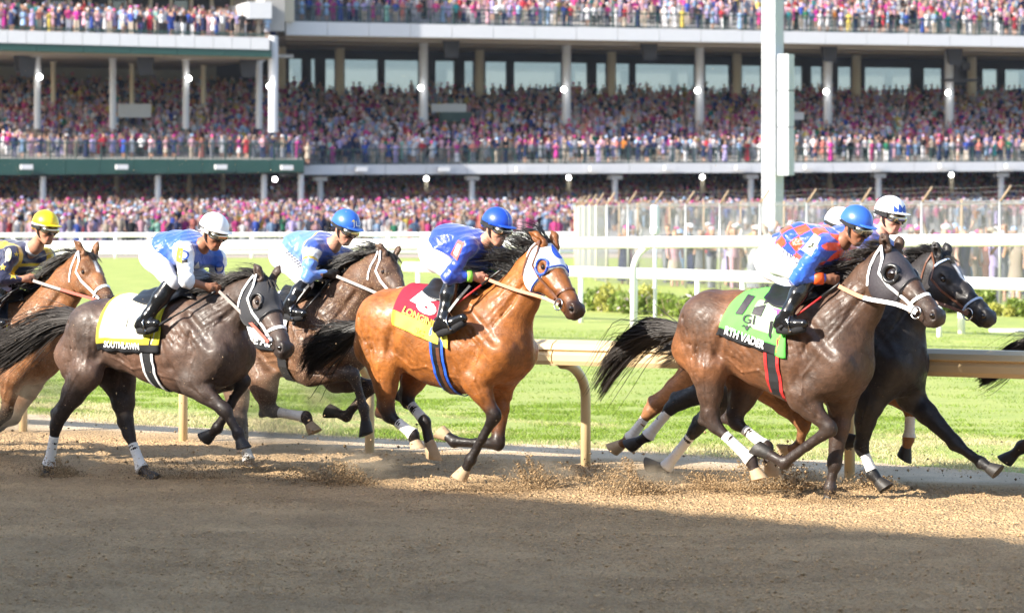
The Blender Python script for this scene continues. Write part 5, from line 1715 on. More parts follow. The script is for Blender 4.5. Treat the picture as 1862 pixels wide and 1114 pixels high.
def rein(out, pts_px, mats, y=-.12, wid=.024):
    """rein from the rider's hand to the bit ring; pts_px from hand forwards, its end is the bit"""
    F = out['F']
    end = out['bit-1']
    pts = [F.L(*p, y) for p in pts_px] + [end]
    n = len(mats)
    dense = [catmull(pts, t) for t in np.linspace(0, 1, 6 * n + 1)]
    for i, m in enumerate(mats):
        ribbon('rein', dense[i * 6:(i + 1) * 6 + 1], wid, M[m], out['root'], .005, nrm=np.array([-.2, -1, .3]))
    # far rein
    e2 = out['bit1']
    ribbon('rein', [lerp(F.L(*pts_px[0], .03), e2 + np.array([0, .01, 0]), t) for t in np.linspace(0, 1, 8)], wid, M[mats[0]], out['root'], .005, nrm=np.array([.2, 1, .3]))
# ---------------------------------------------------------------- riders
SILK = vcol('silk', .36, .5, bump=.5, scale=6.5, var=.05, distance=.03, sheen=.5, vscale=30)
for n_ in SILK.node_tree.nodes:
    if n_.type == 'TEX_NOISE' and abs(n_.inputs['Scale'].default_value - 6.5) < .1:
        n_.inputs['Distortion'].default_value = 1.6; n_.inputs['Detail'].default_value = 3.0
SKIN = vcol('skin', .5, .4, bump=.2, scale=120, var=.08)
BREECH = plain('white breeches', (.74, .73, .76), .6, var=.05, scale=14, bump=.6)
BREECH_GREY = plain('grey lilac breeches', (.30, .29, .40), .65, var=.05, scale=30, bump=.15)
BOOT = plain('black boots', (.010, .010, .011), .18, var=.2, scale=20, bump=.08, spec=.6)
HELM = vcol('helmet cover', .38, .5, bump=.12, scale=40, var=.03, coat=.15)

def hand_prims(wr, hd, sg, c=0.0):
    """palm, four curled fingers and a thumb closing on the rein"""
    e = unit(hd - wr)
    nrm = unit(np.array([0, -sg, 0]) - e * (np.array([0, -sg, 0]) @ e))      # palm side faces the neck
    w = unit(np.cross(e, nrm))
    if w[2] < 0: w = -w
    pl = []
    kn = wr + e * .080
    pl.append(cone(wr, wr + e * .03, .027, .030, .02, c))
    for i in range(4):
        o = w * (i - 1.5) * .019
        pl.append(cone(wr + e * .025 + o * .7, kn + o, .016, .0115, .012, c))
        ln = (.030, .035, .036, .031)[i]
        m1 = kn + o + e * ln * .75 + nrm * ln * .55
        m2 = m1 + nrm * ln * .75 - e * ln * .45
        m3 = m2 - e * ln * .65 - nrm * ln * .1
        pl += [cone(kn + o, m1, .0105, .0095, .004, c), cone(m1, m2, .0095, .0088, .004, c), cone(m2, m3, .0088, .0075, .004, c)]
    tb = wr + e * .03 + w * .026 + nrm * .012
    t1 = tb + e * .032 + w * .012 + nrm * .016
    t2 = t1 + e * .026 - w * .010 + nrm * .012
    pl += [cone(tb, t1, .0125, .0105, .008, c), cone(t1, t2, .0105, .0085, .005, c)]
    return pl

def build_jockey(ho, js):
    F = ho['F']; L = F.L
    root = F.root('person')
    tag(root, js['label'], 'jockey', 'jockeys riding the racehorses')
    J = {}
    Y = dict(pel=0, wai=0, che=0, nek=0, head=js.get('heady', -.02), shN=-.175, elN=-.30, wrN=-.16, haN=-.10, shF=.175, elF=.24, wrF=.14, haF=.07,
             hipN=-.10, knN=-.215, anN=-.335, toN=-.345, heN=-.33, knF=.215, anF=.33, toF=.33, heF=.33)
    for k, v in js['j'].items():
        J[k] = L(v[0], v[1], v[2] if len(v) > 2 else Y[k])
    dz = np.array([0, 0, 1.0])
    mir = lambda p: np.array([p[0], -p[1], p[2]])
    if 'knF' not in J: J['knF'] = mir(J['knN']); J['anF'] = mir(J['anN']); J['toF'] = mir(J['toN']); J['heF'] = mir(J['heN'])
    if 'wrF' not in J: J['wrF'] = lerp(J['elF'], J['haF'], .80)
    J['hipF'] = mir(J['hipN'])
    c_sk = js.get('skin', (.42, .22, .14))
    pel, wai, che = J['pel'], J['wai'], J['che']
    nek = J['nek']
    # head frame
    pit, yaw = R(js.get('pitch', 22)), R(js.get('yaw', -4))
    f = np.array([math.cos(pit) * math.cos(yaw), math.cos(pit) * math.sin(yaw), -math.sin(pit)])
    l = unit(np.array([0, 1.0, 0]) - f * f[1]); up = np.cross(f, l); FRh = np.stack([f, l, up])
    hc_ = J['head'] - up * .030
    def Hd(a, b, c): return hc_ + a * f + b * l + c * up
    # ---------------- body, one continuous figure
    B = []
    body = lambda *a, **k: B.append(cone(*a, **k))
    YA = (0, 1, 0)
    body(pel, wai, .115, .105, .05, ax=YA, f=1.15); body(wai, che, .105, .125, .05, ax=YA, f=1.2)
    body(che, nek, .11, .058, .05); body(nek, Hd(-.02, 0, -.06), .054, .052, .04)
    for s_, sg in (('N', -1), ('F', 1)):
        body(che, J['sh' + s_], .09, .055, .05)
        body(J['sh' + s_], J['el' + s_], .050, .036, .03); body(J['el' + s_], J['wr' + s_], .038, .025, .025, c=0)
        B += hand_prims(J['wr' + s_], J['ha' + s_], sg)
        body(pel, J['hip' + s_], .11, .09, .05)
        body(J['hip' + s_], J['kn' + s_], .085, .052, .04); body(J['kn' + s_], J['an' + s_], .048, .034, .03)
        body(J['an' + s_], J['he' + s_], .032, .028, .02); body(J['he' + s_], J['to' + s_], .03, .026, .02)
    B.append(ell(Hd(-.005, 0, .015), (.098, .076, .098), FRh, .02))
    B.append(ell(Hd(.035, 0, -.045), (.060, .060, .075), FRh, .03))
    B.append(cone(Hd(.058, .014, -.115), Hd(.058, -.014, -.115), .022, .022, .025))      # chin
    B.append(cone(Hd(-.005, .052, -.085), Hd(.055, .016, -.115), .018, .016, .03)); B.append(cone(Hd(-.005, -.052, -.085), Hd(.055, -.016, -.115), .018, .016, .03))
    B.append(cone(Hd(.090, 0, -.010), Hd(.112, 0, -.046), .011, .015, .014))             # nose
    for sg in (-1, 1):
        B.append(cone(Hd(.104, sg * .009, -.048), Hd(.100, sg * .013, -.050), .008, .008, .008))
        B.append(cone(Hd(.080, sg * .012, .008), Hd(.070, sg * .045, .006), .012, .012, .014))   # brow
        B.append(ell(Hd(.066, sg * .042, -.040), (.024, .022, .02), FRh, .02))                  # cheekbone
        B.append(ell(Hd(-.008, sg * .078, -.030), (.018, .008, .030), FRh, .008))               # ear
        B.append(ell(Hd(.094, sg * .034, -.012), (.014, .016, .010), FRh, .008, op='sub'))
    B.append(cone(Hd(.088, .020, -.074), Hd(.088, -.020, -.074), .010, .010, .010, c=.6)); B.append(cone(Hd(.084, .018, -.088), Hd(.084, -.018, -.088), .010, .010, .010, c=.6))
    B.append(groove(Hd(.099, .02, -.081), Hd(.099, -.02, -.081), .006, .004))
    V, Q = mesh_sdf(B, .0062)
    sh = shade_weights(B, V, .006)[:, None]
    cc = np.array(c_sk) * (1 - sh) + np.array([c_sk[0] * .9, c_sk[1] * .55, c_sk[2] * .6]) * sh
    if js.get('gloves'):
        for s_ in ('N', 'F'):
            dd = np.linalg.norm(V - (J['wr' + s_] + unit(J['ha' + s_] - J['wr' + s_]) * .055), axis=1)
            cc[dd < .10] = np.array(js['gloves'])
    bo = mk('body', V, Q, SKIN, root, cols=cc)
    bvhs = [bvh_of(V, Q)]
    # ---------------- shirt
    S = []
    S.append(cone(lerp(pel, wai, .35), wai, .125, .135, .06, ax=YA, f=1.18, tag='t')); S.append(cone(wai, che, .138, .150, .06, ax=YA, f=1.22, tag='t'))
    bl = js.get('billow', np.array([-.04, 0, .03]))
    S.append(cone(lerp(wai, che, .15) + bl, lerp(wai, che, .85) + bl, .125, .125, .08, ax=YA, f=1.15, tag='t'))
    S.append(cone(che, lerp(che, nek, .62), .132, .072, .05, tag='t'))
    for s_ in ('N', 'F'):
        S.append(cone(lerp(che, J['sh' + s_], .3), J['sh' + s_], .10, .078, .06, tag='t'))
        S.append(cone(J['sh' + s_], J['el' + s_], .074, .056, .03, tag='u'))
        e_ = js.get('sleeve', .93)
        S.append(cone(J['el' + s_], lerp(J['el' + s_], J['wr' + s_], e_), .056, .036 if e_ > .5 else .05, .03, tag='f'))
    sd = F.X0 * 3.1
    def wrinkle(d, p):
        w1 = wob(p, 6, sd)
        return d + .008 * wob(p * np.array([1, .6, 1.3], dtype=np.float32), 15, sd) + .010 * np.abs(np.sin(p[..., 0] * 17 + p[..., 2] * 20 + p[..., 1] * 7 + 3.0 * w1)) + .004 * np.abs(np.sin(p[..., 0] * 30 - p[..., 2] * 42 + 5 * w1)) - .006
    SV, SQ = mesh_sdf(S, .0075, wrinkle)
    ax_t = unit(che - wai); pz = unit(np.cross(ax_t, np.array([0, 1.0, 0])))
    if pz[2] < 0: pz = -pz
    s_along = (SV - wai) @ ax_t; lat_ = SV[:, 1]; dor = (SV - wai) @ pz
    dist = np.stack([pdist(q, SV)[0] for q in S], 1); near = dist.argmin(1)
    tags = np.array([q.tag for q in S])[near]
    tpar = np.zeros(len(SV))
    for i, q in enumerate(S):
        tpar[near == i] = pdist(q, SV[near == i])[1]
    SC_ = js['silk'](dict(s=s_along, y=lat_, d=dor, tag=tags, t=tpar, V=SV, J=J))
    so = mk('silk_shirt', SV, SQ, SILK, root, cols=SC_)
    bvhs.append(bvh_of(SV, SQ))
    # ---------------- breeches
    G = [cone(lerp(pel, wai, -.05), lerp(pel, wai, .6), .128, .118, .06, ax=YA, f=1.2)]
    for s_ in ('N', 'F'):
        G.append(cone(lerp(pel, J['hip' + s_], .6), J['hip' + s_], .125, .115, .06)); G.append(cone(J['hip' + s_], J['kn' + s_], .106, .062, .05))
        G.append(cone(J['kn' + s_], lerp(J['kn' + s_], J['an' + s_], .14), .060, .052, .03))
    GV, GQ = mesh_sdf(G, .008, lambda d, p: d + .0035 * wob(p, 30, sd + 2))
    mk('breeches', GV, GQ, js.get('breech', BREECH), root)
    bvhs.append(bvh_of(GV, GQ))
    # ---------------- boots
    for s_ in ('N', 'F'):
        kn, an, he, to = J['kn' + s_], J['an' + s_], J['he' + s_], J['to' + s_]
        bt = [cone(lerp(kn, an, .0), lerp(kn, an, .45), .066, .064, .03), cone(lerp(kn, an, .45), an, .064, .048, .03), cone(an, he, .045, .038, .03), cone(lerp(an, he, .6), lerp(he, to, .55), .044, .046, .03), cone(lerp(he, to, .5), to, .045, .036, .02)]
        bv_, bq_ = mesh_sdf(bt, .008, lambda d, p: d + .002 * wob(p, 45, sd))
        b_o = mk('boot', bv_, bq_, js.get('bootm', BOOT), root)
        sole = MB()
        dn = unit(np.cross(np.array([0, 1.0, 0]), unit(to - he)));  dn = dn if dn[2] < 0 else -dn
        sole.tube([he + dn * .036, lerp(he, to, .5) + dn * .044, to + dn * .032], [.034, .038, .032], 10); so_ = sole.build('boot_sole', M['black_matt'], b_o)
        # stirrup iron and leather
        stp = MB(); c0 = lerp(he, to, .55) + dn * .05; tp = lerp(he, to, .55) - dn * .09
        stp.tube([c0 + np.array([0, -.055, 0]), c0 + np.array([0, .055, 0])], .010, 6)
        stp.tube([c0 + np.array([0, -.055, 0]), lerp(c0, tp, .5) + np.array([0, -.06, 0]), tp, lerp(c0, tp, .5) + np.array([0, .06, 0]), c0 + np.array([0, .055, 0])], .007, 6)
        so2 = stp.build('stirrup', M['steel'], ho['root'])
        sg = -1 if s_ == 'N' else 1
        top = np.array([tp[0] + .12, sg * .22, tp[2] + .20])
        ribbon('stirrup_leather', [tp, lerp(tp, top, .5) + np.array([0, sg * .01, 0]), top], .022, M['black'], ho['root'], .005, nrm=np.array([0, sg, .2]))
    # ---------------- helmet, goggles, chin strap
    hp = [ell(Hd(-.012, 0, .036), (.130, .106, .112), FRh, .02), ell(Hd(-.055, 0, -.005), (.080, .088, .070), FRh, .03)]
    peak = ell(Hd(.108, 0, .034), (.058, .088, .009), FRh, .012)
    def hpost(d, p):
        q = p - hc_
        x, u = q @ f, q @ up
        return np.maximum(d, (.016 - .42 * np.clip(-x + .03, 0, .19)) - u)
    HV, HQ = mesh_sdf(hp, .006, hpost)
    q = HV - hc_
    HC = js['helm'](dict(x=q @ f, y=q @ l, u=q @ up))
    he_o = mk('helmet', HV, HQ, HELM, root, cols=HC)
    PV, PQ = mesh_sdf([peak], .004)
    mk('helmet_peak', PV, PQ, HELM, he_o, cols=np.tile(np.array(js['peak']), (len(PV), 1)))
    hb = bvh_of(HV, HQ); bvhs.append(hb); 
    def ring(u0, slope, wid, m, name, back=True, off=.004):
        pts = []
        for k in range(29):
            th = 2 * math.pi * k / 28
            dv = math.cos(th) * f + math.sin(th) * l
            o = Hd(0, 0, u0 + slope * math.cos(th)) + dv * .3
            h = hb.ray_cast(Vector(o), Vector(-dv))
            if h[0] is not None: pts.append(np.array(h[0]) + dv * off)
        if len(pts) > 8: ribbon(name, pts, wid, m, he_o, .005, center=Hd(0, 0, u0))
    if 'band' in js: ring(js['band'][1], 0.0, js['band'][2], M[js['band'][0]], 'helmet_band')
    # goggles
    gp = [cone(Hd(.088, -.036, -.010), Hd(.088, .036, -.010), .034, .034, .02), ell(Hd(.060, -.064, -.010), (.040, .018, .030), FRh, .02), ell(Hd(.060, .064, -.010), (.040, .018, .030), FRh, .02)]
    gv, gq = mesh_sdf(gp, .005)
    go = mk('goggles', gv, gq, M['lens'], root)
    fr = MB(); pts = []
    for k in range(25):
        th = 2 * math.pi * k / 24
        a_ = math.sin(th) * .030; b_ = math.cos(th)
        pts.append(Hd(.118 - .050 * b_ * b_, b_ * .076, -.010 + a_ * 1.15))
    fr.tube(pts, .0055, 6); fr.build('goggle_frame', M['black_matt'], go)
    pts = []
    for k in range(17):
        th = R(60) + R(240) * k / 16
        dv = math.cos(th) * f + math.sin(th) * l
        pts.append(Hd(-.012, 0, -.010 + .012) + f * math.cos(th) * .130 + l * math.sin(th) * .110)
    ribbon('goggle_strap', pts, .026, M[js.get('gstrap', 'black_matt')], go, .004, center=Hd(0, 0, 0))
    for sg in (-1, 1):
        ribbon('chin_strap', [Hd(.0, sg * .092, .0), Hd(.010, sg * .078, -.06), Hd(.045, sg * .035, -.128), Hd(.055, 0, -.140)], .014, M['black_matt'], root, .004, center=Hd(0, 0, -.05))
    if js.get('collar'):
        w = MB(); a_ = unit(Hd(0, 0, -.06) - nek)
        nn = lerp(che, nek, .75)
        w.lathe([(.072, -.02), (.075, .0), (.066, .035), (.058, .035), (.060, -.02)], nn, 18, axis=a_)
        w.build('collar', M[js['collar']], so)
    return dict(root=root, bvhs=bvhs, shirt=so, J=J, Hd=Hd, F=F, f=f, l=l, up=up, shirt_bvh=bvhs[1], breech_bvh=bvhs[2], helm_bvh=hb, helm=he_o)

def armband(jk, s_, t0, t1, rad, mat, name='cuff', base='f'):
    J = jk['J']; a, b = (J['el' + s_], J['wr' + s_]) if base == 'f' else (J['sh' + s_], J['el' + s_])
    w = MB(); w.tube([lerp(a, b, t0), lerp(a, b, (t0 + t1) / 2), lerp(a, b, t1)], rad, 16)
    return w.build(name, mat, jk['shirt'])

def whip(F, a, b, ya, yb, label, handle='black', grp='riding whips held by the jockeys'):
    p0, p1 = F.L(*a, ya), F.L(*b, yb)
    r = F.root('riding_whip'); tag(r, label, 'riding whip', grp)
    w = MB(); w.tube([p0, lerp(p0, p1, .30)], [.013, .011], 8); w.build('flap', M['black_matt'], r)
    w = MB(); w.tube([lerp(p0, p1, .30), lerp(p0, p1, .72)], [.007, .008], 8); w.build('shaft', M[handle], r)
    w = MB(); w.tube([lerp(p0, p1, .72), p1, p1 + unit(p1 - p0) * .02], [.010, .011, .014], 8); w.build('grip', M['black'], r)
# ---------------------------------------------------------------- the field: horses traced at their own distances
COAT = coat_material('wet dark coat', .42)
COAT_DUST = coat_material('dusty coat', .52, .6)
COAT_BRIGHT = coat_material('shiny bay coat', .38)
W = (.12, .95, 'bandage')

def mat_alias(name, key):
    M[name] = M[key]
M['hood_black'] = plain('black hood cloth', (.018, .018, .022), .75, var=.15, scale=40, bump=.2, sheen=.2)
M['hood_mesh'] = plain('charcoal mesh hood', (.035, .030, .036), .6, var=.15, scale=60, bump=.3)
M['hood_white'] = plain('white hood cloth', (.80, .80, .82), .6, var=.03, scale=40, bump=.15)
M['cup_black'] = plain('black eye cup', (.02, .02, .022), .3)
M['blue_trim'] = plain('blue hood trim', (.03, .09, .55), .5)
M['blue_silver'] = plain('blue and silver noseband', (.35, .45, .62), .4, var=.5, scale=60)
M['maroon_tail'] = M['red']

HORSE = {}
# bay with the yellow capped rider
HORSE['A'] = build_horse(dict(
    label='bay racehorse with a narrow white blaze, ridden by the yellow capped jockey',
    x0=-20, D=28.4, mat=COAT_DUST, coat=(.22, .09, .034), points=(.03, .018, .012), tan=(.34, .16, .07), tint=-.3,
    trunk=[(-118, 592, 58), (-82, 600, 62), (-38, 608, 72), (12, 618, 80), (55, 630, 68)],
    neck=[(72, 590, 56), (97, 558, 44), (122, 520, 36), (148, 487, 30)],
    poll=(160, 459), muz=(212, 541), muzy=-.19, ears=[(134, 437), (179, 437)],
    buttock=(-172, 610),
    hindN=[(-120, 675), (-178, 745), (-120, 800), (-128, 828)], hindF=[(-80, 690), (-128, 760), (-80, 810), (-70, 838)],
    foreN=[(20, 690), (12, 752), (-38, 806), (-68, 798)], foreF=[(58, 694), (26, 760), (-20, 792), (-50, 780)],
    tail=[(-178, 605, 10), (-230, 600, 22), (-290, 622, 30), (-350, 650, 30)], mane=(-62, 10, 1.0), blaze=(.10, .26, .022, -.03), tail_n=200))
# dark bay, yellow saddle cloth with a painted-in washed-out centre
HORSE['B'] = build_horse(dict(
    label='dark bay racehorse in a black hood with a white and yellow saddle cloth',
    x0=290, D=26.05, mat=COAT, coat=(.068, .044, .034), points=(.028, .019, .016), tan=(.20, .095, .055), tint=-.35, ts=(0, -.2, -.45, -.3, -.05),
    trunk=[(182, 602, 59), (235, 608, 66), (290, 618, 79), (345, 628, 87), (392, 634, 72)],
    neck=[(388, 592, 58), (416, 565, 42), (440, 545, 34), (462, 532, 29)],
    poll=(484, 503), muz=(534, 630), muzy=-.20, ears=[(461, 480), (510, 482)],
    buttock=(119, 645),
    hindN=[(158, 676), (104, 764), (89, 844), (86, 862)], hindF=[(218, 690), (231, 778), (258, 852), (279, 872)],
    foreN=[(349, 696), (409, 745), (433, 787), (441, 812)], foreF=[(392, 690), (445, 692), (396, 778), (374, 798)],
    wrap_hN=(.35, 1.1, 'bandage'), wrap_hF=(.40, 1.12, 'bandage'), flip=('fF',), 
    tail=[(150, 580, 11), (105, 585, 26), (55, 610, 34), (0, 642, 36), (-40, 665, 30)], taily=0.02, tail_n=560, mane=(-50, -10, 1.1),
    hood=('hood_black', 'cup_black', -.03, .30), eyehole=.046, hair=HAIR_GREY))
# brown horse between them
HORSE['C'] = build_horse(dict(
    label='brown racehorse with white cheek straps, its nose hidden behind the bright bay',
    x0=520, D=27.35, mat=COAT_DUST, coat=(.10, .05, .028), points=(.045, .032, .026), tan=(.24, .11, .05), tint=-.3, ts=(0, -.4, -.7, -.3, 0),
    trunk=[(440, 594, 54), (478, 602, 61), (522, 610, 72), (570, 619, 80), (612, 622, 66)],
    neck=[(606, 585, 54), (632, 548, 44), (660, 515, 38), (688, 488, 31)],
    poll=(708, 460), muz=(752, 548), muzy=-.23, ears=[(681, 443), (728, 446)],
    buttock=(388, 618),
    hindN=[(478, 690), (489, 746), (556, 758), (570, 784)], hindF=[(428, 690), (438, 780), (452, 836), (458, 852)],
    foreN=[(562, 678), (643, 680), (662, 742), (667, 786)], foreF=[(610, 690), (676, 703), (630, 757), (598, 745)],
    wrap_hN=(.30, .95, 'bandage'), wrap_hF=(.55, 1.1, 'bandage'), flip=('fF', 'fN'), hoof_hN='hoof_tan',
    tail=[(382, 600, 10), (340, 605, 24), (290, 625, 30), (230, 650, 30)], tail_n=160, mane=(-74, -4, 1.2)))
# bright bay in the middle
HORSE['D'] = build_horse(dict(
    label='bright bay racehorse in a white hood with a blue oval and a maroon saddle cloth',
    x0=800, D=25.55, mat=COAT_BRIGHT, coat=(.275, .092, .020), points=(.012, .008, .007), tan=(.38, .135, .025), tint=-.45, ts=(-.2, -.1, 0, 0, .05),
    trunk=[(712, 590, 66), (752, 598, 76), (800, 612, 87), (850, 622, 91), (905, 630, 72)],
    neck=[(912, 578, 60), (943, 538, 44), (964, 500, 35), (984, 470, 28)],
    poll=(998, 441), muz=(1064, 556), muzy=-.22, ears=[(960, 421), (1003, 418)],
    buttock=(664, 630),
    hindN=[(700, 658), (703, 752), (752, 790), (757, 812)], hindF=[(760, 668), (737, 724), (773, 766), (787, 832)],
    foreN=[(864, 694), (900, 755), (856, 836), (838, 868)], foreF=[(908, 706), (906, 806), (826, 802), (802, 784)],
    wrap_hN=(.42, .98, 'bandage'), wrap_hF=(.25, .85, 'bandage'), hoof_hN='hoof_tan', hoof_hF='hoof_tan', hoof_fN='hoof_tan', hoof_fF='hoof_tan', flip=('fF', 'fN'),
    tail=[(660, 592, 11), (628, 612, 26), (595, 625, 33), (572, 646, 30), (558, 672, 20)], tail_n=520, mane=(-58, -30, 1.3),
    hood=('hood_white', 'blue_trim', -.06, .235), hoodslope=-.10, eyehole=.046, bridle='leather', bridle_w=.016, forelock=False))
# dark bay with the green cloth
HORSE['E'] = build_horse(dict(
    label='dark brown racehorse with a lime green saddle cloth, charcoal mesh hood and white bridle',
    x0=1430, D=24.45, mat=COAT, coat=(.070, .037, .023), points=(.030, .019, .015), tan=(.28, .105, .035), tint=-.75, ts=(-.1, -.35, -.4, -.15, 0),
    trunk=[(1300, 592, 67), (1348, 604, 74), (1398, 620, 84), (1455, 636, 94), (1513, 650, 80)],
    neck=[(1522, 596, 70), (1560, 553, 49), (1585, 515, 40), (1606, 486, 32)],
    poll=(1622, 450), muz=(1722, 566), muzy=-.18, ears=[(1601, 422), (1634, 428)],
    buttock=(1243, 632),
    hindN=[(1290, 668), (1292, 766), (1366, 836), (1378, 868)], hindF=[(1362, 690), (1333, 764), (1394, 812), (1404, 862)],
    foreN=[(1456, 722), (1510, 780), (1426, 842), (1376, 812)], foreF=[(1530, 735), (1518, 842), (1510, 888), (1506, 914)],
    wrap_hN=(.36, 1.0, 'bandage'), wrap_hF=(.36, .95, 'bandage'), hoof_hN='hoof_tan', hoof_hF='hoof_tan', flip=('fN',),
    tail=[(1236, 602, 11), (1205, 604, 21), (1165, 616, 29), (1128, 645, 30), (1088, 706, 22)], tail_n=600, mane=(-56, -4, 1.2),
    hood=('hood_mesh', 'cup_black', -.03, .30), eyehole=.046, cup_r=.014, cup_fill=True, hair=HAIR_BROWN, forelock=False))
# black horse on the inside of it
HORSE['F'] = build_horse(dict(
    label='black racehorse with a white star, blue and silver browband, one foreleg stretched far ahead',
    x0=1540, D=25.15, mat=COAT, coat=(.019, .016, .016), points=(.010, .009, .009), tan=(.03, .025, .022), tint=-.2,
    trunk=[(1400, 596, 60), (1450, 606, 68), (1505, 618, 78), (1562, 632, 88), (1614, 648, 76)],
    neck=[(1618, 602, 64), (1650, 556, 48), (1674, 518, 40), (1698, 488, 33)],
    poll=(1712, 462), muz=(1814, 566), muzy=-.18, ears=[(1697, 440), (1718, 440)],
    buttock=(1342, 640),
    hindN=[(1352, 690), (1272, 772), (1212, 848), (1180, 848)], hindF=[(1330, 690), (1226, 735), (1178, 792), (1146, 812)],
    foreN=[(1578, 738), (1566, 812), (1588, 862), (1608, 886)], foreF=[(1656, 722), (1738, 806), (1784, 840), (1811, 858)],
    wrap_hN=(.20, 1.0, 'bandage'), wrap_hF=(.15, 1.0, 'bandage'), wrap_fN=(.30, .85, 'bandage'), flip=('hN', 'hF'),
    tail=[(1336, 606, 10), (1290, 610, 22), (1240, 625, 28), (1190, 645, 26)], tail_n=160, mane=(-40, -14, 1.0),
    blaze=(.11, .30, .020, -.03), bridle='leather', bridle_w=.016, browband='blue_silver', noseband='blue_silver', nose=.42))
# bay almost hidden on the rail side
HORSE['H'] = build_horse(dict(
    label='bay racehorse almost hidden on the rail side of the two dark horses',
    x0=1400, D=25.95, mat=COAT, coat=(.28, .12, .045), points=(.05, .03, .02), tan=(.42, .19, .07), tint=-.5, dk=.25,
    trunk=[(1292, 604, 58), (1338, 612, 66), (1390, 622, 76), (1444, 634, 84), (1496, 644, 72)],
    neck=[(1504, 598, 60), (1540, 560, 44), (1566, 525, 36), (1588, 500, 30)],
    poll=(1606, 478), muz=(1672, 556), muzy=-.10,
    buttock=(1246, 640),
    hindN=[(1400, 700), (1462, 770), (1452, 812), (1424, 822)], hindF=[(1268, 680), (1186, 742), (1146, 796), (1116, 818)],
    foreN=[(1520, 720), (1590, 740), (1570, 800), (1545, 800)], foreF=[(1600, 700), (1656, 742), (1653, 796), (1643, 830)],
    wrap_hF=(.35, 1.1, 'bandage'), wrap_fF=(.10, .98, 'bandage'), flip=('hF', 'hN'), hoof_hN='hoof_tan', hoof_hF='hoof_tan',
    tail=[(1240, 616, 9), (1215, 622, 16), (1190, 632, 18)], tail_n=80, mane=(-50, 0, 1.0)))
# leader leaving the frame
G_dx = 668
_e = HORSE['E']['sp']
gs = {k: ([(q[0] + G_dx, q[1]) + tuple(q[2:]) for q in v] if isinstance(v, list) else v) for k, v in _e.items()}
gs.update(label='dark racehorse leaving the picture, only its black tail and one hind hoof in sight', x0=1430 + G_dx, D=24.9, coat=(.05, .03, .024), tan=(.12, .06, .035), tint=-.3,
          poll=(1622 + G_dx, 450), muz=(1722 + G_dx, 566), buttock=(1243 + G_dx, 632),
          hindN=[(1958, 668), (1925, 760), (1858, 812), (1830, 838)], hoof_hN='hoof_dark', flip=('fN', 'hN'), wrap_hN=None,
          tail=[(1905, 600, 10), (1872, 628, 18), (1838, 650, 24), (1805, 672, 20), (1780, 690, 12)], mat=COAT)
gs.pop('hood')
HORSE['G'] = build_horse(gs)

# ---------------------------------------------------------------- riders
SLK = dict(
    A=lambda q: pat_A(q), B=lambda q: pat_B(q), C=lambda q: pat_C(q), D=lambda q: pat_D(q), E=lambda q: pat_E(q), F=lambda q: pat_F(q))
def base_cols(q, c): return np.tile(np.array(c, dtype=float), (len(q['s']), 1))
def pat_A(q):
    c = base_cols(q, (.020, .022, .065))
    t = q['tag'] == 't'
    band = np.abs(np.abs(q['y']) - .10 - .1 * (q['s'] - .15)) < .030
    c[t & band & (q['s'] > -.05)] = (.72, .46, .01)
    c[t & (np.abs(q['d'] + .06) < .014) & (q['s'] > .15)] = (.72, .46, .01)
    return c
def pat_B(q):
    c = base_cols(q, (.028, .11, .48))
    a = q['tag'] != 't'
    c[a | ((np.abs(q['y']) > .165) & (q['s'] > .2))] = (.80, .80, .82)
    return c
def pat_C(q):
    c = base_cols(q, (.10, .22, .60))
    t = q['tag'] == 't'
    front = t & (q['s'] > .24)
    c[front] = (.035, .085, .42)
    c[t & (np.abs(q['s'] - .235) < .008)] = (.62, .42, .04)
    c[(q['tag'] == 'u') & (q['t'] < .42)] = (.80, .80, .80)
    c[(q['tag'] == 'u') & (np.abs(q['t'] - .45) < .05)] = (.62, .42, .04)
    return c
def pat_D(q): return base_cols(q, (.010, .050, .38))
def pat_E(q):
    V = q['V']; c = base_cols(q, (.02, .12, .62))
    t = q['tag'] == 't'
    th = np.arctan2(q['d'] - .02, q['y']) * .15
    a = (q['s'] * 1.0 + th * 1.25) / .15; b = (q['s'] * 1.0 - th * 1.25) / .15
    chk = (np.floor(a) + np.floor(b)) % 2 == 0
    c[t & chk] = (.80, .065, .012)
    c[t & ~chk] = (.015, .07, .50)
    return c
def pat_F(q):
    c = base_cols(q, (.02, .07, .42)); c[q['tag'] != 't'] = (.10, .10, .25); return c
def solid(c): return lambda q: np.tile(np.array(c, dtype=float), (len(q['x']), 1))
def two_tone(c, band, u0, w):
    def f(q):
        r = np.tile(np.array(c, dtype=float), (len(q['x']), 1)); r[np.abs(q['u'] - u0) < w] = band; return r
    return f
def quarters(c1, c2, hem):
    def f(q):
        r = np.tile(np.array(c1, dtype=float), (len(q['x']), 1))
        r[(np.abs(q['y']) < .004)] = c2
        r[q['u'] < .012] = hem
        return r
    return f

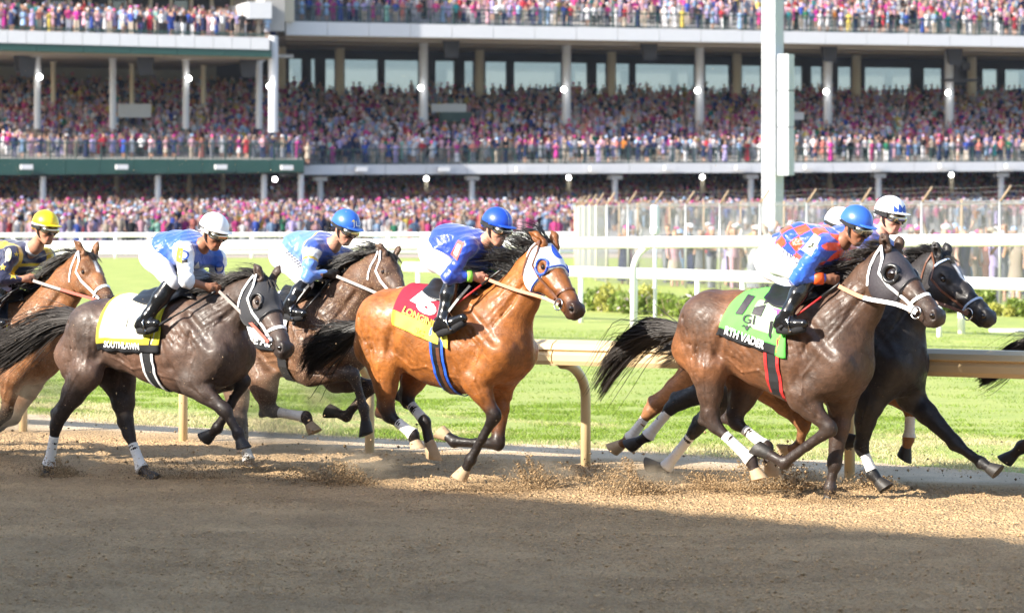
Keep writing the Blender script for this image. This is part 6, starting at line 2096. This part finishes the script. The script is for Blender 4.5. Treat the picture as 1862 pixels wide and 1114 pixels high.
JK = {}
JK['A'] = build_jockey(HORSE['A'], dict(label='jockey in a yellow helmet and navy and gold silks with stars', silk=pat_A,
    helm=two_tone((.80, .58, .01), (.75, .70, .62), .022, .010), peak=(.80, .60, .02), skin=(.45, .22, .14), breech=BREECH_GREY, pitch=10, yaw=-14, collar='white_paint',
    j=dict(head=(84, 407), nek=(66, 447), che=(32, 470), wai=(-22, 472), pel=(-66, 470), shN=(22, 462), elN=(0, 508), wrN=(44, 507), haN=(60, 506),
           shF=(86, 466), elF=(90, 492), haF=(78, 507), hipN=(-58, 482), knN=(8, 522), anN=(-22, 578), heN=(-34, 592), toN=(6, 588))))
JK['B'] = build_jockey(HORSE['B'], dict(label='jockey in a white helmet and blue silks with white sleeves', silk=pat_B,
    helm=solid((.80, .80, .80)), peak=(.6, .6, .6), band=('hood_mesh', .006, .036), skin=(.33, .15, .085), pitch=20, yaw=-12, gstrap='print_grey', sleeve=.18, billow=np.array([-.03, 0, .05]),
    j=dict(head=(391, 414), nek=(366, 448), che=(345, 458), wai=(308, 462), pel=(286, 462), shN=(337, 456), elN=(338, 510), wrN=(376, 521), haN=(396, 527),
           shF=(394, 470), elF=(396, 500), haF=(408, 520), hipN=(286, 470), knN=(312, 514), anN=(268, 575), heN=(252, 592), toN=(283, 588))))
JK['C'] = build_jockey(HORSE['C'], dict(label='jockey in a pale blue helmet and blue and white silks with black gloves', silk=pat_C,
    helm=quarters((.035, .14, .58), (.03, .14, .55), (.05, .18, .6)), peak=(.04, .14, .5), skin=(.48, .25, .17), pitch=24, yaw=-10, gloves=(.02, .02, .02), collar='white_paint',
    j=dict(head=(631, 407), nek=(606, 446), che=(582, 455), wai=(546, 456), pel=(520, 462), shN=(568, 452), elN=(560, 502), wrN=(594, 497), haN=(610, 499),
           shF=(630, 466), elF=(626, 488), haF=(616, 497), hipN=(522, 470), knN=(556, 515), anN=(530, 548), heN=(518, 566), toN=(552, 570))))
JK['D'] = build_jockey(HORSE['D'], dict(label='jockey in royal blue silks and helmet with lime cuffs', silk=pat_D,
    helm=quarters((.015, .07, .50), (.3, .4, .6), (.015, .07, .50)), peak=(.02, .09, .5), band=('black', .004, .038), skin=(.55, .27, .18), pitch=18, yaw=-12, billow=np.array([-.05, 0, .05]),
    j=dict(head=(906, 405), nek=(885, 440), che=(858, 452), wai=(818, 448), pel=(794, 455), shN=(850, 448), elN=(818, 502), wrN=(861, 502), haN=(882, 508),
           shF=(904, 462), elF=(902, 488), haF=(890, 505), hipN=(794, 468), knN=(824, 500), anN=(806, 580), heN=(795, 598), toN=(842, 578))))
JK['E'] = build_jockey(HORSE['E'], dict(label='jockey in orange and blue diamond silks with a blue helmet', silk=pat_E,
    helm=quarters((.035, .13, .56), (.02, .08, .42), (.55, .62, .75)), peak=(.06, .20, .7), skin=(.26, .115, .065), pitch=22, yaw=-10, billow=np.array([-.04, 0, .03]),
    j=dict(head=(1560, 403), nek=(1531, 441), che=(1505, 450), wai=(1455, 446), pel=(1420, 460), shN=(1490, 452), elN=(1450, 506), wrN=(1500, 506), haN=(1522, 510),
           shF=(1545, 462), elF=(1550, 490), haF=(1532, 506), hipN=(1420, 474), knN=(1468, 506), anN=(1432, 568), heN=(1414, 590), toN=(1462, 588))))
JK['F'] = build_jockey(HORSE['F'], dict(label='jockey in a white helmet with a black band and blue silks, riding the black horse', silk=pat_F,
    helm=two_tone((.80, .80, .80), (.02, .02, .02), .018, .007), peak=(.78, .78, .78), skin=(.56, .30, .22), pitch=12, yaw=-16,
    j=dict(head=(1621, 384), nek=(1602, 425), che=(1580, 440), wai=(1535, 448), pel=(1502, 462), shN=(1572, 444), elN=(1560, 500), wrN=(1600, 508), haN=(1622, 512),
           shF=(1622, 455), elF=(1630, 486), haF=(1630, 508), hipN=(1502, 472), knN=(1556, 520), anN=(1520, 575), heN=(1505, 592), toN=(1548, 592))))
JK['H'] = build_jockey(HORSE['H'], dict(label='jockey almost hidden behind the diamond silks, only the white helmet showing', silk=pat_F,
    helm=quarters((.80, .80, .80), (.1, .1, .5), (.05, .15, .5)), peak=(.1, .2, .6), pitch=20, yaw=-10,
    j=dict(head=(1530, 404), nek=(1504, 444), che=(1480, 456), wai=(1432, 458), pel=(1404, 470), shN=(1465, 458), elN=(1448, 510), wrN=(1490, 514), haN=(1510, 517),
           shF=(1520, 468), elF=(1524, 496), haF=(1518, 513), hipN=(1404, 482), knN=(1452, 528), anN=(1415, 580), heN=(1400, 598), toN=(1445, 598))))
_ej = dict(head=(1560, 403), nek=(1531, 441), che=(1505, 450), wai=(1455, 446), pel=(1420, 460), shN=(1490, 452), elN=(1450, 506), wrN=(1500, 506), haN=(1522, 510),
           shF=(1545, 462), elF=(1550, 490), haF=(1532, 506), hipN=(1420, 474), knN=(1468, 506), anN=(1432, 568), heN=(1414, 590), toN=(1462, 588))
# ---------------------------------------------------------------- saddles, cloths, girths, reins, whips and their print
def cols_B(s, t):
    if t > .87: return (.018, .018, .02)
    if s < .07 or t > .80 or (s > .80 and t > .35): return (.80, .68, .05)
    return (.80, .78, .62)  # pale middle of the yellow cloth: overexposure by the sun put into the colour
def cols_D(s, t):
    if t > .74: return (.80, .72, .10) if s > .05 else (.78, .62, .04)
    return (.30, .022, .045)
def cols_E(s, t):
    if t > .86 and s < .86: return (.02, .02, .022)
    if .42 < s < .80 and .30 < t < .72: return (.58, .80, .46)  # sun-bleached look of the green cloth painted in as a paler middle
    return (.14, .66, .10)
def cols_C(s, t): return (.03, .03, .032) if t > .84 else (.80, .80, .80)
def cols_A(s, t): return (.78, .60, .04) if t > .80 else (.03, .03, .035)
def cols_F(s, t): return (.05, .10, .40)
TX = text_mesh
h = HORSE['B']
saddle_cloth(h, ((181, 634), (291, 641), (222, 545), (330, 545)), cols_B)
girth_strap(h, (285, 575), (290, 710), [(0, .085, 'black_matt'), (-.055, .026, 'white'), (.055, .026, 'white')])
saddle(h, (262, 540), (345, 540))
cb = [h['cloth_bvh']]
decal('lettering', TX('SOUTHLAWN', .03), ((188, 631), (253, 636), (252, 624), (189, 619)), h, cb, M['print_white'], h['cloth'])
decal('numeral', TX('4', .03), ((205, 590), (233, 594), (246, 546), (214, 541)), h, cb, M['print_grey'], h['cloth'])
rein(h, [(398, 529), (440, 570)], ['grey_strap', 'red_strap'], -.14)
whip(h['F'], (279, 597), (388, 532), -.36, -.13, 'slim grey black whip of the jockey with white sleeves')

h = HORSE['D']
saddle_cloth(h, ((715, 590), (818, 634), (752, 521), (842, 530)), cols_D)
girth_strap(h, (806, 590), (822, 708), [(0, .080, 'black'), (-.052, .022, 'blue'), (.052, .022, 'blue'), (.012, .030, 'leather')])
saddle(h, (790, 530), (858, 528))
cb = [h['cloth_bvh']]
decal('lettering', TX('LONGINES', .03), ((730, 568), (797, 600), (799, 587), (736, 556)), h, cb, M['gold'], h['cloth'])
decal('lettering', TX('SC', .03), ((752, 603), (769, 611), (771, 601), (755, 593)), h, cb, M['gold'], h['cloth'])
decal('numeral', TX('6', .06), ((752, 562), (790, 578), (800, 540), (768, 526)), h, cb, M['print_white'], h['cloth'])
decal('stripe', UNIT, ((745, 546), (757, 552), (790, 524), (778, 520)), h, cb, M['print_white'], h['cloth'])
rein(h, [(882, 506), (935, 526), (985, 540)], ['tan_strap', 'tan_strap', 'grey_strap'], -.15)
whip(h['F'], (792, 581), (908, 493), -.38, -.10, 'black whip with a red shaft held by the royal blue jockey', 'red')
if 'hood_bvh' in h:
    decal('emblem', shape_disc(), ((1014, 474), (1034, 464), (1016, 436), (997, 447)), h, [h['hood_bvh']], M['blue_trim'], h['root'])
    decal('emblem', shape_poly([(.30, 1), (.42, 1), (.50, .55), (.78, .22), (.70, .12), (.55, .20), (.38, .5)]), ((1010, 464), (1026, 464), (1022, 440), (1006, 440)), h, [h['hood_bvh']], M['print_white'], h['root'], .006)

h = HORSE['E']
saddle_cloth(h, ((1303, 608), (1430, 652), (1372, 528), (1462, 540)), cols_E)
girth_strap(h, (1418, 600), (1424, 728), [(0, .085, 'black_matt'), (-.055, .026, 'red'), (.055, .026, 'red')])
saddle(h, (1408, 535), (1478, 545))
cb = [h['cloth_bvh']]
decal('lettering', TX('RTH VADER', .035), ((1316, 607), (1388, 635), (1392, 621), (1320, 592)), h, cb, M['print_white'], h['cloth'])
decal('lettering', TX('GI', .02), ((1348, 586), (1371, 590), (1374, 573), (1352, 570)), h, cb, M['print_black'], h['cloth'])
decal('emblem', shape_poly([(0, .5), (.25, .9), (.4, .55), (.5, 1), (.6, .55), (.75, .9), (1, .5), (.72, .55), (.55, 0), (.45, 0), (.28, .55)]), ((1346, 599), (1368, 603), (1369, 590), (1348, 587)), h, cb, M['print_black'], h['cloth'])
for qd in (((1336, 570), (1349, 572), (1374, 538), (1360, 534)), ((1366, 570), (1383, 575), (1393, 553), (1371, 558)), ((1387, 553), (1408, 545), (1414, 534), (1397, 536))):
    decal('check', UNIT, qd, h, cb, M['hood_mesh'], h['cloth'])
decal('lettering', TX('T', .05), ((1406, 572), (1421, 575), (1422, 563), (1407, 560)), h, cb, M['pink'], h['cloth'])
rein(h, [(1525, 520), (1570, 541), (1630, 553)], ['tan_strap', 'white', 'white'], -.16, .03)
whip(h['F'], (1416, 597), (1524, 517), -.38, -.12, 'black whip with a red shaft held by the jockey in diamonds', 'red')

h = HORSE['C']
saddle_cloth(h, ((446, 630), (522, 640), (478, 550), (560, 545)), cols_C)
girth_strap(h, (525, 575), (530, 690), [(0, .10, 'black_matt')])
saddle(h, (520, 545), (575, 540))
decal('lettering', TX('HE ALIS', .03), ((449, 623), (503, 632), (504, 618), (451, 608)), h, [h['cloth_bvh']], M['print_white'], h['cloth'])
rein(h, [(612, 502), (655, 520), (692, 536)], ['grey_strap', 'grey_strap', 'white'], -.15)
whip(h['F'], (532, 590), (604, 505), -.36, -.10, 'dark whip of the jockey with black gloves')
h = HORSE['A']
saddle_cloth(h, ((-52, 600), (18, 606), (-30, 545), (30, 548)), cols_A); girth_strap(h, (0, 590), (4, 700), [(0, .09, 'black_matt')]); saddle(h, (-20, 545), (40, 545))
rein(h, [(60, 510), (110, 526)], ['grey_strap', 'red_strap'], -.14); whip(h['F'], (-8, 548), (56, 510), -.34, -.12, 'slim dark whip of the yellow capped jockey')
h = HORSE['F']
saddle_cloth(h, ((1420, 610), (1520, 640), (1470, 545), (1545, 548)), cols_F); girth_strap(h, (1520, 590), (1525, 722), [(0, .09, 'black_matt')]); saddle(h, (1500, 545), (1570, 548))
rein(h, [(1622, 514), (1680, 540)], ['leather', 'leather'], -.16)
# breast girth on the black horse
h = HORSE['H']; saddle(h, (1400, 555), (1470, 555)); girth_strap(h, (1430, 600), (1434, 722), [(0, .09, 'black_matt')])
h = HORSE['G']; saddle(h, (2075, 535), (2146, 545)); girth_strap(h, (2086, 600), (2092, 728), [(0, .09, 'black_matt')])
saddle_cloth(h, ((1971, 608), (2098, 652), (2040, 528), (2130, 540)), cols_F)
js = dict(label='jockey on the leading horse, out past the edge of the picture', silk=pat_F, helm=solid((.8, .8, .8)), peak=(.7, .7, .7), j={k: (v[0] + G_dx, v[1]) for k, v in _ej.items()})
JK['G'] = build_jockey(h, js)

# print and trim on the riders
j = JK['B']; out = dict(F=j['F'])
decal('patch', UNIT, ((319, 475), (330, 479), (333, 452), (323, 449)), out, [j['shirt_bvh']], M['yellow'], j['shirt'])
decal('patch', UNIT, ((330, 479), (341, 477), (341, 471), (331, 473)), out, [j['shirt_bvh']], M['print_black'], j['shirt'])
decal('ring', shape_ring(), ((324, 472), (344, 472), (344, 455), (324, 455)), out, [j['shirt_bvh']], M['print_blue'], j['shirt'])
decal('ring', shape_ring(), ((390, 498), (408, 498), (408, 474), (390, 474)), out, [j['shirt_bvh']], M['print_blue'], j['shirt'])
decal('emblem', shape_poly([(0, 0), (1, 0), (.85, 1)]), ((351, 488), (363, 488), (363, 475), (351, 475)), out, [j['shirt_bvh']], M['print_white'], j['shirt'])
j = JK['D']; out = dict(F=j['F'])
decal('patch', UNIT, ((819, 462), (831, 474), (844, 441), (833, 436)), out, [j['shirt_bvh']], plain('coral armband', (.62, .12, .10), .6), j['shirt'])
decal('patch', UNIT, ((824, 460), (830, 466), (838, 446), (832, 443)), out, [j['shirt_bvh']], M['print_white'], j['shirt'], .005)
armband(j, 'N', .70, .92, .047, M['lime']); armband(j, 'F', .70, .92, .047, M['lime'])
j = JK['E']; out = dict(F=j['F'])
decal('patch', UNIT, ((1457, 454), (1475, 466), (1493, 433), (1481, 424)), out, [j['shirt_bvh']], plain('pale lime armband', (.52, .72, .35), .6), j['shirt'])
decal('emblem', shape_poly([(0, .2), (.3, .5), (.5, .4), (.7, .9), (1, .8), (.8, .5), (.9, .1), (.6, .3), (.3, .1)]), ((1468, 452), (1481, 452), (1481, 440), (1468, 440)), out, [j['shirt_bvh']], M['hood_mesh'], j['shirt'], .005)
decal('lettering', TX('LTP C', .0), ((1422, 466), (1450, 480), (1453, 466), (1425, 452)), out, [j['breech_bvh']], M['print_black'], j['root'])
om = plain('orange cuff', (.78, .10, .015), .5); armband(j, 'N', .58, .93, .046, om); armband(j, 'F', .58, .93, .046, om)
j = JK['A']; out = dict(F=j['F'])
for x, y, r_ in ((24, 500, 9), (5, 486, 7), (78, 482, 7), (94, 471, 6), (30, 462, 5)):
    decal('star', shape_star(), ((x - r_, y + r_), (x + r_, y + r_), (x + r_, y - r_), (x - r_, y - r_)), out, [j['shirt_bvh']], M['gold'], j['shirt'])
decal('patch', shape_disc(), ((8, 474), (20, 476), (22, 452), (11, 450)), out, [j['shirt_bvh']], plain('pale armband', (.7, .66, .4), .6), j['shirt'])
j = JK['F']; out = dict(F=j['F'])
decal('emblem', shape_poly([(0, 0), (1, .5), (0, 1)]), ((1625, 391), (1634, 391), (1634, 373), (1625, 373)), out, [j['helm_bvh']], M['print_blue'], j['helm'])
decal('lettering', TX('M', .03), ((1634, 391), (1648, 391), (1648, 372), (1634, 372)), out, [j['helm_bvh']], M['print_blue'], j['helm'])
j = JK['C']; out = dict(F=j['F'])
decal('lettering', TX('JL', .0), ((641, 415), (655, 415), (653, 402), (641, 402)), out, [j['helm_bvh']], M['print_white'], j['helm'])
decal('emblem', shape_poly([(0, 0), (1, 0), (.6, 1)]), ((639, 403), (646, 403), (646, 399), (639, 399)), out, [j['helm_bvh']], M['gold'], j['helm'])
for i in range(7):
    x, y = 519 + i * 3.6, 459 + i * 4.2
    decal('print', UNIT, ((x, y + 2), (x + 8, y - 1), (x + 9, y - 3), (x + 1, y)), out, [j['breech_bvh']], M['print_black'], j['root'])
# ---------------------------------------------------------------- clods on the ground and thrown dirt
_t = (1 + 5 ** .5) / 2
ICO_V = np.array([(-1, _t, 0), (1, _t, 0), (-1, -_t, 0), (1, -_t, 0), (0, -1, _t), (0, 1, _t), (0, -1, -_t), (0, 1, -_t), (_t, 0, -1), (_t, 0, 1), (-_t, 0, -1), (-_t, 0, 1)]) / math.sqrt(1 + _t * _t)
ICO_F = np.array([(0, 11, 5), (0, 5, 1), (0, 1, 7), (0, 7, 10), (0, 10, 11), (1, 5, 9), (5, 11, 4), (11, 10, 2), (10, 7, 6), (7, 1, 8), (3, 9, 4), (3, 4, 2), (3, 2, 6), (3, 6, 8), (3, 8, 9), (4, 9, 5), (2, 4, 11), (6, 2, 10), (8, 6, 7), (9, 8, 1)])
OCT_V = np.array([(1, 0, 0), (-1, 0, 0), (0, 1, 0), (0, -1, 0), (0, 0, 1), (0, 0, -1.)]); OCT_F = np.array([(0, 2, 4), (2, 1, 4), (1, 3, 4), (3, 0, 4), (2, 0, 5), (1, 2, 5), (3, 1, 5), (0, 3, 5)])
CLOD = vcol('dirt clods', .95, .1, bump=.4, scale=90, var=.25, distance=.004)
def clods(name, pos, size, r, col, squash=.7, ico=True):
    bv, bf = (ICO_V, ICO_F) if ico else (OCT_V, OCT_F)
    n = len(pos); k = len(bv)
    j = bv[None] * (1 + r.normal(0, .22, (n, k, 1)))
    a = r.uniform(0, 6.28, n); c, s = np.cos(a)[:, None], np.sin(a)[:, None]
    V_ = np.stack([j[..., 0] * c - j[..., 1] * s, j[..., 0] * s + j[..., 1] * c, j[..., 2] * squash], -1) * size[:, None, None] * (1 + r.normal(0, .15, (n, 1, 3))) + pos[:, None]
    F_ = (bf[None] + (np.arange(n) * k)[:, None, None]).reshape(-1, 3)
    C_ = np.repeat(col, k, 0)
    return tag(mk(name, V_.reshape(-1, 3), F_, CLOD, cols=C_), kind='stuff')
r = np.random.default_rng(99)
n = 150000
Y = r.uniform(14.5, 31, n); X = r.uniform(-1, 1, n) * (.1565 * Y + .5); v = rail_v(X, Y)
k_ = (v < .25) | (r.random(n) < .06)
X, Y = X[k_], Y[k_]
cl = fbm(X * .9, Y * .9, 3, 71)
k_ = r.random(len(X)) < np.clip((cl - .25) * 2.4, .1, 1); X, Y = X[k_], Y[k_]
sz_ = np.clip(r.lognormal(-5.3, .42, len(X)), .002, .016)
pos = np.stack([X, Y, dirt_height(X, Y) + sz_ * .25], 1)
clods('dirt_clods', pos, sz_, r, DIRT_C * (.75 + .45 * r.random((len(X), 1))), .7, False)
PP, SS_ = [], []
def plume(cx, cy, sx, sy, D, n, smin, smax, up=1.0):
    lobes = r.random(12); lobes = np.interp(np.arange(12), np.arange(0, 12, 1), lobes)
    for i in range(int(n * 14)):
        t = r.random() ** 1.9
        wx = r.normal(); px = cx + wx * sx * (.75 + .35 * t) - t * sx * .5; py = cy - t * sy * 1.45 * up * max(.1, 1.15 - .42 * abs(wx + r.normal() * .25)) * (.55 + .45 * lobes[int((wx + 4) * 2.2) % 12]) + abs(r.normal()) * 2
        d = D + r.normal() * .22
        p = P(px, py, d)
        if p.z < .005: continue
        PP.append(tuple(p)); SS_.append(.0013 + (smax - smin) * .6 * r.random() ** 6 + .0018 * r.random())
for a in ((108, 864, 26, 26, 26.7, 420, .003, .016), (340, 868, 60, 34, 26.3, 350, .003, .012), (632, 884, 34, 40, 26.0, 700, .003, .020), (560, 872, 30, 22, 26.2, 200, .003, .012),
          (900, 890, 60, 22, 25.0, 320, .003, .012), (975, 884, 24, 44, 25.4, 420, .003, .018), (1080, 872, 55, 28, 26.0, 320, .003, .016), (1170, 908, 48, 50, 24.9, 1000, .003, .020), (1290, 886, 30, 24, 25.2, 260, .003, .016),
          (1420, 886, 60, 48, 25.0, 560, .003, .020), (1520, 914, 60, 18, 24.3, 300, .003, .012), (1600, 890, 36, 26, 25.4, 340, .003, .018), (450, 852, 26, 30, 27.3, 180, .003, .012), (60, 850, 60, 40, 27.6, 260, .002, .008)):
    plume(*a)
# single clods further up
for i in range(1500):
    px = r.uniform(-20, 760) if r.random() < .6 else r.uniform(700, 1862); py = 872 - abs(r.normal()) * (62 if px < 760 else 40); p = P(px, py, r.uniform(25, 27.5)); PP.append(tuple(p)); SS_.append(.0025 + .011 * r.random() ** 4)
PP = np.array(PP); SS_ = np.array(SS_)
clods('flying_clods', PP, SS_, r, DIRT_C * (.28 + .62 * r.random((len(PP), 1))), .9, False)  # grains darkened at random to stand in for backlit shade
# fine grit hanging in the air behind the leaders
pp = []
for i in range(2600):
    g_ = r.random()
    px = r.uniform(-10, 760) if g_ < .72 else r.uniform(700, 1500)
    py = r.choice([r.normal(330, 80), r.normal(690, 90), r.uniform(120, 800)], p=[.42, .33, .25])
    pp.append(tuple(P(px, py, r.uniform(24.2, 28.6))))
pp = np.array(pp); ss = np.clip(r.lognormal(-6.35, .42, len(pp)), .0009, .0055)
clods('flying_grit', pp, ss, r, np.array([.55, .40, .24]) * (.7 + .6 * r.random((len(pp), 1))), 1, False)

# thin dust hanging round the hooves
DUST = bpy.data.materials.new('dust'); DUST.use_nodes = True
nt = DUST.node_tree; nt.nodes.remove(nt.nodes['Principled BSDF'])
tc = N(nt, 'ShaderNodeTexCoord'); ln = N(nt, 'ShaderNodeVectorMath', operation='LENGTH'); nt.links.new(tc.outputs['Object'], ln.inputs[0])
fo = N(nt, 'ShaderNodeMapRange', interpolation_type='SMOOTHSTEP'); fo.inputs['From Min'].default_value = .15; fo.inputs['From Max'].default_value = .98; fo.inputs['To Min'].default_value = 1; fo.inputs['To Max'].default_value = 0
nt.links.new(ln.outputs['Value'], fo.inputs['Value'])
no = N(nt, 'ShaderNodeTexNoise', Scale=2.6, Detail=4.0, Roughness=.6); nt.links.new(tc.outputs['Object'], no.inputs['Vector'])
nm = N(nt, 'ShaderNodeMapRange'); nm.inputs['From Min'].default_value = .42; nm.inputs['From Max'].default_value = .75; nt.links.new(no.outputs['Fac'], nm.inputs['Value'])
mu = N(nt, 'ShaderNodeMath', operation='MULTIPLY'); nt.links.new(fo.outputs[0], mu.inputs[0]); nt.links.new(nm.outputs[0], mu.inputs[1])
m2 = N(nt, 'ShaderNodeMath', operation='MULTIPLY'); m2.inputs[1].default_value = 4.5; nt.links.new(mu.outputs[0], m2.inputs[0])
pv = N(nt, 'ShaderNodeVolumePrincipled'); pv.inputs['Color'].default_value = (.86, .70, .50, 1); nt.links.new(m2.outputs[0], pv.inputs['Density'])
nt.links.new(pv.outputs[0], nt.nodes['Material Output'].inputs['Volume'])
def puff(px, py, D, rx, ry, rz):
    w = MB(); n = 12
    w.lathe([(math.sin(a), -math.cos(a)) for a in np.linspace(.02, math.pi - .02, 9)], (0, 0, 0), 14)
    o = w.build('dust_cloud', DUST); o.location = P(px, py, D); o.scale = (rx, ry, rz); tag(o, kind='stuff')
for a in ((560, 735, 27.3, 1.0, .5, .62), (480, 800, 27.2, .7, .4, .35), (632, 850, 26.0, .55, .4, .25), (110, 845, 26.8, .5, .4, .22), (340, 850, 26.4, .6, .4, .18), (1165, 878, 25.0, .5, .4, .26),
          (980, 860, 25.5, .45, .4, .20), (1420, 870, 25.1, .6, .4, .20), (40, 720, 28.2, .7, .5, .5), (1600, 880, 25.5, .5, .4, .15)):
    puff(*a)
# ---------------------------------------------------------------- thin dusty air between the track and the stand
m = bpy.data.materials.new('dusty air'); m.use_nodes = True
nt = m.node_tree; nt.nodes.remove(nt.nodes['Principled BSDF'])
pv = N(nt, 'ShaderNodeVolumePrincipled', Density=.00008)
pv.inputs['Color'].default_value = (.72, .82, 1.0, 1); pv.inputs['Anisotropy'].default_value = .2
nt.links.new(pv.outputs[0], nt.nodes['Material Output'].inputs['Volume'])
g = MB(); g.box(-1000, 1000, -400, 1600, -1.5, 60)
tag(g.build('haze', m, smooth=False), kind='stuff')
